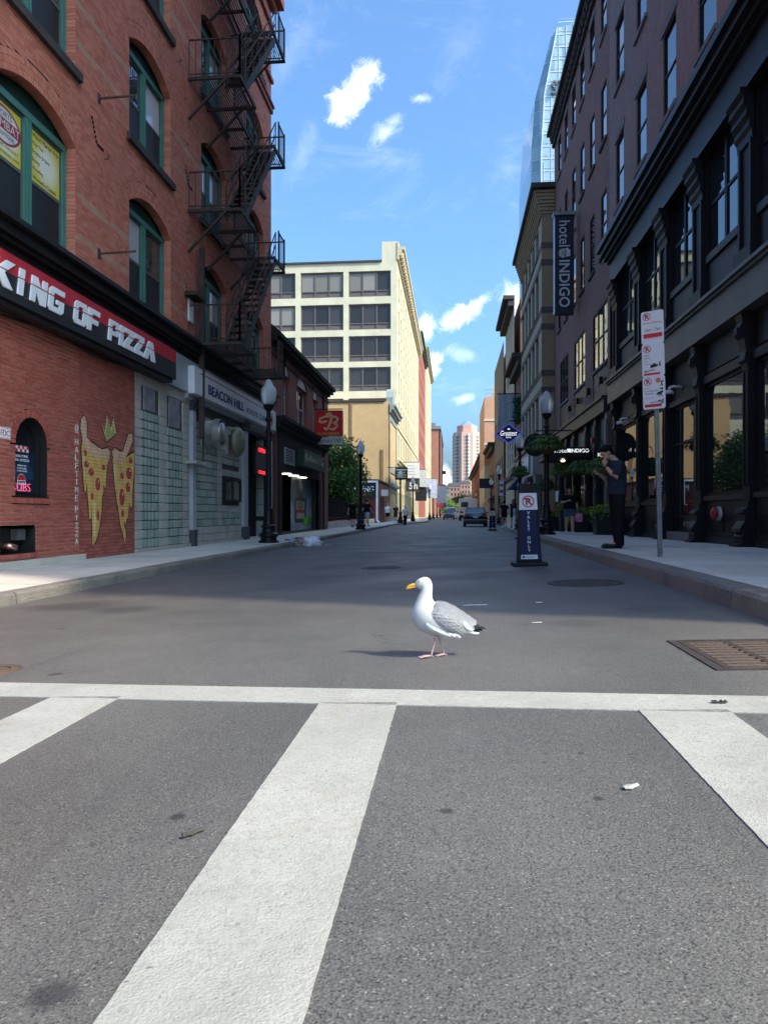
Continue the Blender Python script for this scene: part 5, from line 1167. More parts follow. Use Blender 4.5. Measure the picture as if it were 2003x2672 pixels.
for (a, b_, z0, z1) in eops:
    pm_ = [spand] * 3 + [blind if (z0 > 27 or rng.random() < .12) and rng.random() < .6 else off_glass for _ in range(3)]
    window(cb_, FE_, a, b_, z0, z1, taupe, None, cols=3, rows=(.25,), ins=.3, fw=.16, pmats=pm_, thick=.12)
sops = [(94.0 + 4.7 * k, 95.6 + 4.7 * k, z0 + .3, z1 - .2) for k in range(12) for (z0, z1) in rows_ + [(8.2, 11.2)]] + [(93.5 + 4.7 * k, 96 + 4.7 * k, .6, 3.6) for k in range(12)] + [(93.5 + 4.7 * k, 96 + 4.7 * k, 4.3, 6.6) for k in range(12)]
q = MB(); FS.wall(q, 92, 150, 0, 33, sops, .4); q.build('street_wall', cfront, cb_)
for i, (a, b_, z0, z1) in enumerate(sops): window(cb_, FS, a, b_, z0, z1, taupe, off_glass, rows=(.5,), ins=.36, fw=.12, sill=cfront if z0 > 7 else None)
q = MB(); [FS.box(q, 91.9, 150, z0, z1, 0, d) for (z0, z1, d) in ((7.2, 7.5, .25), (7.5, 7.7, .45), (11.6, 11.75, .12), (32.6, 33.1, .25), (33.1, 33.8, .6), (33.8, 34.2, .95), (34.2, 34.8, .2))]
for k in range(40): FS.box(q, 92.2 + k * 1.45, 92.6 + k * 1.45, 32.9, 33.5, .25, .8)
q.build('cornice', cfront, cb_)
# ---- facades beyond
def far_block(name, label, X, y0, y1, H, mat, wcol, rows0, rp, cp, ww, wh, trim=None, depth=18, endmat=None, sg=1):
    t = thing(name, label, 'building', (X, y0, 0)); F = Fac('X', X, sg); a = X - sg * .5; MB().box(min(a, X - sg * depth), max(a, X - sg * depth), y0, y1, 0, H - .1).build('body', endmat or mat, t)
    ops = [(y0 + 1.2 + k * cp, y0 + 1.2 + k * cp + ww, rows0 + j * rp, rows0 + j * rp + wh) for k in range(int((y1 - y0 - 1.5) / cp)) for j in range(int((H - rows0 - 1) / rp))]
    q = MB(); F.wall(q, y0, y1, 0, H, ops, .12); q.build('wall', mat, t); g = MB()
    for o in ops: F.box(g, o[0], o[1], o[2], o[3], -.12, -.08)
    tag(g.build('windows', wcol, t), kind='stuff')
    if trim:
        q = MB(); F.box(q, y0 - .3, y1 + .3, H - .8, H - .3, 0, .5); F.box(q, y0 - .4, y1 + .3, H - .3, H, 0, .9); q.build('cornice', trim, t); q = MB(); F.box(q, y0, y1, rows0 - 1.2, rows0 - .9, 0, .3); q.build('string_course', trim, t)
    return t
red_far = brickwork('far_red_brick', (.30, .085, .06), (.34, .1, .07), (.2, .08, .06), 'X')
far_block('red_office', 'narrow red brick facade with green cornice beyond the cream building', -6.9, 150, 186, 38, red_far, off_glass, 8, 4.0, 3.0, 1.4, 2.4, M('copper_green', (.06, .14, .1), .6))
far_block('cream_tower_block', 'second cream facade farther up the street on the left', -6.9, 186, 236, 43, cfront, off_glass, 8, 4.0, 3.2, 1.5, 2.4, cfront)
rb_ = far_block('corner_brick_building', 'old red brick building with small balconies at the far left end of the street', -4.2, 250, 320, 29.5, brickwork('worn_brick', (.34, .13, .09), (.38, .16, .11), (.26, .15, .12), 'X'), off_glass, 5, 3.8, 4.2, 1.3, 2.0, None, 13, brickwork('worn_brick_end', (.34, .13, .09), (.38, .16, .11), (.26, .15, .12), 'Y'))
q = MB(); q.box(-17.4, -4.0, 249.6, 320, 29.4, 30.4).box(-13, -6, 258, 300, 30.4, 32.5); q.build('roof', M('grey_roof', (.16, .19, .2), .6), rb_)
for k in range(5): MB().box(-4.2, -2.6, 262 + k * 10, 265 + k * 10, 5 + (k % 3) * 5.5, 6.2 + (k % 3) * 5.5).build('balcony', iron, rb_)
# distant rise with houses, dome-topped tower and trees
hill = MB(); hill.add([(-60, 420, -1), (90, 420, -1), (90, 800, 16), (-60, 800, 16), (-60, 1200, 18), (90, 1200, 18)], [(0, 1, 2, 3), (3, 2, 5, 4)]); tag(hill.build('hill', M('hill_green', (.06, .09, .03), .9, var=.3, vs=.1)), 'distant rise behind the trees at the end of the street', kind='structure')
for i, (px0, px1, ytop, Y, c_, lab) in enumerate(((1166, 1200, 1268, 470, (.28, .17, .14), 'brownish brick row house far away left of the tower base'), (1196, 1226, 1262, 480, (.30, .19, .17), 'dull red distant house below the tall tower'), (1212, 1228, 1252, 520, (.62, .52, .28), 'pale yellow distant house in front of the tall tower'), (1226, 1258, 1235, 540, (.45, .46, .44), 'pale grey flat roofed distant building right of the tower base'), (1158, 1172, 1275, 430, (.16, .22, .2), 'greenish far roof left of the distant trees'))):
    x0, x1 = [Y * (-.0925 + (p - 1001.5) / 1933 * .9957) / .9957 for p in (px0, px1)]; z1 = .99 + Y * (1340 - ytop) / 1933
    t = thing('distant_house', lab, 'house', ((x0 + x1) / 2, Y, 0)); F = Fac('Y', Y, -1); ops = [(x0 + (x1 - x0) * (k + .25) / 4, x0 + (x1 - x0) * (k + .65) / 4, z1 - 3 - j * 3.2, z1 - 1.4 - j * 3.2) for k in range(4) for j in range(3)]
    q = MB(); F.wall(q, x0, x1, -1, z1, ops, .3); q.box(x0, x1, Y + .4, Y + 12, -1, z1); q.build('wall', M('house%d' % i, c_, .8, var=.15), t)
    q = MB(); q.prism([(x0 - .3, z1), (x1 + .3, z1), (x1 - 1, z1 + 1.8), (x0 + 1, z1 + 1.8)], lambda a, b_: (a, Y - .3, b_), lambda a, b_: (a, Y + 12, b_)); q.build('roof', M('slate', (.12, .12, .13), .7), t)
    for o in ops: q = MB(); F.box(q, *o, -.3, -.25); q.build('window', off_glass, t)
TWX, TWY, TWR = 16.9, 900, 17.6
tw = thing('distant_tower', 'tall pink octagonal tower with pyramid roof at the end of the street', 'tower', (TWX, TWY, 0))
pink = M('pink_granite', (.58, .38, .31), .7, var=.05, vs=.05, coord='World'); whit = M('pale_granite', (.60, .50, .45), .7, var=.05, vs=.05, coord='World'); tglass = glassy('tower_glass', (.06, .08, .1), .1, 0)
def octo(r, a=math.pi / 8): return [(r * math.cos(a + k * math.pi / 4), r * math.sin(a + k * math.pi / 4)) for k in range(8)]
def opris(r, z0, z1, r2=None): m_ = MB(); m_.loft([[(*p, z0) for p in octo(r)], [(*p, z1) for p in octo(r2 if r2 is not None else r)]]); return m_
opris(TWR, -2, 98).build('shaft', pink, tw, True); opris(TWR * .74, 98, 106).build('drum', M('rose_granite', (.55, .31, .25), .7, var=.05), tw, True); opris(TWR * .72, 106, 113.5, .3).build('pyramid_roof', M('zinc_roof', (.42, .46, .5), .35, .6), tw, True)
wm, fm_ = MB(), MB()
for k in range(8):
    a0 = -math.pi / 8 + k * math.pi / 4 + math.pi / 8; nrm = Vector((math.cos(a0 + math.pi / 8), math.sin(a0 + math.pi / 8), 0)); tg = Vector((-nrm.y, nrm.x, 0)); half = TWR * math.sin(math.pi / 8); ap = TWR * math.cos(math.pi / 8)
    for j in range(23):
        for i in range(5): c_ = nrm * (ap + .05) + tg * (-half + half * 2 * (i + .5) / 5) + Vector((0, 0, 3 + j * 4.05)); wm.obox(c_, tg * half * .11, nrm * .1, Vector((0, 0, 1.1)))
    if k % 2 == 0: fm_.obox(nrm * ap * 1.0 + Vector((0, 0, 46)), tg * half * .86, nrm * .12, Vector((0, 0, 50)))
tag(wm.build('tower_windows', tglass, tw, True), kind='stuff'); fm_.build('pale_facing', whit, tw, True)
for i, (x, y, H, cz, R, lab, mt) in enumerate(((2.2, 300, 9, 4.8, (4.2, 4, 4.2), 'dark green tree at the end of the street behind the motorhome roof', leaf_dark), (8.6, 305, 9, 5, (4.6, 4, 4.4), 'large dark tree right of centre at the end of the street', leaf_dark), (5.4, 330, 10, 5.5, (5, 4, 4.4), 'dark green tree in the middle of the far trees', leaf_dark), (-1.2, 225, 7, 2.7, (2.6, 2.6, 2.6), 'small bright green tree at the far left of the street end', leaf_light), (1.2, 262, 7, 2.4, (2.2, 2.2, 2.2), 'small mid green tree beside the far white van', leaf_mid))):
    tree(lab, x, y, 0, H, (0, 0, cz), R, 80, 30, .55 if i < 3 else .4, mt, 20 + i, 'trees at the end of the street', .25)
# ================================================================== black iron-front building on the right
RX = 5.4; FR = Fac('X', RX, -1)
bR = thing('iron_front_building', 'dark building with black cast iron shopfront and purple-brown brick above on the right', 'building', (RX, 3.7, 0))
bk = M('black_iron_paint', (.0085, .009, .0105), .5, var=.35, vs=2.2, bump=.12, bs=25, coord='World', spec=.18); gk = M('dark_grey_panel', (.024, .023, .023), .5, var=.22, vs=2, coord='World', spec=.25); fascia_m = M('grey_fascia', (.075, .078, .082), .45, .0, var=.25, vs=1.2, coord='World', stain=.35)
purple = brickwork('purple_brick', (.26, .15, .135), (.32, .19, .17), (.19, .115, .105), 'X', dirt=.35, blotch=(.36, .25, .235))
brown = brickwork('brown_brick', (.22, .085, .062), (.27, .115, .085), (.14, .075, .06), 'X', dirt=.4, blotch=(.29, .17, .14))
sglass = glassy('shop_window_glass', (.012, .015, .016), .015, .06, .9, var=.2); rglass = glassy('upper_window_glass', (.015, .02, .028), .015, .12, 1.0, var=.3)
stone_g = M('grey_stone', (.17, .155, .155), .8, var=.15, vs=2, coord='World')
MB().box(RX + .55, 24, 3.7, 26.3, 0, 33).box(RX + .01, RX + .55, 3.7, 3.8, 0, 33).box(RX + .01, RX + .6, 3.7, 26.3, 32.6, 33).build('body', purple, bR)  # height above the view is made up, to shade the facade opposite
# upper wall
wy = [24.72 - 2.77 * k for k in range(8)]; wz = [(11.05, 13.3), (15.0, 17.15), (19.0, 21.1), (23.0, 25.1), (27.0, 29.1)]
ops = [(y - .58, y + .58, a, b_) for y in wy for (a, b_) in wz]
q = MB(); FR.wall(q, 3.7, 26.3, 9.9, 33, ops, .1); q.build('upper_wall', purple, bR)
for o in ops: window(bR, FR, *o, bk, rglass, rows=(.5,), ins=.085, fw=.06, sill=stone_g, lintel=stone_g)
# cornice and second floor in iron
co = MB()
for (z0, z1, d) in ((8.66, 8.74, .16), (8.74, 9.42, .12), (9.42, 9.5, .22), (9.5, 9.62, .34), (9.62, 9.78, .46), (9.78, 9.95, .56), (9.95, 10.0, .5)): FR.box(co, 3.7, 25.75, z0, z1, -.1, d)
co.build('cornice', M('cornice_black', (.014, .015, .017), .5, spec=.3, var=.3, vs=1.5, coord='World'), bR)
PC = [6.1, 8.8, 11.5, 14.2, 16.88, 19.5, 22.25, 25.2]
def profile(mb, y0, y1, prof, F=FR): mb.prism(prof, lambda d, z: F.P(y0, z, d), lambda d, z: F.P(y1, z, d))
for i, y in enumerate(PC):
    p = MB(); FR.box(p, y - .36, y + .36, 5.5, 8.66, -.3, .02); FR.box(p, y - .3, y - .22, 5.9, 7.8, .02, .07); FR.box(p, y + .22, y + .3, 5.9, 7.8, .02, .07); FR.box(p, y - .42, y + .42, 5.45, 5.85, 0, .12); o = p.build('upper_pilaster', bk, bR)
    c_ = MB(); profile(c_, y - .36, y + .36, [(0, 7.75), (.06, 7.75), (.07, 7.9), (.12, 7.98), (.1, 8.1), (.17, 8.18), (.15, 8.3), (.22, 8.38), (.2, 8.5), (.27, 8.58), (.27, 8.66), (0, 8.66)]); c_.build('bracket', bk, o)
for a, b_ in zip(PC, PC[1:]):
    o = window(bR, FR, a + .36, b_ - .36, 6.5, 8.66, bk, rglass, cols=2, rows=(.5,), ins=.13, fw=.08, mw=.12)
    q = MB(); FR.box(q, a + .4, b_ - .4, 5.42, 6.34, -.3, -.06); q.build('panel', gk, o); q = MB(); FR.box(q, a + .38, b_ - .38, 6.34, 6.5, -.3, .0); q.build('ledge', gk, o)
# fascia beam
fa = MB()
for (z0, z1, d, m_) in ((4.68, 5.3, .2, 0), (5.3, 5.36, .26, 0), (5.36, 5.43, .32, 0), (5.43, 5.5, .2, 0)): FR.box(fa, 3.7, 25.65, z0, z1, -.2, d)
fa.build('fascia_beam', fascia_m, bR)
# ground floor pillars
for y in PC:
    p = thing('iron_pillar', '', 'pillar', (RX, y, zw(y)), 0, 'cast iron shopfront pillars')
    q = MB(); FR.box(q, y - .24, y + .24, .3, 4.3, -.35, -.06); FR.box(q, y - .16, y + .16, .3, 4.3, -.06, .03); FR.box(q, y - .12, y - .08, 1.5, 3.6, .03, .05); FR.box(q, y + .08, y + .12, 1.5, 3.6, .03, .05); q.build('shaft', bk, p)
    zb = zw(y) - .01; q = MB(); profile(q, y - .2, y + .2, [(-.2, zb), (.26, zb), (.27, zb + .04), (.17, zb + .08), (.18, zb + .2), (.15, zb + .25), (.23, zb + .29), (.22, zb + .34), (.13, zb + .48), (.12, zb + .6), (.17, zb + .64), (.16, zb + .68), (.08, zb + .74), (.07, zb + .85), (-.2, zb + .85)]); q.build('base', bk, p)
    q = MB(); profile(q, y - .15, y + .15, [(-.1, 3.62), (.05, 3.62), (.07, 3.75), (.12, 3.8), (.09, 3.98), (.12, 4.2), (.19, 4.28), (.2, 4.4), (.15, 4.5), (.18, 4.64), (-.1, 4.64)]); q.build('capital', bk, p)
    q = MB(); FR.box(q, y - .06, y + .06, 4.29, 4.41, .2, .225); q.build('rosette', gk, p)
nth = dict(zip(PC[::-1], ('first', 'second', 'third', 'fourth', 'fifth', 'sixth', 'seventh', 'eighth')))
for o in bpy.data.objects:
    if o.name.startswith('iron_pillar'):
        y = min(PC, key=lambda v: abs(v - o.location.y)); o['label'] = 'black cast iron shopfront pillar, %s counted from the hotel end' % nth[y]
# shop windows and door between the pillars
for i, (a, b_) in enumerate(zip(PC, PC[1:])):
    a, b_ = a + .24, b_ - .24; z0 = zw((a + b_) / 2)
    if abs(a - 17.12) < .1:      # glazed door
        d = thing('shop_door', 'glazed double shop door with tall transom in the black shopfront', 'door', (RX, (a + b_) / 2, z0))
        q = MB(); FR.box(q, a, b_, z0 - .1, z0 + .2, -.4, .05); q.build('step', stone_g, d)
        q = MB(); FR.box(q, a, b_, 3.75, 4.66, -.4, -.1); FR.box(q, a, b_, 3.62, 3.75, -.4, .0); FR.box(q, a, a + .45, z0 + .2, 3.62, -.4, -.1); q.build('surround', gk, d)
        o = window(d, FR, a + .45, b_, z0 + .2, 3.62, bk, sglass, cols=(.62,), rows=(.12, .7), ins=.16, fw=.08, name='glazed_door', pmats=[gk, sglass, sglass, sglass, sglass, sglass])
        q = MB(); q.tube([FR.P(a + .95, 1.2, -.1), FR.P(a + .95, 1.2, -.04), FR.P(a + .95, 1.75, -.04), FR.P(a + .95, 1.75, -.1)], .016, 8); q.build('handle', steel, o)
        continue
    w = thing('shop_window', 'shop window bay', 'shop window', (RX, (a + b_) / 2, z0))
    q = MB(); FR.box(q, a, b_, z0 - .1, z0 + .13, -.35, -.02); FR.box(q, a, b_, z0 + .13, z0 + .9, -.35, -.07); FR.box(q, a, b_, z0 + .9, z0 + 1.0, -.35, .0); q.build('stall_riser', gk, w)
    q = MB(); FR.box(q, a + .12, (a + b_) / 2 - .05, z0 + .25, z0 + .5, -.07, -.05); FR.box(q, (a + b_) / 2 + .05, b_ - .12, z0 + .25, z0 + .5, -.07, -.05); FR.box(q, a + .1, b_ - .1, z0 + .56, z0 + .58, -.07, -.03); q.build('riser_panel', bk, w)
    window(w, FR, a, b_, z0 + 1.0, 3.78, bk, sglass, cols=1, rows=(), ins=.12, fw=.08, name='window')
    q = MB(); FR.box(q, a, b_, 3.78, 3.95, -.35, -.0); FR.box(q, a, b_, 3.95, 4.66, -.35, -.08); FR.box(q, a + .08, b_ - .08, 4.02, 4.3, -.08, -.05); q.build('sign_panel', gk, w)
    w['label'] = {4: 'shop window bay right of the glazed shop door, with a red fire bell below', 6: 'shop window bay left of the glazed shop door behind the parking sign post'}.get(i, '') or ('black shop window bay with dark glass, %s counted from the hotel end' % ('first', 'second', 'third', 'fourth', 'fifth', 'sixth', 'seventh')[6 - i])
rbm = M('bell_red', (.28, .02, .02), .35, var=.1)
fb = thing('fire_bell', 'round red fire bell on the panel below the large shop window', 'fire bell', FR.P(15.75, .99, -.02)); fb.rotation_euler = (0, 0, 0)
MB().tube([(.0, 0, 0), (-.05, 0, 0), (-.07, 0, 0), (-.12, 0, 0), (-.15, 0, 0), (-.16, 0, 0)], [.05, .05, .13, .12, .07, .01], 20).build('gong', rbm, fb, True, True); MB().tube([(.02, 0, 0), (-.03, 0, 0)], .145, 20).build('ring', white_old, fb, True)
hp = thing('hose_outlet', 'capped brass pipe low on the shopfront beside the glazed door', 'pipe', FR.P(17.45, .75, .0)); MB().tube([(.1, 0, 0), (-.16, .02, 0)], .06, 14).build('pipe', M('dull_brass', (.22, .17, .1), .5, .6), hp, True)
def cctv(label, y, z):
    t = thing('security_camera', label, 'security camera', FR.P(y, z, -.12)); wpl = M('camera_white', (.6, .6, .58), .4, var=.05)
    MB().box(-.02, .0, -.06, .06, -.09, .09).build('wall_plate', wpl, t, True); MB().tube([(0, 0, .03), (-.25, 0, .05), (-.33, 0, .02), (-.35, 0, -.05)], .035, 10).build('arm', wpl, t, True, True)
    MB().lathe([(.03, 0), (.1, -.01), (.115, -.05), (.11, -.1), (.09, -.1)], 18, (-.35, 0, -.04)).build('housing', wpl, t, True, True); MB().lathe([(.085, -.1), (.07, -.15), (.03, -.18), (0, -.185)], 16, (-.35, 0, -.04), cap=False).build('dome', bk, t, True, True)
cctv('white dome security camera above the glazed shop door', 18.4, 4.0); cctv('white dome security camera by the hotel end of the black shopfront', 23.6, 3.9)

# ================================================================== hotel in brown brick
HX = 5.42; FH = Fac('X', HX, -1); H0, H1 = 26.3, 40.4
hb = thing('hotel_building', 'five storey brown brick hotel with dark grey shopfront on the right', 'building', (HX, H0, 0))
MB().box(HX + .5, 24, H0, H1, 0, 21.2).box(HX + .01, HX + .5, H0, H0 + .1, 10, 21.2).box(HX + .01, HX + .6, H0, H1, 20.9, 21.2).box(HX + .01, HX + .6, H1 - .1, H1, 0, 21.2).build('body', brickwork('brown_brick_end', (.115, .05, .04), (.15, .07, .055), (.075, .045, .04), 'Y'), hb)
hy = [27.4 + 2.22 * k for k in range(6)]; hz = [(10.35, 12.6), (14.4, 16.5), (18.3, 20.2)]
hops = [(y - .5, y + .5, a, b_) for y in hy for (a, b_) in hz]; big = [(26.75, 29.5, 6.45, 8.62), (31.2, 33.95, 6.45, 8.62), (35.6, 38.3, 6.45, 8.62)]
q = MB(); FH.wall(q, H0, H1, 5.1, 21.2, hops + [(a, b_, 5.3, z1) for (a, b_, z0, z1) in big], .1); q.build('wall', brown, hb)
for o in hops: window(hb, FH, *o, bk, rglass, rows=(.5,), ins=.07, fw=.05, sill=stone_g if o[2] > 18 else stone_d, lintel=stone_g if o[2] > 18 else None)
for (a, b_, z0, z1) in big:
    o = window(hb, FH, a, b_, z0, z1, bk, rglass, cols=3, rows=(.5,), ins=.07, fw=.06); q = MB(); FH.box(q, a, b_, 5.3, z0 - .1, -.2, -.03); q.build('panel', gk, o); q = MB(); FH.box(q, a - .02, b_ + .02, z0 - .1, z0, -.2, .05); q.build('ledge', stone_g, o)
q = MB(); [FH.box(q, H0, H1, z0, z1, -.1, d) for (z0, z1, d) in ((20.55, 20.75, .14), (20.95, 21.15, .26), (21.15, 21.35, .42))]
for k in range(28): FH.box(q, H0 + .2 + k * .5, H0 + .4 + k * .5, 20.7, 20.98, 0, .24)
q.build('roof_cornice', stone_d, hb)
q = MB(); FH.box(q, H0, H1, 4.55, 5.02, -.2, .22); FH.box(q, H0, H1, 5.02, 5.1, -.2, .3); q.build('shopfront_beam', gk, hb)
gk2 = M('taupe_shop_panel', (.10, .097, .092), .5, var=.12, vs=2)
segs = [26.3, 28.4, 30.4, 33.4, 35.6, 37.8, 40.4]
for i, (a, b_) in enumerate(zip(segs, segs[1:])):
    q = MB(); FH.box(q, a, a + .42, .2, 4.55, -.2, .1); FH.box(q, a + .08, a + .34, 2.2, 4.3, .1, .13); FH.box(q, a + .08, a + .34, .5, 1.9, .1, .13); q.build('pilaster', gk if i else gk2, hb)
    z0 = zw(a); o = window(hb, FH, a + .42, b_, z0 + (.1 if i == 2 else .7), 3.4, bk, sglass, cols=2, rows=(.78,), ins=.08, fw=.07); q = MB(); FH.box(q, a + .42, b_, z0 - .2, z0 + (.1 if i == 2 else .7), -.3, -.05); FH.box(q, a + .42, b_, 3.4, 4.55, -.3, -.06); q.build('panel', gk2, o)
for (y, z) in ((27.6, 5.75), (30.1, 5.75), (32.6, 5.75), (34.9, 5.75)):
    s_ = thing('wall_sconce', 'small black wall lamp on the hotel front, %s from the iron front' % {27.6: 'first', 30.1: 'second', 32.6: 'third', 34.9: 'fourth'}[y], 'wall lamp', FH.P(y, z, .0), 0, 'hotel wall lamps'); MB().box(-.14, 0, -.12, .12, -.03, .22).build('box', bk, s_, True, bevel=.02); MB().tube([(-.07, 0, -.02), (-.16, 0, -.12), (-.1, 0, -.16)], .015, 6).build('arm', bk, s_, True)
rl = thing('alarm_strobe', 'small red alarm strobe on the hotel pilaster', 'alarm', FH.P(28.6, 3.75, .13)); MB().box(-.1, 0, -.1, .1, -.1, .1).build('housing', rbm, rl, True, bevel=.02)
# canopy
cn = thing('hotel_canopy', 'black entrance canopy with white hotel lettering over the right pavement', 'canopy', (4.7, 30.3, 3.3))
q = MB(); q.add([(3.95, 30.0, 3.62), (5.42, 30.0, 3.62), (5.42, 33.3, 3.62), (3.95, 33.3, 3.62), (3.75, 29.95, 3.22), (5.42, 29.95, 3.22), (5.42, 33.4, 3.22), (3.75, 33.4, 3.22)], [(0, 1, 2, 3), (0, 4, 5, 1), (0, 3, 7, 4), (3, 2, 6, 7), (4, 7, 6, 5)]); q.build('cover', bk, cn)
MB().box(3.95, 5.4, 29.96, 30.0, 3.35, 3.63).build('sign_panel', bk, cn); lit = M('lit_letters', (.85, .86, .88), .4, emit=.35, var=0)
text('hotel', .52, .16, lit, cn, (4.28, 29.958, 3.49), 0, depth=.01); text('INDIGO', .72, .15, lit, cn, (5.0, 29.958, 3.485), 0, depth=.01, offset=.015)
q = MB(); q.prism(disc(4.59, 3.49, .055, .075, 12), lambda a, b_: (a, 29.96, b_), lambda a, b_: (a, 29.95, b_)); q.build('leaf_emblem', lit, cn); MB().lathe([(.03, .1), (.03, 0), (.1, -.03), (.06, -.08)], 12, (4.5, 31, 3.2)).build('pendant_lamp', M('warm_lamp', (1, .8, .5), .5, emit=2, var=0), cn)
c2 = thing('cafe_sign', 'black projecting sign panel with white letters behind the man', 'sign', (4.9, 24.6, 2.8)); MB().box(4.9, 5.38, 26.5, 26.56, 2.82, 3.28).build('panel', bk, c2); text('IC', .16, .13, lit, c2, (5.12, 26.498, 3.05), 0, depth=.01); MB().tube([(5.4, 26.53, 3.36), (5.25, 26.53, 3.4), (5.12, 26.53, 3.58), (4.98, 26.53, 3.45), (4.96, 26.53, 3.28)], .02, 8).build('scroll_bracket', bk, c2)
# blade sign
hs = thing('hotel_blade_sign', 'tall navy vertical hotel sign with pale lettering hanging off the brick front', 'sign', (4.83, 33, 9.7))
navyb = M('sign_navy', (.008, .011, .026), .4, var=.1); MB().box(4.43, 5.24, 32.9, 33.2, 9.7, 14.0).build('panel', navyb, hs); MB().box(4.36, 5.3, 32.82, 33.28, 14.0, 14.14).build('cap', M('sign_cap', (.2, .22, .22), .4, .5), hs); MB().box(4.405, 4.43, 32.9, 33.2, 9.72, 13.98).build('edge_strip', M('edge_light', (.55, .65, .8), .4), hs)
ltr = M('sign_letters', (.55, .54, .56), .5, var=.04)
for s_, w, h, z in (('hotel', 1.12, .46, 13.2), ('INDIGO', 2.05, .46, 11.02)):
    o = text(s_, w, h, ltr, hs, (4.84, 32.898, z), 0, depth=.012, offset=.012 if s_[0] == 'I' else 0); o.rotation_euler = (0, R_(90), 0)
q = MB(); f0, f1 = (lambda a, b_: (a, 32.899, b_)), (lambda a, b_: (a, 32.888, b_))
q.prism(disc(4.76, 12.35, .17, .2, 18), f0, f1); q.prism([(4.8, 12.16), (5.08, 12.22), (5.1, 12.45), (4.98, 12.58), (4.8, 12.54), (4.9, 12.38)], f0, f1); q.build('shell_emblem', ltr, hs)
q = MB()
for k in range(5): a = k * 1.25; q.prism(ribbon([(4.76 + .03 * math.cos(a), 12.35 + .03 * math.sin(a)), (4.76 + .1 * math.cos(a + .5), 12.35 + .11 * math.sin(a + .5)), (4.76 + .17 * math.cos(a + .7), 12.35 + .2 * math.sin(a + .7))], .012), lambda a_, b_: (a_, 32.888, b_), lambda a_, b_: (a_, 32.884, b_))
q.build('emblem_lines', navyb, hs)
for z in (10.2, 13.4): MB().tube([(5.24, 33.05, z), (5.42, 33.05, z)], .04, 8).tube([(5.3, 33.05, z - .12), (5.36, 33.05, z + .12)], .03, 8).build('bracket', stone_g, hs)
# ================================================================== further along the right
tn = thing('tan_brick_building', 'tan brick building with brown bands and heavy cornice beyond the hotel', 'building', (4.75, 40.4, 0))
tanb = brickwork('yellow_brick', (.33, .225, .12), (.38, .265, .145), (.25, .18, .11), 'Y', dirt=.25); tanx = brickwork('yellow_brick_x', (.33, .225, .12), (.38, .265, .145), (.25, .18, .11), 'X', dirt=.25); bandm = M('brown_band', (.11, .085, .07), .8, var=.2)
FTn = Fac('X', 4.75, -1); MB().box(5.1, 22, 40.42, 52.5, 0, 18.2).box(4.76, 5.1, 40.42, 41.2, 0, 18.2).build('side_wall', tanb, tn)
tops = [(42.0 + 2.05 * k, 43.3 + 2.05 * k, z, z + 2.4) for k in range(5) for z in (5.4, 8.7, 12.1, 15.4)]
q = MB(); FTn.wall(q, 40.42, 52.5, 4.6, 18.2, tops, .2); q.build('front_wall', M('tan_front', (.36, .29, .20), .8, var=.1, vs=2, coord='World'), tn)
for o in tops: window(tn, FTn, *o, bk, rglass, rows=(.5,), ins=.16, fw=.08, sill=bandm)
for z in (5.0, 7.5, 8.4, 10.9, 11.8, 14.35, 15.25): MB().box(4.72, 5.42, 40.39, 52.5, z, z + .3).build('band', bandm, tn)
q = MB()
for k in range(8): q.box(4.75 - .06 * k, 5.4, 40.4 - .03 * k, 52.5, 16.9 + k * .18, 17.05 + k * .18)
q.build('corbelled_cornice', tanx, tn); MB().box(4.15, 6, 40.0, 52.6, 18.36, 18.62).build('coping', stone_d, tn)
q = MB(); q.box(4.35, 4.9, 41.2, 52.4, 3.1, 4.6); q.build('shop_fascia', M('pale_grey_fascia', (.25, .255, .26), .5, var=.1), tn); MB().box(4.2, 4.9, 41.0, 52.4, 4.6, 4.78).build('tan_ledge', tanx, tn)
MB().box(4.72, 5.0, 40.5, 52.4, .1, 3.1).build('shop_glass', sglass, tn); MB().box(4.4, 4.72, 40.45, 41.4, .1, 3.1).build('grey_pier', M('pier_grey', (.1, .102, .105), .6), tn)
MB().lathe([(.16, 0), (.16, 3.0)], 16, (4.25, 44.2, .13)).build('white_column', white_old, tn)
bl = thing('blue_sign', 'bright blue and white shop sign on the grey fascia beyond the hotel', 'sign', (4.33, 44, 3.3)); MB().box(4.27, 4.345, 42.6, 46.6, 3.3, 4.35).build('panel', M('bright_blue', (.04, .2, .42), .4, var=.3, vs=2), bl); q = MB(); q.box(4.25, 4.268, 43.0, 43.6, 3.4, 4.2).box(4.25, 4.268, 44.2, 44.5, 3.6, 4.2); q.build('white_marks', sw, bl)
red_r = brickwork('dark_red_brick', (.17, .055, .045), (.21, .075, .06), (.1, .05, .045), 'X', dirt=.4)
b3 = far_block('dark_red_building', 'narrow dark red brick building next to the tan brick one', 5.0, 52.6, 60, 12.2, red_r, rglass, 4.8, 3.4, 2.4, 1.2, 2.2, stone_d, 14, brickwork('dark_red_end', (.17, .055, .045), (.21, .075, .06), (.1, .05, .045), 'Y'), -1)
b4 = far_block('cream_brick_building', 'taller cream fronted building with a red brick side wall above the dark red one', 4.9, 60.1, 70, 18.4, M('cream_front', (.42, .34, .23), .8, var=.1), rglass, 5, 3.5, 2.6, 1.3, 2.2, stone_d, 10, brickwork('orange_brick', (.36, .13, .08), (.42, .17, .105), (.3, .16, .12), 'Y', dirt=.25), -1)
b5 = far_block('charcoal_building', 'dark charcoal building with flat roof farther along the right', 4.75, 70.2, 86, 17.2, M('charcoal_clad', (.055, .05, .046), .6, var=.15), rglass, 4.5, 4.2, 3.4, 1.2, 2.0, None, 12, M('grey_clad', (.12, .125, .125), .6, var=.12), -1)
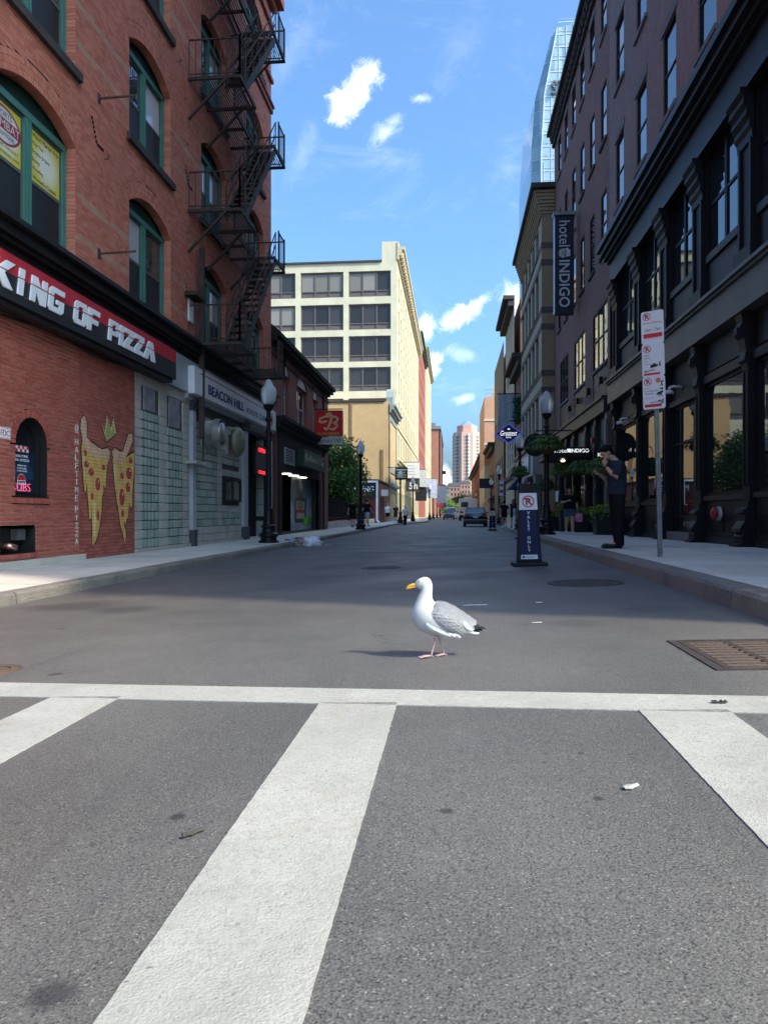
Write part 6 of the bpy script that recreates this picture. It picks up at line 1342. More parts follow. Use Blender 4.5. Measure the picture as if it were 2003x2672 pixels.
b5b = far_block('brown_shop_row', 'low brown brick shop building beyond the charcoal one', 4.9, 86.2, 100, 9.2, red_r, rglass, 4, 3.2, 2.8, 1.2, 1.9, stone_d, 10, None, -1)
b6 = thing('peach_brick_building', 'tall peach brick wall with white penthouse at the far right of the street', 'building', (4.2, 100.2, 0)); peach = brickwork('peach_brick', (.46, .25, .16), (.5, .29, .19), (.42, .27, .19), 'Y', dirt=.2)
MB().box(4.2, 20, 100.2, 118, 7.4, 16.6).build('brick_wall', peach, b6); MB().box(4.2, 20, 100.15, 118, 0, 7.4).build('cream_base', M('cream_base', (.5, .43, .32), .8, var=.08), b6); MB().box(5.6, 14, 101, 116, 16.6, 18.6).build('penthouse', sw, b6); MB().box(8, 14, 103, 112, 18.6, 22).build('penthouse', M('light_grey_clad', (.5, .52, .53), .6), b6)
for z in (10.2, 13.4): MB().box(4.15, 20, 100.1, 100.2, z, z + .25).build('band', M('pale_band', (.55, .45, .35), .8), b6)
for z in (4.6, 11.2): MB().box(6.2, 7.3, 100.1, 100.16, z - 1.2, z + .4).build('window', rglass, b6)
q = MB(); [q.box(4.3 + k * .5, 4.34 + k * .5, 100.4, 100.44, 16.6, 17.7) for k in range(9)]; q.box(4.25, 8.5, 100.4, 100.44, 17.66, 17.72).box(4.25, 8.5, 100.4, 100.44, 17.1, 17.14); q.build('roof_rail', steel, b6)
far_block('far_brick_row', 'brick buildings past the peach building on the right', 5.2, 118.2, 210, 11, red_r, rglass, 4, 3.4, 3.2, 1.3, 2, stone_d, 10, None, -1)
aw = thing('shop_awning', 'tan fabric awning over a far shop on the right', 'awning', (4.9, 92, 2.4)); q = MB(); q.add([(4.9, 88, 3.3), (4.9, 94, 3.3), (3.9, 94, 2.55), (3.9, 88, 2.55), (3.9, 94, 2.25), (3.9, 88, 2.25)], [(0, 1, 2, 3), (3, 2, 4, 5)]); q = q.build('fabric', M('tan_canvas', (.38, .22, .1), .8), aw); q.modifiers.new('t', 'SOLIDIFY').thickness = .03
a2 = thing('printed_awning', 'navy awning with white print on the right pavement beyond the lamp', 'awning', (4.7, 47, 2)); q = MB(); q.add([(4.7, 46.8, 4.0), (4.7, 50, 4.0), (3.4, 50, 2.45), (3.4, 46.8, 2.45)], [(0, 1, 2, 3)]); q.add([(4.7, 46.8, 4.0), (3.4, 46.8, 2.45), (4.7, 46.8, 2.45)], [(0, 1, 2)]); q = q.build('fabric', M('navy_canvas', (.02, .035, .08), .7), a2); q.modifiers.new('t', 'SOLIDIFY').thickness = .03
q = MB(); q.add([(4.5, 46.765, 3.55), (4.15, 46.765, 3.2), (3.95, 46.765, 2.7), (4.3, 46.765, 2.75)], [(0, 1, 2, 3)]); q.build('print', M('print_white', (.5, .52, .56), .7, var=.4, vs=4), a2)
# ---- glass tower
gt_ = thing('glass_tower', 'tall pale blue glass tower with white letters near its top above the right roofs', 'tower', (34, 250, 0))
tgl, t, b = newmat('tower_curtain_glass'); N = NT(t); P = N.coord('World'); s_ = N.n('ShaderNodeSeparateXYZ'); N.l(P, s_.inputs[0]); q_ = N.n('ShaderNodeCombineXYZ'); N.l(N.math('FLOOR', N.math('DIVIDE', s_.outputs[0], 2.4)), q_.inputs[0]); N.l(N.math('FLOOR', N.math('DIVIDE', s_.outputs[2], 4.1)), q_.inputs[1])
wnn = N.n('ShaderNodeTexWhiteNoise', noise_dimensions='2D'); N.l(q_.outputs[0], wnn.inputs['Vector']); N.l(N.mix(wnn.outputs[0], (.20, .32, .38, 1), (.42, .55, .58, 1)), b.inputs['Base Color']); b.inputs['Roughness'].default_value = .08; b.inputs['Metallic'].default_value = .25; N.bump(N.noise(P, .12, 3), .25, .4, b)
def tx(z): return 26.0 if z < 120 else (26.0 + (z - 120) / 20 * 1.4 if z < 140 else 27.4 + (z - 140) / 22 * 5.6)
zs_ = [0, 60, 120, 140, 150, 162]; ztop = lambda x: 162 + (x - 33) * .25
rings = [[(tx(z), 252 + (tx(z) - 26) * .4, z), (tx(z) + 3.2 - (tx(z) - 26) * .25, 250, z), (62, 250, z if z < 162 else 168), (62, 285, z if z < 162 else 168), (tx(z) - 1, 285, z)] for z in zs_]
q = MB(); q.loft(rings); q.build('glass_skin', tgl, gt_)
mu_ = MB()
for k in range(40):
    z = 4 + k * 4.1; xl = tx(z) + 3.2 - (tx(z) - 26) * .25
    mu_.box(xl, 62, 249.86, 249.98, z - .12, z + .12); mu_.box(xl, 62, 249.9, 249.98, z + 1.0, z + 1.08)
    mu_.bar((tx(z), 252 + (tx(z) - 26) * .4, z), (xl, 249.95, z), .2)
for k in range(14): x = 30.0 + k * 2.4; mu_.box(x, x + .14, 249.82, 249.97, 0, (162 + (x - 33) * .2) if x > 34 else (140 if x > 31 else 118))
for a, b_ in zip(zs_, zs_[1:]): mu_.bar((tx(a) + 3.2 - (tx(a) - 26) * .25, 249.8, a), (tx(b_) + 3.2 - (tx(b_) - 26) * .25, 249.8, b_), .4)
tag(mu_.build('mullions', M('pale_aluminium', (.55, .6, .6), .35, .6), gt_), kind='stuff'); text('ST', 4.6, 4.4, M('steel_letters', (.16, .17, .18), .4, .3), gt_, (34.7, 249.6, 142), 0, depth=.8)
# ================================================================== street furniture
blk_pl = M('black_plastic', (.009, .009, .01), .6, spec=.25, var=.15, vs=6, bump=.2, bs=60); nvy = M('panel_navy', (.010, .014, .05), .6, spec=.2, var=.12)
pw_ = M('panel_white', (.62, .62, .62), .5, var=.05); nr = M('no_park_red', (.55, .02, .035), .5, var=.05); inkk = M('ink_black', (.015, .015, .016), .6, var=0)
def no_parking(parent, x, z, r, y):
    """barred P roundel facing -y"""
    m_ = MB(); k = 28; o, i_ = disc(x, z, r, r, k), disc(x, z, r * .82, r * .82, k)
    m_.add([(a, y, b_) for a, b_ in o] + [(a, y, b_) for a, b_ in i_], [(q, (q + 1) % k, k + (q + 1) % k, k + q) for q in range(k)])
    d = r * .64; w = r * .1; m_.add([(x - d - w, y - .0006, z + d - w), (x - d + w, y - .0006, z + d + w), (x + d + w, y - .0006, z - d + w), (x + d - w, y - .0006, z - d - w)], [(0, 3, 2, 1)])
    text('P', r * .75, r * 1.15, inkk, parent, (x, y + .0012, z), 0, world=False, depth=.001, offset=.03); return m_.build('prohibition_ring', nr, parent, True)
def valet(label, x, y, rz, full=True):
    t = thing('valet_sign', label, 'valet sign', (x, y, zr(x, y)), rz, 'valet parking signs'); t.rotation_euler = (0, -math.atan(.0314 * sY(y)) * .6, rz)
    m_ = MB(); m_.loft([[(-a, -b_, z), (a, -b_, z), (a, b_, z), (-a, b_, z)] for (a, b_, z) in ((.255, .19, 0), (.265, .2, .01), (.265, .2, .045), (.24, .17, .06), (.19, .09, .065))]); m_.build('base', blk_pl, t, True, bevel=.008)
    f = MB(); W0, W1, Z0, Z1 = .19, .135, .065, 1.27; wz = lambda z: W0 + (W1 - W0) * (z - Z0) / (Z1 - Z0); yy = lambda z: -.06 + .045 * (z - Z0) / (Z1 - Z0)
    rings = []
    for z in (Z0, .5, 1.0, 1.2, 1.25, Z1): w = wz(z) * (.93 if z == Z1 else 1); rings.append([(-w, yy(z), z), (w, yy(z), z), (w, .05 - .03 * z / Z1, z), (-w, .05 - .03 * z / Z1, z)])
    f.loft(rings); f.build('shell', blk_pl, t, True, bevel=.012)
    h = MB(); h.tube([(-.05, -.02, 1.24), (-.045, -.02, 1.3), (.045, -.02, 1.3), (.05, -.02, 1.24)], .014, 8); h.box(-.06, .06, -.03, -.012, 1.17, 1.185); h.build('handle', blk_pl, t, True)
    def face(name, z0, z1, mrg, mat, lift): m2 = MB(); a, b_ = wz(z0) - mrg, wz(z1) - mrg; m2.add([(-a, yy(z0) - lift, z0), (a, yy(z0) - lift, z0), (b_, yy(z1) - lift, z1), (-b_, yy(z1) - lift, z1)], [(0, 1, 2, 3)]); m2 = m2.build(name, mat, t, True); return m2
    face('navy_panel', .09, .86, .035, nvy, .003); face('white_panel', .862, 1.12, .012, pw_, .003)
    face('foot_label', .105, .17, .06, pw_, .005)
    if full:
        no_parking(t, .0, .99, .092, yy(.99) - .0075)
        for i, ch in enumerate('VALET ONLY'):
            if ch != ' ': z = .815 - i * .064; text(ch, None, .047, M('panel_letters', (.62, .63, .66), .5), t, (.0, yy(z) - .004, z), 0, name='letter', world=False, depth=.002, offset=.015)
        text('HOTEL PARKING', .14, .014, inkk, t, (.02, yy(.14) - .0065, .14), 0, world=False, depth=.001) if False else None
        m3 = MB(); m3.box(-.105, -.07, yy(.14) - .009, yy(.14) - .006, .122, .152); m3.build('small_logo', nvy, t, True)
        m3 = MB(); [m3.box(-.055, .1 - .04 * k, yy(.14) - .009, yy(.14) - .0065, .142 - k * .016, .149 - k * .016) for k in range(2)]; m3.build('small_print', M('print_grey', (.3, .31, .35), .6), t, True)
    return t
valet('nearest navy valet only sign with a no parking roundel standing in the road', 1.17, 11.6, .03)
valet('valet sign mostly hidden behind the nearest one beside the right kerb', 2.34, 25.0, .1); valet('far valet sign in the road just right of the black car', 2.22, 42.2, 0)
# ---- parking regulation sign post
sp = thing('parking_sign_post', 'steel post with three stacked parking signs on the right pavement', 'sign post', (2.88, 10.66, zw(10.66))); sp.rotation_euler = (0, R_(-1.4), R_(2))
q = MB(); q.box(-.028, .028, -.025, .025, -.02, 3.42); q.build('post', M('galvanised_post', (.20, .205, .21), .5, .7, var=.25, vs=12), sp, True)
hm = MB(); [hm.box(-.006, .006, -.0265, -.025, .06 + k * .0254 * 1.5, .072 + k * .0254 * 1.5) for k in range(56)]; tag(hm.build('post_holes', black_hole, sp, True), kind='stuff')
def plate(z0, kind):
    """one 12 by 18 inch plate, turned a little away from the camera"""
    e = MB(); w, h, r = .1525, .457, .03; pts = []
    for (cx, cz, a0) in ((w - r, r, -90), (w - r, h - r, 0), (-w + r, h - r, 90), (-w + r, r, 180)):
        pts += [(cx + r * math.cos(R_(a0 + 22.5 * k)), cz + r * math.sin(R_(a0 + 22.5 * k))) for k in range(5)]
    o = bpy.data.objects.new('sign_plate', None); e.prism(pts, lambda a, b_: (a, -.03, b_), lambda a, b_: (a, -.034, b_)); o = e.build('sign_plate', M('sign_face', (.60, .60, .60), .45, var=.08, vs=3, stain=.05), sp, True); o.location = (-.02, 0, z0); o.rotation_euler = (0, 0, R_(-32))
    Y = -.0352
    def tx_(s, x0, z, h_, mat, w_=None): me = text_mesh(s, w_, h_, depth=.0008); me.materials.clear(); me.materials.append(mat); a = bpy.data.objects.new('lettering', me); link(a, o); wd = max(v.co.x for v in me.vertices) * 2; a.location = (x0 + wd / 2, Y + .001, z); return a
    def rect(n, x0, x1, z0_, z1_, mat, d=0): m_ = MB(); m_.box(x0, x1, Y - d, Y + .0008, z0_, z1_); return m_.build(n, mat, o, True)
    def pol(n, pts_, mat): m_ = MB(); m_.prism(pts_, lambda a, b_: (a, Y + .001, b_), lambda a, b_: (a, Y - .0006, b_)); return m_.build(n, mat, o, True)
    if kind == 0:
        no_parking(o, -.075, .385, .054, Y); tx_('Street Cleaning', -.125, .292, .038, nr, .25); tx_('2am - 7am', -.105, .2, .042, inkk, .22); rect('red_band', -.125, .13, .085, .145, nr); tx_('Tow Zone', -.11, .115, .036, pw_, .2); rect('fine_line', -.12, .12, .072, .075, nr)
    if kind == 1:
        no_parking(o, -.08, .385, .054, Y)
        for i, s in enumerate(('Valet', 'Parking', 'Only')): tx_(s, -.13, .298 - i * .042, .026, inkk)
        rect('small_line', -.13, -.03, .175, .179, inkk)
        pol('car_symbol', [(-.04, .115), (.03, .13), (.035, .118), (.045, .135), (.065, .14), (.06, .165), (.04, .16), (.03, .18), (.0, .178), (-.01, .165), (-.03, .165), (-.04, .15)], inkk); pol('figure_symbol', [(.075, .13), (.085, .13), (.088, .155), (.1, .128), (.108, .13), (.095, .17), (.1, .2), (.088, .205), (.082, .18), (.07, .175), (.08, .165)], inkk)
        pol('arrow', [(-.13, .075), (-.1, .092), (-.1, .08), (.02, .096), (.02, .086), (-.1, .07), (-.1, .06)], inkk); rect('red_band', -.13, .09, .02, .05, nr); tx_('Tow Zone', -.11, .035, .02, pw_, .11)
    if kind == 2:
        no_parking(o, -.08, .385, .054, Y)
        for i, s in enumerate(('Except', 'Commercial', 'Vehicles')): tx_(s, -.13, .295 - i * .038, .026, inkk)
        pol('orange_sticker', disc(.06, .395, .034, .036, 12), M('sticker_orange', (.6, .13, .03), .5)); pol('figure_symbol', [(.09, .31), (.1, .33), (.115, .31), (.125, .312), (.112, .345), (.12, .37), (.135, .362), (.125, .385), (.11, .39), (.095, .36), (.1, .345), (.085, .32)], inkk)
        pol('loading_symbol', [(.03, .2), (.05, .225), (.08, .235), (.12, .25), (.125, .225), (.1, .205), (.115, .165), (.1, .17), (.088, .195), (.065, .165), (.055, .168), (.075, .2), (.04, .19)], inkk); pol('tag', disc(.105, .275, .026, .012, 10), inkk)
        pol('arrow', [(-.06, .083), (.06, .1), (.06, .088), (.1, .11), (.06, .122), (.06, .108), (-.06, .092)], inkk); rect('red_band', -.13, .1, .028, .07, nr); tx_('Tow Zone', -.115, .048, .03, pw_, .19); rect('hours_line', -.12, .0, .16, .165, MATS['print_grey']); rect('hours_line', -.12, -.02, .145, .149, MATS['print_grey'])
        pol('weathered_patch', [(.08, .06), (.13, .07), (.13, .14), (.11, .13), (.09, .1)], M('grime', (.2, .19, .17), .8, var=.4, vs=40))
    return o
plate(2.98, 0); plate(2.525, 1); plate(2.07, 2)
# ---- hanging baskets and planters
coir = M('coir', (.13, .07, .035), .95, var=.4, vs=12, bump=.8, bs=40); fern = leafmat('fern_green', (.04, .09, .015), (.075, .15, .025), (.13, .22, .05)); lime_leaf = leafmat('sweet_potato_leaf', (.12, .2, .02), (.2, .3, .04), (.28, .38, .08))
def basket(label, x, y, z, r=.26, seed=1, arm=None):
    t = thing('hanging_basket', label, 'flower basket', (x, y, z), 0, 'hanging fern baskets'); rng = random.Random(seed)
    MB().lathe([(.05, -r * .75), (r * .55, -r * .65), (r * .9, -r * .3), (r, 0), (r * .9, .02)], 16).build('coir_bowl', coir, t, True, True)
    f = MB()
    for _ in range(170):
        a = rng.uniform(0, 2 * math.pi); L = rng.uniform(.8, 1.75) * r; rise = rng.uniform(1.2, 4.6); out = Vector((math.cos(a), math.sin(a), 0)); p = Vector((0, 0, .02)) + out * r * .4 * rng.random()
        prev = p; n_ = 5
        for k in range(1, n_ + 1):
            u = k / n_; q = p + out * L * u + Vector((0, 0, rise * r * (u - u * u * 1.15)))
            d = (q - prev); s = d.cross(Vector((0, 0, 1))).normalized(); w = r * .24 * (1 - u * .75)
            for sg in (-1, 1): f.add([prev, prev + d * .6 + s * sg * w - Vector((0, 0, .02)), q], [(0, 1, 2)])
            prev = q
    f.build('fern', fern, t, True); c_ = MB(); [c_.tube([(r * .9 * math.cos(a), r * .9 * math.sin(a), 0), (0, 0, r * 1.9)], .006, 5) for a in (0, 2.1, 4.2)]; c_.build('hanger', lampb, t, True)
    if arm: MB().tube([(0, 0, r * 1.9), ((arm - x) * .3, 0, r * 2.2), ((arm - x) * .7, 0, r * 2.1), (arm - x, 0, r * 1.5)], .016, 6).build('arm', lampb, t, True)
    return t
basket('large fern basket hanging on the nearest right street lamp', 3.06, 24.7, 3.2, .36, 2, 3.12); basket('fern basket on the second right street lamp', 3.26, 37.0, 3.0, .34, 3, 3.3)
basket('fern basket on the hotel front behind the standing man', 4.75, 24.1, 2.42, .34, 4, 5.4); basket('fern basket left of the hotel door under the canopy', 4.55, 30.6, 2.7, .36, 5, 5.4); basket('fern basket right of the hotel door under the canopy', 4.95, 29.2, 2.72, .34, 6, 5.4); basket('shaded fern basket behind the nearest right lamp post', 4.1, 33.5, 2.2, .32, 8)
def planter(label, x, y, w, h, seed, mat=lime_leaf, flower=None):
    z = zw(y); t = thing('planter', label, 'planter', (x, y, z), 0, 'dark square planters by the hotel'); rng = random.Random(seed); b_ = w * .42
    m_ = MB(); m_.loft([[(-a, -a, zz), (a, -a, zz), (a, a, zz), (-a, a, zz)] for a, zz in ((b_, 0), (w / 2, h), (w / 2 - .04, h), (w / 2 - .05, h - .06))]); m_.build('box', M('planter_black', (.012, .014, .02), .5, var=.2), t, True)
    f = MB()
    for _ in range(260):
        a = rng.uniform(0, 2 * math.pi); rr = w * .62 * rng.random() ** .5; p = Vector((rr * math.cos(a), rr * math.sin(a), h + rng.uniform(-.02, .26) - (.35 * rng.random() if rr > w * .5 else 0))); leaf(f, p, (rdir(rng) + Vector((math.cos(a), math.sin(a), .1))).normalized(), rdir(rng), rng.uniform(.07, .13), .08)
    f.build('plants', mat, t, True)
    if flower:
        g2 = MB(); [g2.lathe([(.0, 0), (.045, .02), (.05, .04), (.0, .05)], 6, (rng.uniform(-w / 2, w / 2), rng.uniform(-w / 2, w / 2), h + rng.uniform(.15, .3)), cap=False) for _ in range(26)]; g2.build('flowers', flower, t, True)
    return t
planter('dark planter with lime green leaves behind the standing man', 4.98, 24.9, .78, .72, 3); planter('dark planter with lime leaves beside the walking woman', 5.0, 30.0, .7, .72, 4); planter('dark planter with pink flowers beyond the nearest right lamp post', 4.4, 33.6, .8, .62, 5, fern, M('pink_flowers', (.6, .1, .14), .6, var=.2)); planter('tall dark planter by the hotel entrance', 4.75, 31.5, .7, .9, 6)
sb2 = thing('sandwich_board', 'leaning red edged sandwich board beyond the nearest right lamp post', 'sandwich board', (3.8, 32.8, zw(33))); q = MB(); q.add([(-.02, -.35, 0), (.02, -.35, 0), (.16, -.3, .95), (.12, -.3, .95), (-.02, .35, 0), (.02, .35, 0), (.16, .3, .95), (.12, .3, .95)], [(0, 1, 2, 3), (4, 7, 6, 5), (0, 4, 5, 1), (1, 5, 6, 2), (2, 6, 7, 3), (3, 7, 4, 0)]); q.build('board', M('board_red', (.4, .05, .07), .6), sb2, True)
# ---- hanging signs
dsn = thing('diamond_sign', 'blue diamond shaped bar sign with white script hanging over the right pavement', 'sign', (3.7, 50, 6.33))
dz = lambda k, y0, y1: (lambda m_: m_.prism([(-.95 * k, 0), (0, -.68 * k), (.95 * k, 0), (0, .68 * k)], lambda a, b_: (a, y0, b_), lambda a, b_: (a, y1, b_)))(MB())
dz(1, .1, -.02).build('border', M('neon_blue', (.05, .06, .5), .4, emit=.25, var=0), dsn, True); dz(.9, -.02, -.035).build('orange_line', M('neon_orange', (.7, .22, .12), .4, var=0), dsn, True); dz(.85, -.035, -.045).build('panel', M('deep_blue', (.015, .03, .09), .4, var=.3, vs=2), dsn, True)
ts = text('Greatest', 1.1, .34, lit, dsn, (0, -.047, .02), 0, world=False, shear=.3, depth=.01); text('BAR', .34, .09, lit, dsn, (0, -.047, -.26), 0, world=False, depth=.01); q = MB(); q.prism([(-.1, .3), (0, .24), (.1, .3), (0, .34)], lambda a, b_: (a, -.046, b_), lambda a, b_: (a, -.052, b_)); q.build('emblem', lit, dsn, True)
MB().tube([(0, .04, .6), (0, .04, .85), (1.3, .04, .85)], .03, 6).build('bracket', lampb, dsn, True); q = MB(); q.prism([(-.28, -1.25), (0, -1.05), (.28, -1.25), (0, -1.45)], lambda a, b_: (a + .1, .04, b_), lambda a, b_: (a + .1, .0, b_)); q.build('small_diamond', pw_, dsn, True); MB().tube([(.1, .02, -.66), (.1, .02, -1.06)], .012, 5).build('chain', lampb, dsn, True)
rs = thing('round_sign', 'round black hanging sign behind the nearest right lamp basket', 'sign', (3.6, 33, 4.0)); q = MB(); q.prism(disc(0, 0, .5, .5, 28), lambda a, b_: (a, .05, b_), lambda a, b_: (a, -.03, b_)); q.build('disc', bk, rs, True); text('BLT', .3, .12, MATS['print_grey'], rs, (-.2, -.032, -.08), 0, world=False) if False else None; MB().tube([(0, 0, .5), (0, 0, .62), (1.8, 0, .62)], .03, 6).build('bracket', lampb, rs, True)
bn = thing('hanging_banner', 'grey striped cloth banner hanging from a pole high on the right', 'banner', (4.0, 56, 8)); q = MB()
for k in range(9): q.box(-.62 + k * .135, -.5 + k * .135, -.03 + (k % 2) * .03, -.02 + (k % 2) * .03, -1.6, 1.9)
q.build('cloth', M('grey_cloth', (.33, .35, .38), .8, var=.3, vs=6), bn, True); MB().tube([(-.7, 0, 1.95), (1.1, 0, 1.95)], .04, 6).build('pole', lampb, bn, True)
gl = thing('wall_garland', 'dark green leafy garland on the dark red building', 'garland', (4.9, 55, 8.6)); rng = random.Random(2); f = MB(); [leaf(f, Vector((rng.uniform(-.35, 0), rng.uniform(-1.6, 1.6), rng.uniform(-.9, .8))), rdir(rng), rdir(rng), .3, .16) for _ in range(420)]; f.build('leaves', leaf_dark, gl, True)
hb2 = thing('black_hang_sign', 'small black rectangular sign hanging far along the right pavement', 'sign', (4.35, 92, 4.6)); MB().box(-1.1, 1.1, -.05, .05, -.5, .7).build('board', sb, hb2, True); MB().tube([(0, 0, .7), (0, 0, 1.0), (.6, 0, 1.0)], .04, 6).build('bracket', lampb, hb2, True)
# blade signs on the left
def blade(label, x, y, z0, z1, w, mat, txt=None, tm=None, name='blade_sign'):
    t = thing(name, label, 'sign', (x, y, z0)); MB().box(-w / 2, w / 2, -.06, .06, 0, z1 - z0).build('board', mat, t, True); MB().tube([(-w / 2 - .9, 0, (z1 - z0) + .05), (w / 2, 0, (z1 - z0) + .05)], .04, 6).build('bracket', lampb, t, True)
    if txt:
        for i, (s, f_) in enumerate(txt): text(s, w * f_, (z1 - z0) / (len(txt) + 1.2) * .75, tm, t, (0, -.062, (z1 - z0) * (1 - (i + .8) / (len(txt) + .6))), 0, world=False)
    return t
blade('black hanging sign with gold and white lettering on the grey-green front', -5.55, 80, 4.65, 5.95, 1.35, sb, (('BOSTON', .85), ('TRADING', .7), ('CO', .3)) if False else None); q = bpy.data.objects['blade_sign']
for i, (w, z, mm) in enumerate(((1.1, 1.0, pw_), (.9, .72, M('gold_print', (.5, .36, .1), .5)), (1.1, .45, MATS['gold_print']), (1.0, .2, MATS['gold_print']))): MB().box(-w / 2, w / 2, -.075, -.06, z, z + .15).build('print_line', mm, q, True)
MB().lathe([(.0, -.2), (.2, -.1), (.22, .05), (.0, .2)], 10, (0, 0, 1.45)).build('gold_ball', bg_, q, True)
b1 = blade('white hanging sign with grey print above a black panel on the cream building', -5.2, 96, 5.6, 7.6, 1.8, M('sign_offwhite', (.68, .69, .68), .5, var=.04)); b2 = blade('grey upper sign panel behind the white one on the cream building', -4.3, 100, 4.6, 6.9, 1.5, M('sign_lightgrey', (.52, .53, .54), .5))
for i in range(4): MB().box(-.7, .2 + .15 * (i % 2), -.07, -.06, 1.55 - i * .38, 1.62 - i * .38).build('print_line', MATS['print_grey'], b1, True)
b3_ = blade('dark square sign with a white 5h mark on the cream building', -5.2, 96.2, 3.85, 5.5, 1.8, M('sign_charcoal', (.05, .055, .055), .5)); text('5h', 1.1, .9, pw_, b3_, (.1, -.062, .75), 0, world=False, offset=.03)
blade('small black sign panel below the grey one on the cream building', -4.3, 100.2, 2.7, 4.5, 1.5, sb)
for i, (x, z, y) in enumerate(((-2.9, 3.1, 101), (-1.75, 2.6, 112))):
    t = thing('street_banner', ('pale blue pole banner on the fifth left lamp', 'pale lilac pole banner farther along the left kerb')[i], 'banner', (x, y, z)); q = MB(); n_ = 6
    q.loft([[(-.75, .02 * math.sin(k), zz), (.75, -.02 * math.sin(k), zz), (.75, .03 - .02 * math.sin(k), zz), (-.75, .03 + .02 * math.sin(k), zz)] for k, zz in enumerate([2.6 * j / n_ for j in range(n_ + 1)])]); q.build('cloth', M('banner%d' % i, ((.5, .56, .68), (.5, .53, .68))[i], .8, var=.25, vs=3), t, True)
    MB().tube([(-.9, .015, 2.62), (.75, .015, 2.62)], .03, 6).build('arm', lampb, t, True)
# ---- small posts
wb = thing('white_bollard', 'white flexible bollard on the right pavement past the valet signs', 'bollard', (3.1, 38, zw(38))); MB().lathe([(.1, 0), (.1, .03), (.055, .05), (.055, 1.0), (.045, 1.05), (.0, 1.07)], 14).build('tube', M('white_plastic', (.62, .66, .68), .5), wb, True, True); MB().lathe([(.0567, .75), (.0567, .87)], 14, cap=False).build('reflector', M('grey_band', (.4, .42, .44), .4), wb, True)
sg = thing('no_stopping_sign', 'post with a narrow red and white sign along the right kerb', 'sign post', (3.35, 52, zw(52))); MB().box(-.04, .04, -.03, .03, 0, 3.2).build('post', MATS['galvanised_post'], sg, True); MB().box(-.15, .15, -.05, -.035, 2.1, 3.15).build('plate', pw_, sg, True); MB().box(-.12, .12, -.06, -.051, 2.3, 2.5).box(-.12, .12, -.06, -.051, 2.75, 2.9).build('red_print', nr, sg, True)
hy_ = thing('fire_hydrant', 'black fire hydrant with a yellow top on the right kerb', 'hydrant', (3.5, 54, zw(54))); MB().lathe([(.2, 0), (.2, .06), (.13, .08), (.13, .55), (.17, .58), (.17, .64)], 14).tube([(-.22, 0, .45), (.22, 0, .45)], .07, 10).build('barrel', blk_pl, hy_, True); MB().lathe([(.17, .64), (.15, .72), (.08, .8), (.04, .82), (.04, .88)], 14).build('bonnet', M('hydrant_yellow', (.65, .45, .05), .5), hy_, True)
nb = thing('wall_notice', 'small white notice on the dark wall past the nearest right lamp post', 'notice', (5.1, 38, 1.9)); MB().box(-.0, .02, -.5, .5, 0, .55).build('sheet', pw_, nb, True); nb.location = (HX - .13, 38.6, 1.6)
for i, (x, y, c_, lab) in enumerate(((-2.9, 170, (.6, .1, .1), 'small pink and red sign far along the left kerb'), (-2.3, 180, (.04, .1, .35), 'small blue flag sign far along the left kerb'))):
    t = thing('far_sign', lab, 'sign post', (x, y, ZL)); MB().box(-.05, .05, -.05, .05, 0, 3).build('post', lampb, t, True); MB().box(-.7, .7, -.1, -.05, 2.3, 3.4).build('plate', M('far_sign%d' % i, c_, .6), t, True)
# ================================================================== people
def fuse(mb, name, mat, parent, vox=.014, it=3):
    me = mb.mesh(name, mat); o = bpy.data.objects.new(name, me)
    r = o.modifiers.new('r', 'REMESH'); r.mode = 'VOXEL'; r.voxel_size = vox; r.use_smooth_shade = True
    s = o.modifiers.new('s', 'SMOOTH'); s.iterations = it; s.factor = .5
    m2 = evaluated_mesh(o)
    m2.materials.clear(); m2.materials.append(mat); m2.polygons.foreach_set('use_smooth', [True] * len(m2.polygons)); q = bpy.data.objects.new(name, m2); return link(q, parent)
skin_l = M('skin', (.46, .27, .19), .55, var=.08, vs=9); skin_t = M('skin_tan', (.36, .20, .13), .55, var=.08, vs=9)
def ell(mb, c, r, n=16, k=10):
    rings = []
    for i in range(k + 1): t = math.pi * (.03 + .94 * i / k); rings.append([(c[0] + r[0] * math.sin(t) * math.cos(2 * math.pi * q / n), c[1] + r[1] * math.sin(t) * math.sin(2 * math.pi * q / n), c[2] + r[2] * math.cos(t)) for q in range(n)])
    return mb.loft(rings)
def trunk(mb, secs, n=18):
    """stack of ellipses (x, y, z, rx, ry)"""
    return mb.loft([[(x + rx * math.cos(2 * math.pi * q / n), y + ry * math.sin(2 * math.pi * q / n), z) for q in range(n)] for (x, y, z, rx, ry) in secs])
def hand(parent, wrist, dirv, palm_n, mat, curl=.5, s=1.):
    """palm and five bent fingers"""
    w, d, n = Vector(wrist), Vector(dirv).normalized(), Vector(palm_n).normalized(); side = d.cross(n).normalized(); mb = MB()
    mb.obox(w + d * .045 * s, side * .036 * s, d * .046 * s, n * .013 * s)
    for k, (o, L) in enumerate(((-.03, .068), (-.01, .078), (.011, .072), (.031, .056))):
        a = w + d * .085 * s + side * o * s; b_ = a + (d * math.cos(curl * .7) + n * math.sin(curl * .7)) * L * .5 * s; c_ = b_ + (d * math.cos(curl * 1.9) + n * math.sin(curl * 1.9)) * L * .5 * s; mb.tube([a - d * .02 * s, a, b_, c_], [.0095 * s, .0095 * s, .009 * s, .007 * s], 7)
    a = w + d * .025 * s - side * .03 * s; b_ = a + (d * .7 - side * .6 + n * .4).normalized() * .035 * s; mb.tube([a + side * .012 * s, a, b_, b_ + (d * .9 + n * .5).normalized() * .032 * s], [.012 * s, .012 * s, .0105 * s, .008 * s], 7)
    return mb.build('hand', mat, parent, True, True)
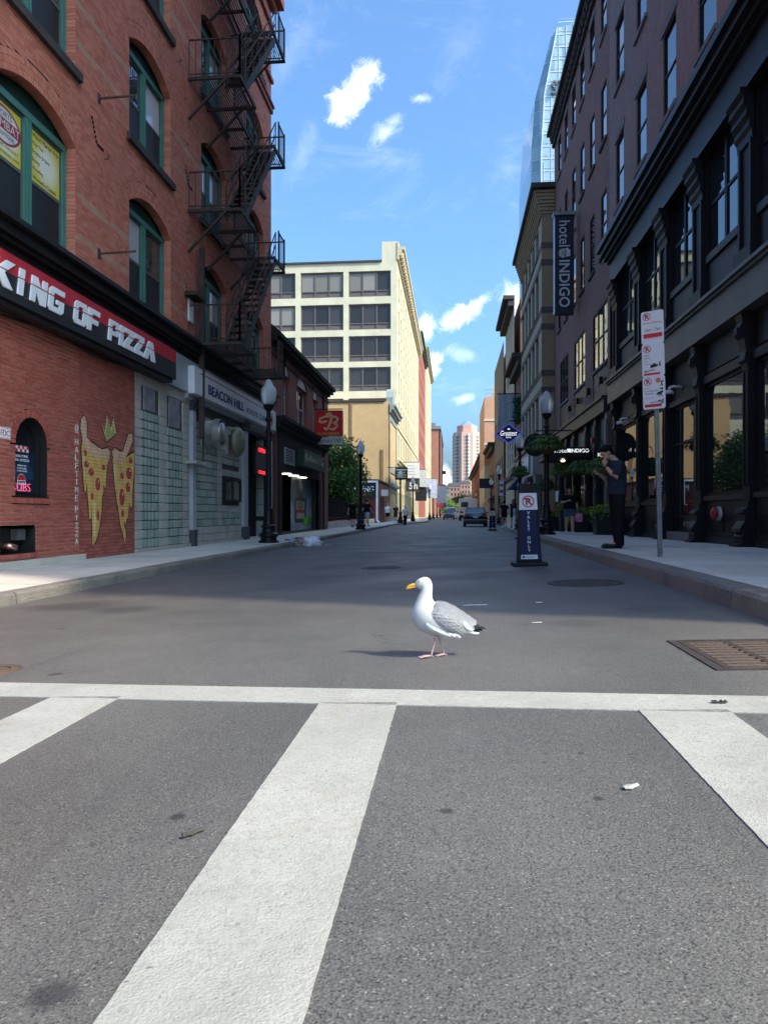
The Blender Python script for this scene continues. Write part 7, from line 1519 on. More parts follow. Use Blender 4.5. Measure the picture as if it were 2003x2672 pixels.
def person(label, x, y, z, rz, H, J, shirt, bottom, shoe, skin=skin_l, hair=None, sleeves='short', legs='long', build=1., group=None, vox=.015, cap=None, hands=True, hairlen=0):
    """J: joints of the pose; front is -y, the person's left is +x"""
    t = thing('person', label, 'person', (x, y, z), rz, group); k = H / 1.75; t.scale = (k, k, k); B = build
    D = dict(hipL=(.09, 0, .92), hipR=(-.09, 0, .92), kneeL=(.1, 0, .5), kneeR=(-.1, 0, .5), ankL=(.1, .02, .09), ankR=(-.1, .02, .09), toeL=(.13, -.17, .04), toeR=(-.13, -.17, .04), shL=(.185, 0, 1.43), shR=(-.185, 0, 1.43), elL=(.24, .03, 1.14), elR=(-.24, .03, 1.14), wrL=(.24, -.06, .9), wrR=(-.24, -.06, .9), neck=(0, .01, 1.48), head=(0, -.01, 1.63), tilt=0., chest=(0, 0, 1.3)); D.update(J)
    V = {q: Vector(v) for q, v in D.items() if isinstance(v, tuple)}
    b = MB(); c = V['chest']; nk = V['neck']
    trunk(b, [(0, 0, .86, .13 * B, .095 * B), (0, 0, .95, .165 * B, .115 * B), (0, 0, 1.08, .14 * B, .1 * B), (c.x, c.y, 1.26, .165 * B, .115 * B), (c.x, c.y, 1.38, .17 * B, .105 * B), (nk.x, nk.y, 1.46, .09, .07), (nk.x, nk.y, 1.5, .056, .056)])
    h = V['head']; b.tube([nk, nk.lerp(h, .6), h], [.056, .052, .05], 10)
    hd = MB(); ell(hd, (0, 0, .015), (.074, .092, .098)); ell(hd, (0, -.035, -.045), (.058, .062, .068)); ell(hd, (0, -.1, -.012), (.014, .02, .022)); ell(hd, (.074, .005, 0), (.012, .02, .03)); ell(hd, (-.074, .005, 0), (.012, .02, .03)); ell(hd, (0, -.092, -.062), (.024, .012, .009))
    Rm = Matrix.Rotation(D['tilt'], 4, 'X') @ Matrix.Rotation(D.get('turn', 0), 4, 'Z'); hd.v = [tuple(h + (Rm @ Vector(p))) for p in hd.v]; b.add(hd.v, hd.f)
    for s in 'LR':
        b.tube([V['hip' + s] + Vector((0, 0, .03)), V['hip' + s].lerp(V['knee' + s], .5), V['knee' + s], V['knee' + s].lerp(V['ank' + s], .35), V['ank' + s]], [.085 * B, .075 * B, .054 * B, .056 * B, .036 * B], 12); b.tube([V['ank' + s], V['toe' + s]], [.036, .03], 10)
        b.tube([V['sh' + s].lerp(c, .25), V['sh' + s], V['sh' + s].lerp(V['el' + s], .5), V['el' + s], V['el' + s].lerp(V['wr' + s], .3), V['wr' + s]], [.055, .053 * B, .045 * B, .037 * B, .038 * B, .025], 10)
    fuse(b, 'body', skin, t, vox)
    cl = MB(); hem = D.get('hem', .9)
    trunk(cl, [(0, .0, hem, .185 * B, .125 * B), (0, 0, 1.08, .175 * B, .128 * B), (c.x, c.y, 1.26, .187 * B, .135 * B), (c.x, c.y, 1.38, .19 * B, .122 * B), (nk.x, nk.y, 1.455, .11, .085), (nk.x, nk.y, 1.475, .072, .07)])
    for s in 'LR':
        e = V['el' + s]; end = {'short': V['sh' + s].lerp(e, .72), 'none': V['sh' + s].lerp(e, .15), 'long': e.lerp(V['wr' + s], .9), 'wide': V['sh' + s].lerp(e, .86)}[sleeves]; ra = .072 if sleeves == 'wide' else .06
        cl.tube([V['sh' + s].lerp(c, .35), V['sh' + s]] + ([e] if sleeves == 'long' else []) + [end], [.075, .066 * B] + ([.05] if sleeves == 'long' else []) + [ra * B if sleeves != 'long' else .04], 12)
    fuse(cl, 'shirt', shirt, t, vox)
    tr = MB(); trunk(tr, [(0, 0, .84, .14 * B, .11 * B), (0, 0, .93, .178 * B, .125 * B), (0, 0, 1.0, .17 * B, .118 * B)])
    for s in 'LR':
        a, kn, an = V['hip' + s], V['knee' + s], V['ank' + s]
        if legs == 'long': tr.tube([a + Vector((0, 0, .03)), a.lerp(kn, .5), kn, kn.lerp(an, .5), an + Vector((0, 0, .02)), an - Vector((0, 0, .045))], [.1 * B, .092 * B, .08 * B, .076 * B, .074 * B, .07 * B], 12)
        else: tr.tube([a + Vector((0, 0, .03)), a.lerp(kn, .5), a.lerp(kn, .86 if legs == 'short' else .62)], [.1 * B, .098 * B, .095 * B], 12)
    fuse(tr, 'trousers' if legs == 'long' else 'shorts', bottom, t, vox)
    for s in 'LR':
        sm = MB(); an, to = V['ank' + s], V['toe' + s]; d = (to - an); d.z = 0; d.normalize(); base = Vector((an.x, an.y, min(an.z, to.z + .04) - .05)); sm.tube([an + Vector((0, 0, .03)), an - Vector((0, 0, .03)) + d * .01], [.042, .05], 10); sm.tube([an - d * .055 - Vector((0, 0, .045)), an + d * .04 - Vector((0, 0, .04)), to - Vector((0, 0, .005)), to + d * .05 - Vector((0, 0, .008))], [.04, .046, .042, .028], 10); fuse(sm, 'shoe', shoe, t, .011)
        if hands: d2 = (V['wr' + s] - V['el' + s]).normalized(); hand(t, V['wr' + s], D.get('hd' + s, tuple(d2)), D.get('hn' + s, (0, -1, -.2)), skin, D.get('curl', .6))
    if hair:
        hm_ = MB(); ell(hm_, (0, .022, .045), (.086, .1, .092)); ell(hm_, (0, -.04, .095), (.07, .055, .03)); ell(hm_, (0, .06, -.03), (.07, .05, .06))
        if hairlen: hm_.tube([(0, .07, .0), (0, .1, -.08), (0, .1, -.08 - hairlen)], [.075, .07, .05], 12); [hm_.tube([(sx * .07, .01, .03), (sx * .078, .02, -.1)], [.03, .03], 8) for sx in (-1, 1)]
        hm_.v = [tuple(h + (Rm @ Vector(p))) for p in hm_.v]; fuse(hm_, 'hair', hair, t, .012, 1)
    if cap:
        cp = MB(); ell(cp, (0, .01, .045), (.086, .1, .075)); cp.loft([[(-.07, -.07, .05), (.07, -.07, .05), (.07, -.07, .06), (-.07, -.07, .06)], [(-.055, -.17, .035), (.055, -.17, .035), (.055, -.17, .043), (-.055, -.17, .043)]]); cp.v = [tuple(h + (Rm @ Vector(p))) for p in cp.v]; fuse(cp, 'cap', cap, t, .01, 1)
    ey = MB(); [ell(ey, (sx * .03, -.083, .006), (.009, .008, .006), 8, 5) for sx in (-1, 1)]; ey.v = [tuple(h + (Rm @ Vector(p))) for p in ey.v]; ey.build('eyes', M('eye_dark', (.03, .02, .015), .3, var=0), t, True)
    return t
def cloth(name, col, r=.95): return M(name, col, r, var=.25, vs=7, bump=.9, bs=11, spec=.08)
dark_hair = M('dark_hair', (.010, .008, .007), .8, var=.3, vs=30, bump=.8, bs=60, spec=.1); grey_hair = M('grey_hair', (.35, .34, .33), .6); red_hair = M('auburn_hair', (.28, .06, .035), .5); brown_hair = M('brown_hair', (.06, .035, .02), .5)
blk_cl = cloth('black_cloth', (.011, .011, .013)); nav = cloth('charcoal_navy_tee', (.028, .033, .05)); denim = cloth('denim', (.055, .085, .14)); wht = cloth('white_cloth', (.6, .6, .6)); grys = cloth('light_grey_cloth', (.34, .36, .4)); dkg = cloth('dark_grey_cloth', (.03, .032, .036)); blk_sh = M('black_shoe', (.01, .01, .011), .5, var=.1); wht_sh = M('white_shoe', (.6, .6, .62), .5, var=.1)
man = person('man in dark tee and black trousers standing bowed over his phone by the right kerb', 2.86, 13.3, zw(13.3), R_(-84), 1.83,
    dict(head=(0, -.17, 1.6), neck=(0, -.04, 1.48), tilt=.6, chest=(0, -.01, 1.3), hem=.9, shL=(.19, -.02, 1.42), elL=(.25, -.1, 1.17), wrL=(.14, -.25, 1.38), hdL=(-.35, -.1, 1), hnL=(-.5, .8, 0), shR=(-.19, -.02, 1.42), elR=(-.27, -.04, 1.13), wrR=(-.1, -.27, 1.24), hdR=(.3, -1, .3), hnR=(.2, .3, 1), ankL=(.1, .0, .09), ankR=(-.09, .06, .09), toeL=(.12, -.25, .045), toeR=(-.15, -.15, .045), kneeL=(.1, -.02, .5), kneeR=(-.09, .02, .5), curl=1.0),
    nav, blk_cl, blk_sh, skin_l, dark_hair, 'wide', 'long', 1.18, vox=.011)
ph = thing('phone', 'dark phone held in the hand of the standing man', 'phone', (2.86 - .4, 13.33, zw(13.3) + 1.34)); ph.rotation_euler = (0, .5, 0); MB().box(-.004, .004, -.037, .037, -.075, .075).build('case', blk_pl, ph, True, bevel=.004); MB().box(.0042, .0048, -.033, .033, -.07, .07).build('screen', M('phone_screen', (.2, .22, .25), .1, var=0), ph, True)
q = MB(); q.lathe([(.031, -.012), (.034, 0), (.031, .012)], 14, (0, 0, 0), cap=False); q = q.build('bracelet', blk_pl, man, True); q.location = (.155, -.235, 1.36); q.rotation_euler = (.7, -.3, 0)
wm_ = person('woman in black top and denim shorts walking towards the camera by the planters', 4.02, 26.2, zw(26.2), R_(4), 1.62,
    dict(shL=(.2, 0, 1.42), shR=(-.2, 0, 1.42), elR=(-.31, -.06, 1.16), wrR=(-.1, -.2, 1.24), hdR=(.9, -.3, .35), hnR=(0, .5, -1), elL=(.29, .05, 1.13), wrL=(.3, -.02, .87), hnL=(-1, 0, 0), kneeL=(.1, -.05, .5), kneeR=(-.1, .04, .5), ankL=(.09, -.13, .09), ankR=(-.08, .2, .13), toeL=(.1, -.32, .045), toeR=(-.08, .05, .05), tilt=.05, turn=-.3, hem=.93), blk_cl, denim, wht_sh, skin_l, dark_hair, 'short', 'mid', 1.3, hairlen=.16, vox=.014)
pbg = thing('shopping_bag', 'small pink patterned bag hanging from the walking woman hand', 'bag', (4.33, 26.13, zw(26.2) + .42)); q = MB(); q.loft([[(-.1, -.04, 0), (.1, -.04, 0), (.1, .04, 0), (-.1, .04, 0)], [(-.13, -.05, .15), (.13, -.05, .15), (.13, .05, .15), (-.13, .05, .15)], [(-.1, -.02, .3), (.1, -.02, .3), (.1, .02, .3), (-.1, .02, .3)]]); q.build('bag', M('pink_print', (.48, .16, .26), .7, var=.5, vs=14), pbg, True); MB().tube([(-.07, 0, .29), (-.03, 0, .4), (.03, 0, .4), (.07, 0, .29)], .008, 6).build('strap', blk_cl, pbg, True)
walk = lambda s=.18: dict(kneeL=(.09, -.12, .52), ankL=(.08, -.05 - s * .6, .1), toeL=(.1, -.22 - s * .6, .05), kneeR=(-.09, .06, .5), ankR=(-.08, .1 + s, .14), toeR=(-.08, -.03 + s, .06), wrL=(.27, .14, .93), elL=(.25, .12, 1.15), wrR=(-.26, -.2, .98), elR=(-.25, -.02, 1.14))
kw = dict(vox=.022, hands=True)
person('person in dark tee and dark shorts walking away beside the fence', -6.1, 45, ZL, R_(178), 1.72, walk(.14), blk_cl, blk_cl, M('brown_shoe', (.2, .08, .05), .6), skin_l, brown_hair, 'short', 'short', **kw)
person('man in black tee and pale grey shorts striding behind the second left lamp', -5.68, 49, ZL, R_(150), 1.8, walk(.3), blk_cl, grys, M('tan_shoe', (.3, .2, .13), .6), skin_l, brown_hair, 'short', 'short', 1.12, **kw)
person('man in white tee, black shorts and cap walking towards the camera', -5.78, 66, ZL, 0, 1.78, walk(.12), wht, blk_cl, wht_sh, skin_l, None, 'short', 'short', 1.05, cap=cloth('tan_cap', (.3, .22, .18)), **kw)
person('person in dark tee and white cap walking towards the camera by the grey-green front', -5.15, 67, ZL, R_(6), 1.7, walk(.16), dkg, dkg, wht_sh, skin_l, None, 'short', 'short', 1., cap=wht, **kw)
person('grey haired person in white shirt and black trousers walking in the left gutter', -3.95, 61.5, zr(-3.95, 61.5), R_(176), 1.62, walk(.08), grys if False else cloth('pale_lilac_shirt', (.45, .46, .52)), blk_cl, blk_sh, skin_l, grey_hair, 'short', 'long', 1.1, **kw)
person('red haired person in navy shorts walking away past the white bollard', 3.52, 44, zw(44), R_(180), 1.7, walk(.18), cloth('dark_blue_top', (.02, .026, .04)), cloth('navy_shorts', (.02, .03, .07)), blk_sh, skin_l, red_hair, 'none', 'mid', hairlen=.2, **kw)
person('person in brownish shirt and khaki shorts beyond the far valet sign', 3.75, 57, zw(57), R_(185), 1.78, walk(.1), cloth('dusty_pink_shirt', (.22, .13, .11)), cloth('khaki', (.2, .16, .09)), blk_sh, skin_t, brown_hair, 'short', 'short', 1.1, **kw)
person('person in black top walking beside the red haired one', 3.15, 46, zw(46), R_(180), 1.66, walk(.14), blk_cl, blk_cl, wht_sh, skin_l, dark_hair, 'short', 'mid', **kw)

bpy.data.scenes.remove(SCRATCH)
# ================================================================== gull
gx, gy = -.105, 4.36
gull = thing('gull', 'white herring gull with grey wings walking left across the road', 'gull', (gx, gy, zr(gx, gy))); gull.rotation_euler = (0, 0, R_(4))
def featherm(name, col, var=.06):
    m, t, b = newmat(name); N = NT(t); P = N.coord('Object'); f = N.map(N.noise(P, 38, 4, .6), .3, .7, 1 - var, 1 + var, False); g = N.n('ShaderNodeCombineColor'); [N.l(f, g.inputs[i]) for i in range(3)]
    N.l(N.mix(1., c4(col), g.outputs[0], 'MULTIPLY'), b.inputs['Base Color']); b.inputs['Roughness'].default_value = .8; b.inputs['Specular IOR Level'].default_value = .2; b.inputs['Subsurface Weight'].default_value = .0
    b.inputs['Sheen Weight'].default_value = .2
    st = N.n('ShaderNodeMapping'); st.inputs['Scale'].default_value = (40, 160, 160); N.l(P, st.inputs[0]); N.bump(N.noise(st.outputs[0], 1.6, 3, .6), .35, .003, b); return m
g_white = featherm('gull_white', (.49, .48, .455)); g_grey = featherm('gull_grey', (.29, .285, .285), .1); g_greyl = featherm('gull_pale_grey', (.37, .365, .36)); g_black = featherm('gull_black', (.015, .015, .017), .2)
g_bill = M('gull_bill', (.60, .32, .035), .35, var=.1, vs=60); g_red = M('gull_bill_spot', (.62, .13, .03), .4, var=0); g_leg = M('gull_pink', (.45, .28, .255), .5, var=.12, vs=60)
mm_ = .001
RB = [((-116, 421), (-117, 437), 7), ((-108, 411), (-108, 450), 14), ((-97, 404), (-94, 461), 20), ((-88, 399), (-74, 471), 25), ((-84, 393), (-50, 474), 29), ((-86, 384), (-28, 462), 31), ((-94, 371), (-14, 436), 31), ((-103, 352), (-13, 400), 31), ((-112, 330), (-17, 366), 34), ((-122, 306), (-14, 338), 42), ((-134, 278), (4, 319), 56), ((-140, 248), (38, 310), 67), ((-137, 220), (72, 298), 73), ((-124, 190), (98, 282), 76), ((-99, 163), (122, 264), 75), ((-60, 142), (145, 246), 71), ((-15, 127), (165, 230), 63), ((35, 120), (182, 217), 52), ((85, 122), (197, 205), 39), ((130, 133), (210, 195), 27), ((165, 146), (220, 186), 18), ((188, 152), (226, 178), 12)]
def bring(A, B, w, n=28):
    c = Vector(((A[0] + B[0]) / 2, (A[1] + B[1]) / 2)); h = (Vector(B) - Vector(A)) / 2; out = []
    for k in range(n): a = 2 * math.pi * k / n; p = c + h * math.cos(a); out.append((p.x * mm_, w * mm_ * math.sin(a), p.y * mm_))
    return out
q = MB(); q.loft([bring(*r) for r in RB]); o = q.build('body', g_white, gull, True, True); o.modifiers.new('s', 'SUBSURF').render_levels = 1; o.modifiers['s'].levels = 1
WS = [((-18, 298), (-34, 262), 52), ((8, 318), (-44, 228), 71), ((45, 316), (-28, 202), 80), ((80, 303), (15, 183), 83), ((112, 285), (60, 168), 81), ((142, 263), (102, 155), 73), ((170, 244), (138, 148), 62), ((194, 227), (168, 150), 49), ((214, 211), (192, 160), 36), ((234, 196), (216, 170), 23), ((248, 187), (236, 175), 12)]
def wpoint(s, f, side, lift=0.):
    """point on the folded wing: s along it 0..1, f from back (0) to lower edge (1)"""
    u = s * (len(WS) - 1); i = min(int(u), len(WS) - 2); v = u - i; (T0, B0, w0), (T1, B1, w1) = WS[i], WS[i + 1]
    T = Vector(T0).lerp(Vector(T1), v); B = Vector(B0).lerp(Vector(B1), v); w = w0 + (w1 - w0) * v; a = math.pi * (.02 + .78 * f); c = (T + B) / 2; h = (T - B) / 2; p = c + h * (math.cos(a) * 1.02 if f < .95 else math.cos(a) * 1.05); yy = (w + lift) * max(math.sin(a), .05) ** .75
    return Vector((p.x * mm_, side * yy * mm_, p.y * mm_))
def feather(mb, base, tip, nrm, w, lift=.002, k=5):
    b_, t = Vector(base), Vector(tip); d = t - b_; s = d.cross(nrm).normalized(); nrm = s.cross(d).normalized(); rows = []
    for i in range(k + 1):
        u = i / k; ww = w * math.sin(math.pi * min(1, .18 + .62 * u)) ** .8 * (1 if u < .75 else math.sqrt(max(0, 1 - ((u - .75) / .25) ** 2)) * .9 + .1); c = b_ + d * u + nrm * lift * (.2 + u)
        rows.append((c - s * ww - nrm * .0016, c + nrm * .0012, c + s * ww - nrm * .0016))
    for i in range(k):
        for j in (0, 1): mb.quad(rows[i][j], rows[i][j + 1], rows[i + 1][j + 1], rows[i + 1][j])
rng = random.Random(4)
for side in (-1, 1):
    q = MB(); n_s, n_f = 24, 12; g_ = [[wpoint(i / n_s, j / n_f, side) for j in range(n_f + 1)] for i in range(n_s + 1)]
    for i in range(n_s):
        for j in range(n_f): q.quad(g_[i][j], g_[i + 1][j], g_[i + 1][j + 1], g_[i][j + 1])
    wing = q.build('wing', g_grey, gull, True, True); q = MB()
    for row in range(11):                                   # small coverts and scapulars
        for c_ in range(9):
            s0 = .02 + row * .075 + rng.uniform(-.012, .012); f0 = .05 + c_ * .105 + (row % 2) * .05
            if s0 > .82 or f0 > .95: continue
            b_, t = wpoint(s0, f0, side, 2), wpoint(min(1, s0 + .17), min(1, f0 + .03), side, 3); nn = (wpoint(s0, f0, side, 20) - wpoint(s0, f0, side, 0)); nn = nn if nn.length > 1e-5 else Vector((0, side, .3)); feather(q, b_, t, nn, .017 + .006 * (row / 11), .0005)
    q.build('coverts', g_grey, wing, True, True)
    q = MB()
    for c_ in range(9):                                     # pale tips of scapulars and tertials
        s0, f0 = .42 + .045 * c_, .16 + .085 * c_; b_, t = wpoint(s0, min(f0, .95), side, 5), wpoint(min(s0 + .15, 1), min(f0 + .06, .99), side, 6); feather(q, b_, t, Vector((0, side, .35)), .012, .0016)
    q.build('tertials', g_greyl, wing, True, True)
    q = MB()
    for c_ in range(10):                                    # long secondaries along the lower edge
        s0 = .30 + .055 * c_; b_, t = wpoint(s0, .80, side, 4), wpoint(min(s0 + .27, 1), .93, side, 5); feather(q, b_, t, Vector((0, side, -.1)), .012, .003)
    q.build('secondaries', g_greyl, wing, True, True)
    q = MB()
    for c_ in range(7):                                     # white flank feathers over the lower wing edge
        u = c_ / 8; b_ = Vector((-.055 + .09 * u, side * (.071 - .002 * c_), .205 - .05 * u)); t = b_ + Vector((.05 + .012 * u, side * .001, -.036 + .004 * u)); feather(q, b_, t, Vector((0, side, -.2)), .015, .0018)
    for c_ in range(3): b_ = Vector((.045 + .03 * c_, side * .062, .152 - .004 * c_)); feather(q, b_, b_ + Vector((.042, 0, -.02)), Vector((0, side, -.2)), .012, .0015)
    q.build('flank_feathers', g_white, gull, True, True)
    q = MB()
    for c_ in range(4): b_ = Vector((.205, side * (.03 - .004 * c_), .196 - .007 * c_)); feather(q, b_, b_ + Vector((.092 - .016 * c_, -side * (.016 + .004 * c_), -.026 - .004 * c_)), Vector((0, side, .5)), .0075, .001)
    q.build('primaries', g_black, wing, True, True)
    q = MB(); [ell(q, (.262 - .016 * c_, side * (.016 + .002 * c_), .181 - .006 * c_), (.006, .003, .0025), 8, 5) for c_ in range(2)]; q.build('white_spots', g_white, wing, True, True)
q = MB()
for k in range(9): a = (k - 4) / 4; feather(q, (.172, a * .012, .162 - abs(a) * .004), (.262 - abs(a) * .01, a * .036, .146 - abs(a) * .003), (0, a * .3, 1), .0105, .001)
for k in range(5): a = (k - 2) / 2; feather(q, (.15, a * .012, .145), (.232, a * .02, .144), (0, 0, -1), .012, .002)
q.build('tail', g_white, gull, True, True)
bl_ = MB(); up = [(-.110, .434, .0085, .010), (-.128, .433, .0072, .0092), (-.145, .4285, .0062, .0085), (-.158, .421, .005, .0075), (-.167, .411, .0036, .0062), (-.1715, .401, .0012, .003)]
bl_.loft([[(x, w * math.cos(2 * math.pi * k / 12), z - h * .9 + h * math.sin(2 * math.pi * k / 12)) for k in range(12)] for (x, z, w, h) in up]); bl_.build('upper_bill', g_bill, gull, True, True)
q = MB(); q.loft([[(x, w * math.cos(2 * math.pi * k / 10), z + h * math.sin(2 * math.pi * k / 10)) for k in range(10)] for (x, z, w, h) in ((-.106, .416, .0075, .0055), (-.13, .4115, .0062, .0052), (-.149, .4065, .0052, .0062), (-.163, .402, .003, .0045), (-.168, .4015, .001, .002))]); q.build('lower_bill', g_bill, gull, True, True)
q = MB(); ell(q, (-.1505, 0, .4045), (.0095, .0056, .0062), 10, 8); q.build('red_spot', g_red, gull, True, True)
for s in (-1, 1):
    q = MB(); ell(q, (-.0925, s * .0205, .4475), (.0058, .003, .0056), 12, 8); e = q.build('eye', M('gull_iris', (.62, .55, .25), .2, var=0), gull, True, True)
    q = MB(); ell(q, (-.0932, s * .0232, .4475), (.0026, .0012, .0026), 10, 6); q.build('pupil', M('pupil', (.005, .005, .005), .1, var=0), e, True, True)
    q = MB(); q.tube([(-.0995, s * .0185, .4515), (-.0925, s * .0222, .4545), (-.085, s * .0225, .452)], .0016, 6); q.build('brow', M('gull_lid', (.5, .42, .3), .6, var=0), e, True)
def leg(y, hip, ank, ts, ta):
    q = MB(); k_ = Vector(hip).lerp(Vector(ank), .28); q.tube([hip, tuple(k_)], [.014, .0062], 10); th = q.build('leg', g_leg, gull, True, True)
    q = MB(); q.tube([tuple(k_), tuple(k_.lerp(Vector(ank), .12)), tuple(k_.lerp(Vector(ank), .9)), ank], [.0062, .0048, .0046, .006], 10); q.build('shank', g_leg, th, True, True)
    q = MB(); a = Vector(ank); tips = [a + Vector((-math.cos(ta + o) * L * ts, math.sin(ta + o) * L * ts, -a.z + .004)) for o, L in ((-.42, .066), (0., .074), (.42, .063))]
    for tp in tips: q.tube([a, a.lerp(tp, .55) + Vector((0, 0, .003)), tp], [.005, .0042, .0026], 8)
    q.tube([a, a + Vector((.016, 0, -a.z * .4))], [.004, .002], 6)
    for (u, v) in ((0, 1), (1, 2)):
        m_ = (tips[u] + tips[v]) / 2; m_ = a.lerp(m_, .84); m_.z = .0045; q.quad(a, tips[u] + Vector((0, 0, .001)), m_, tips[v] + Vector((0, 0, .001)))
    q.build('webbed_foot', g_leg, th, True)
leg(-1, (.008, -.026, .135), (-.024, -.024, .014), 1, .1); leg(1, (.020, .026, .135), (.056, .03, .013), .72, -.12)

# ================================================================== vehicles
tyre = M('tyre', (.015, .015, .016), .85, var=.1); rimm = M('rim', (.4, .41, .42), .3, .8, var=.1); carglass = glassy('car_glass', (.02, .03, .04), .03, 0, .9); tail_m = M('tail_lamp', (.4, .02, .03), .25, var=.1); chrome = M('chrome', (.6, .6, .62), .2, .9, var=.05); plate_m = M('licence_plate', (.6, .62, .66), .4)
def wheel(parent, x, y, r=.33, w=.22):
    sgn = 1 if x > 0 else -1; o = MB().tube([(x - w / 2 * sgn, y, r), (x + w / 2 * sgn, y, r)], r, 24).build('wheel', tyre, parent, True); MB().tube([(x + w / 2 * sgn, y, r), (x + w / 2 * sgn + .012 * sgn, y, r)], r * .62, 16).build('rim', rimm, o, True)
def car(name, label, cat, x, y, rz, paint, L, W, body, cabin, rearlamps=True, H=1.46, van=False):
    """body and cabin: side profiles as (y, half width share, z) rings"""
    t = thing(name, label, cat, (x, y, zr(x, y)), rz); hw = W / 2
    def ringsof(secs): return [[(sx * hw * w_, yy, zz) for sx, zz, w_ in ((-1, z0, wl), (-1, (z0 + z1) / 2, wm__), (-1, z1 - .04, wu), (-.9, z1, wu), (.9, z1, wu), (1, z1 - .04, wu), (1, (z0 + z1) / 2, wm__), (1, z0, wl))] for (yy, z0, z1, wl, wm__, wu) in secs]
    q = MB(); q.loft(ringsof(body)); q.build('body', paint, t, True, True, .0)
    q = MB(); q.loft(ringsof(cabin)); q.build('cabin', carglass, t, True)
    y0, y1 = cabin[1][0], cabin[-2][0]; zt = cabin[1][2]; wt = cabin[1][5]
    q = MB(); q.box(-hw * wt * .97, hw * wt * .97, y0 - .03, y1 + .03, zt - .015, zt + .03); q.build('roof', paint, t, True, bevel=.02)
    for sx in (-1, 1):
        for (ya, za, yb, zb) in ((cabin[0][0], cabin[0][2], y0, zt), (cabin[-1][0], cabin[-1][2], y1, zt), ((y0 + y1) / 2, cabin[0][1] + .02, (y0 + y1) / 2, zt)): q = MB(); q.bar((sx * hw * cabin[0][5] * .99, ya, za), (sx * hw * wt * .99, yb, zb), .06, .05); q.build('window_pillar', paint, t, True)
    for sx in (-1, 1):
        for yy in (-L / 2 + .85, L / 2 - .85): wheel(t, sx * (hw - .12), yy)
        q = MB(); yr = -L / 2; q.box(sx * hw * .62, sx * hw * .93, yr - .02, yr + .12, body[0][2] - .24, body[0][2] - .07); q.build('tail_lamp' if rearlamps else 'headlamp', tail_m if rearlamps else M('headlamp', (.6, .62, .65), .2), t, True, bevel=.02)
        q = MB(); q.loft([[(sx * hw, cabin[-1][0] - .35, body[2][2]), (sx * (hw + .16), cabin[-1][0] - .35, body[2][2] + .02), (sx * (hw + .16), cabin[-1][0] - .35, body[2][2] + .14), (sx * hw, cabin[-1][0] - .35, body[2][2] + .1)], [(sx * hw, cabin[-1][0] - .25, body[2][2]), (sx * (hw + .14), cabin[-1][0] - .22, body[2][2] + .03), (sx * (hw + .14), cabin[-1][0] - .22, body[2][2] + .12), (sx * hw, cabin[-1][0] - .25, body[2][2] + .1)]]); q.build('mirror', paint, t, True)
    q = MB(); q.box(-.16, .16, -L / 2 - .035, -L / 2, .66, .82) if rearlamps else q.box(-.16, .16, -L / 2 - .035, -L / 2, .4, .52); q.build('licence_plate', plate_m, t, True)
    q = MB(); q.box(-hw * .94, hw * .94, -L / 2 - .05, -L / 2 + .2, .28, .56); q.build('bumper', paint, t, True, bevel=.05)
    if rearlamps: q = MB(); q.box(-.3, .3, -L / 2 - .04, -L / 2, .86, .89); q.build('trim', chrome, t, True); q = MB(); q.box(-.7, .7, -L / 2 - .03, -L / 2 + .25, .2, .3); q.build('valance', blk_pl, t, True)
    return t
blackcar = M('black_car_paint', (.008, .009, .011), .25, .3, var=.05, coat=1)
car('black_sedan', 'black sedan seen from behind parked on the right of the road', 'car', 1.72, 58.2, R_(-1), blackcar, 4.6, 1.82,
    [(-2.3, .36, .98, .9, .96, .86), (-2.1, .25, 1.05, .94, 1, .9), (-1.2, .22, 1.02, .96, 1, .94), (.6, .22, .98, .96, 1, .95), (1.2, .22, .92, .95, 1, .92), (2.1, .25, .8, .9, .96, .84), (2.3, .35, .68, .8, .86, .75)],
    [(-1.75, .95, 1.02, .9, .88, .86), (-.95, .95, 1.43, .92, .82, .70), (-.2, .95, 1.47, .93, .82, .70), (.45, .95, 1.42, .92, .82, .70), (1.25, .9, .97, .9, .88, .84)])
suvp = M('dark_blue_paint', (.03, .05, .075), .3, .3, var=.05, coat=1); whp = M('white_car_paint', (.62, .63, .65), .35, var=.05, coat=.6)
SB = [(-2.25, .4, .95, .88, .95, .86), (-2.05, .3, 1.05, .94, 1, .92), (-.8, .28, 1.12, .96, 1, .95), (1.0, .28, 1.12, .96, 1, .95), (2.1, .3, 1.1, .95, 1, .92), (2.25, .4, 1.0, .9, .95, .86)]; SC = [(-1.0, 1.0, 1.12, .9, .88, .86), (-.35, 1.0, 1.66, .93, .84, .74), (.8, 1.0, 1.7, .93, .84, .74), (1.7, 1.0, 1.66, .93, .84, .76), (2.1, 1.0, 1.12, .9, .88, .86)]
car('oncoming_suv', 'dark blue car facing the camera far down the left side of the road', 'car', -.65, 121, 0, suvp, 4.5, 1.85, SB, SC, False)
VB = [(-2.6, .4, 1.1, .85, .94, .82), (-2.4, .3, 1.25, .92, 1, .9), (-1.2, .28, 1.4, .96, 1, .95), (2.5, .28, 1.4, .96, 1, .95), (2.65, .4, 1.3, .9, .95, .9)]; VC = [(-1.9, 1.3, 1.4, .9, .88, .88), (-1.1, 1.3, 2.0, .93, .88, .82), (.2, 1.3, 2.12, .93, .9, .84), (2.3, 1.3, 2.1, .93, .9, .84), (2.55, 1.3, 1.5, .9, .88, .86)]
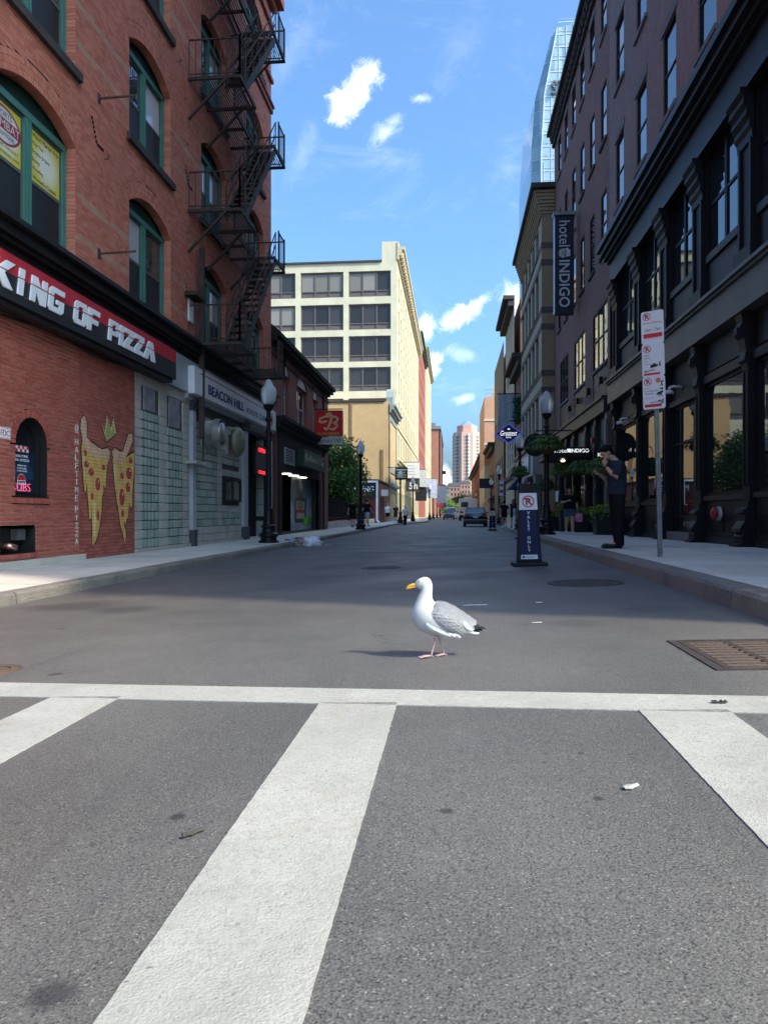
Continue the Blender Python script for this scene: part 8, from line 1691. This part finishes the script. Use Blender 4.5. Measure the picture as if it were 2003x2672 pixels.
car('white_van', 'white van far down the road behind the dark blue car', 'van', -.25, 138, 0, whp, 5.3, 1.95, VB, VC, False); car('distant_car', 'small pale car beyond the white van', 'car', 1.4, 160, 0, whp, 4.5, 1.8, SB, SC, False)
# motorhome
rv = thing('motorhome', 'white motorhome seen from behind at the far end of the road', 'motorhome', (2.05, 104, 0)); rvw = M('motorhome_white', (.58, .57, .54), .45, var=.06, stain=.06)
q = MB(); q.loft([[(-1.22 * a, y, .75), (1.22 * a, y, .75), (1.22 * a, y, 2.95), (1.1 * a, y, 3.05), (-1.1 * a, y, 3.05), (-1.22 * a, y, 2.95)] for y, a in ((-3.3, .98), (-3.2, 1), (2.3, 1), (2.4, .99))]); q.build('coach_body', rvw, rv, True)
q = MB(); q.loft([[(-1.15, 2.3, .6), (1.15, 2.3, .6), (1.1, 2.3, 2.9), (-1.1, 2.3, 2.9)], [(-1.05, 3.4, .6), (1.05, 3.4, .6), (.95, 3.3, 2.6), (-.95, 3.3, 2.6)], [(-.95, 4.2, .6), (.95, 4.2, .6), (.9, 4.1, 1.2), (-.9, 4.1, 1.2)]]); q.build('cab', rvw, rv, True)
MB().box(-.95, -.02, -3.34, -3.29, 1.85, 2.55).build('rear_window', carglass, rv, True, bevel=.03); MB().box(-1.18, 1.18, -3.36, -3.2, .48, .78).build('bumper', blk_pl, rv, True)
for x in (-1.0, 1.0): MB().box(x - .09, x + .09, -3.34, -3.3, 1.0, 1.4).build('tail_lamp', tail_m, rv, True); MB().box(x - .06, x + .06, -3.33, -3.3, 2.75, 2.85).build('marker_lamp', tail_m, rv, True); wheel(rv, x * 1.05, -1.6, .4, .3); wheel(rv, x * 1.05, 3.3, .4, .28)
for (y, x) in ((-1.5, .2), (.2, -.1), (1.4, .3)): MB().box(x - .35, x + .35, y - .4, y + .4, 3.05, 3.28).build('roof_unit', rvw, rv, True, bevel=.05)
MB().box(-1.2, 1.2, -3.2, 2.2, .35, .75).build('skirt', blk_pl, rv, True); MB().box(-1.24, 1.24, -3.312, -3.3, 1.55, 1.6).build('stripe', M('stripe_grey', (.3, .28, .26), .5), rv, True)
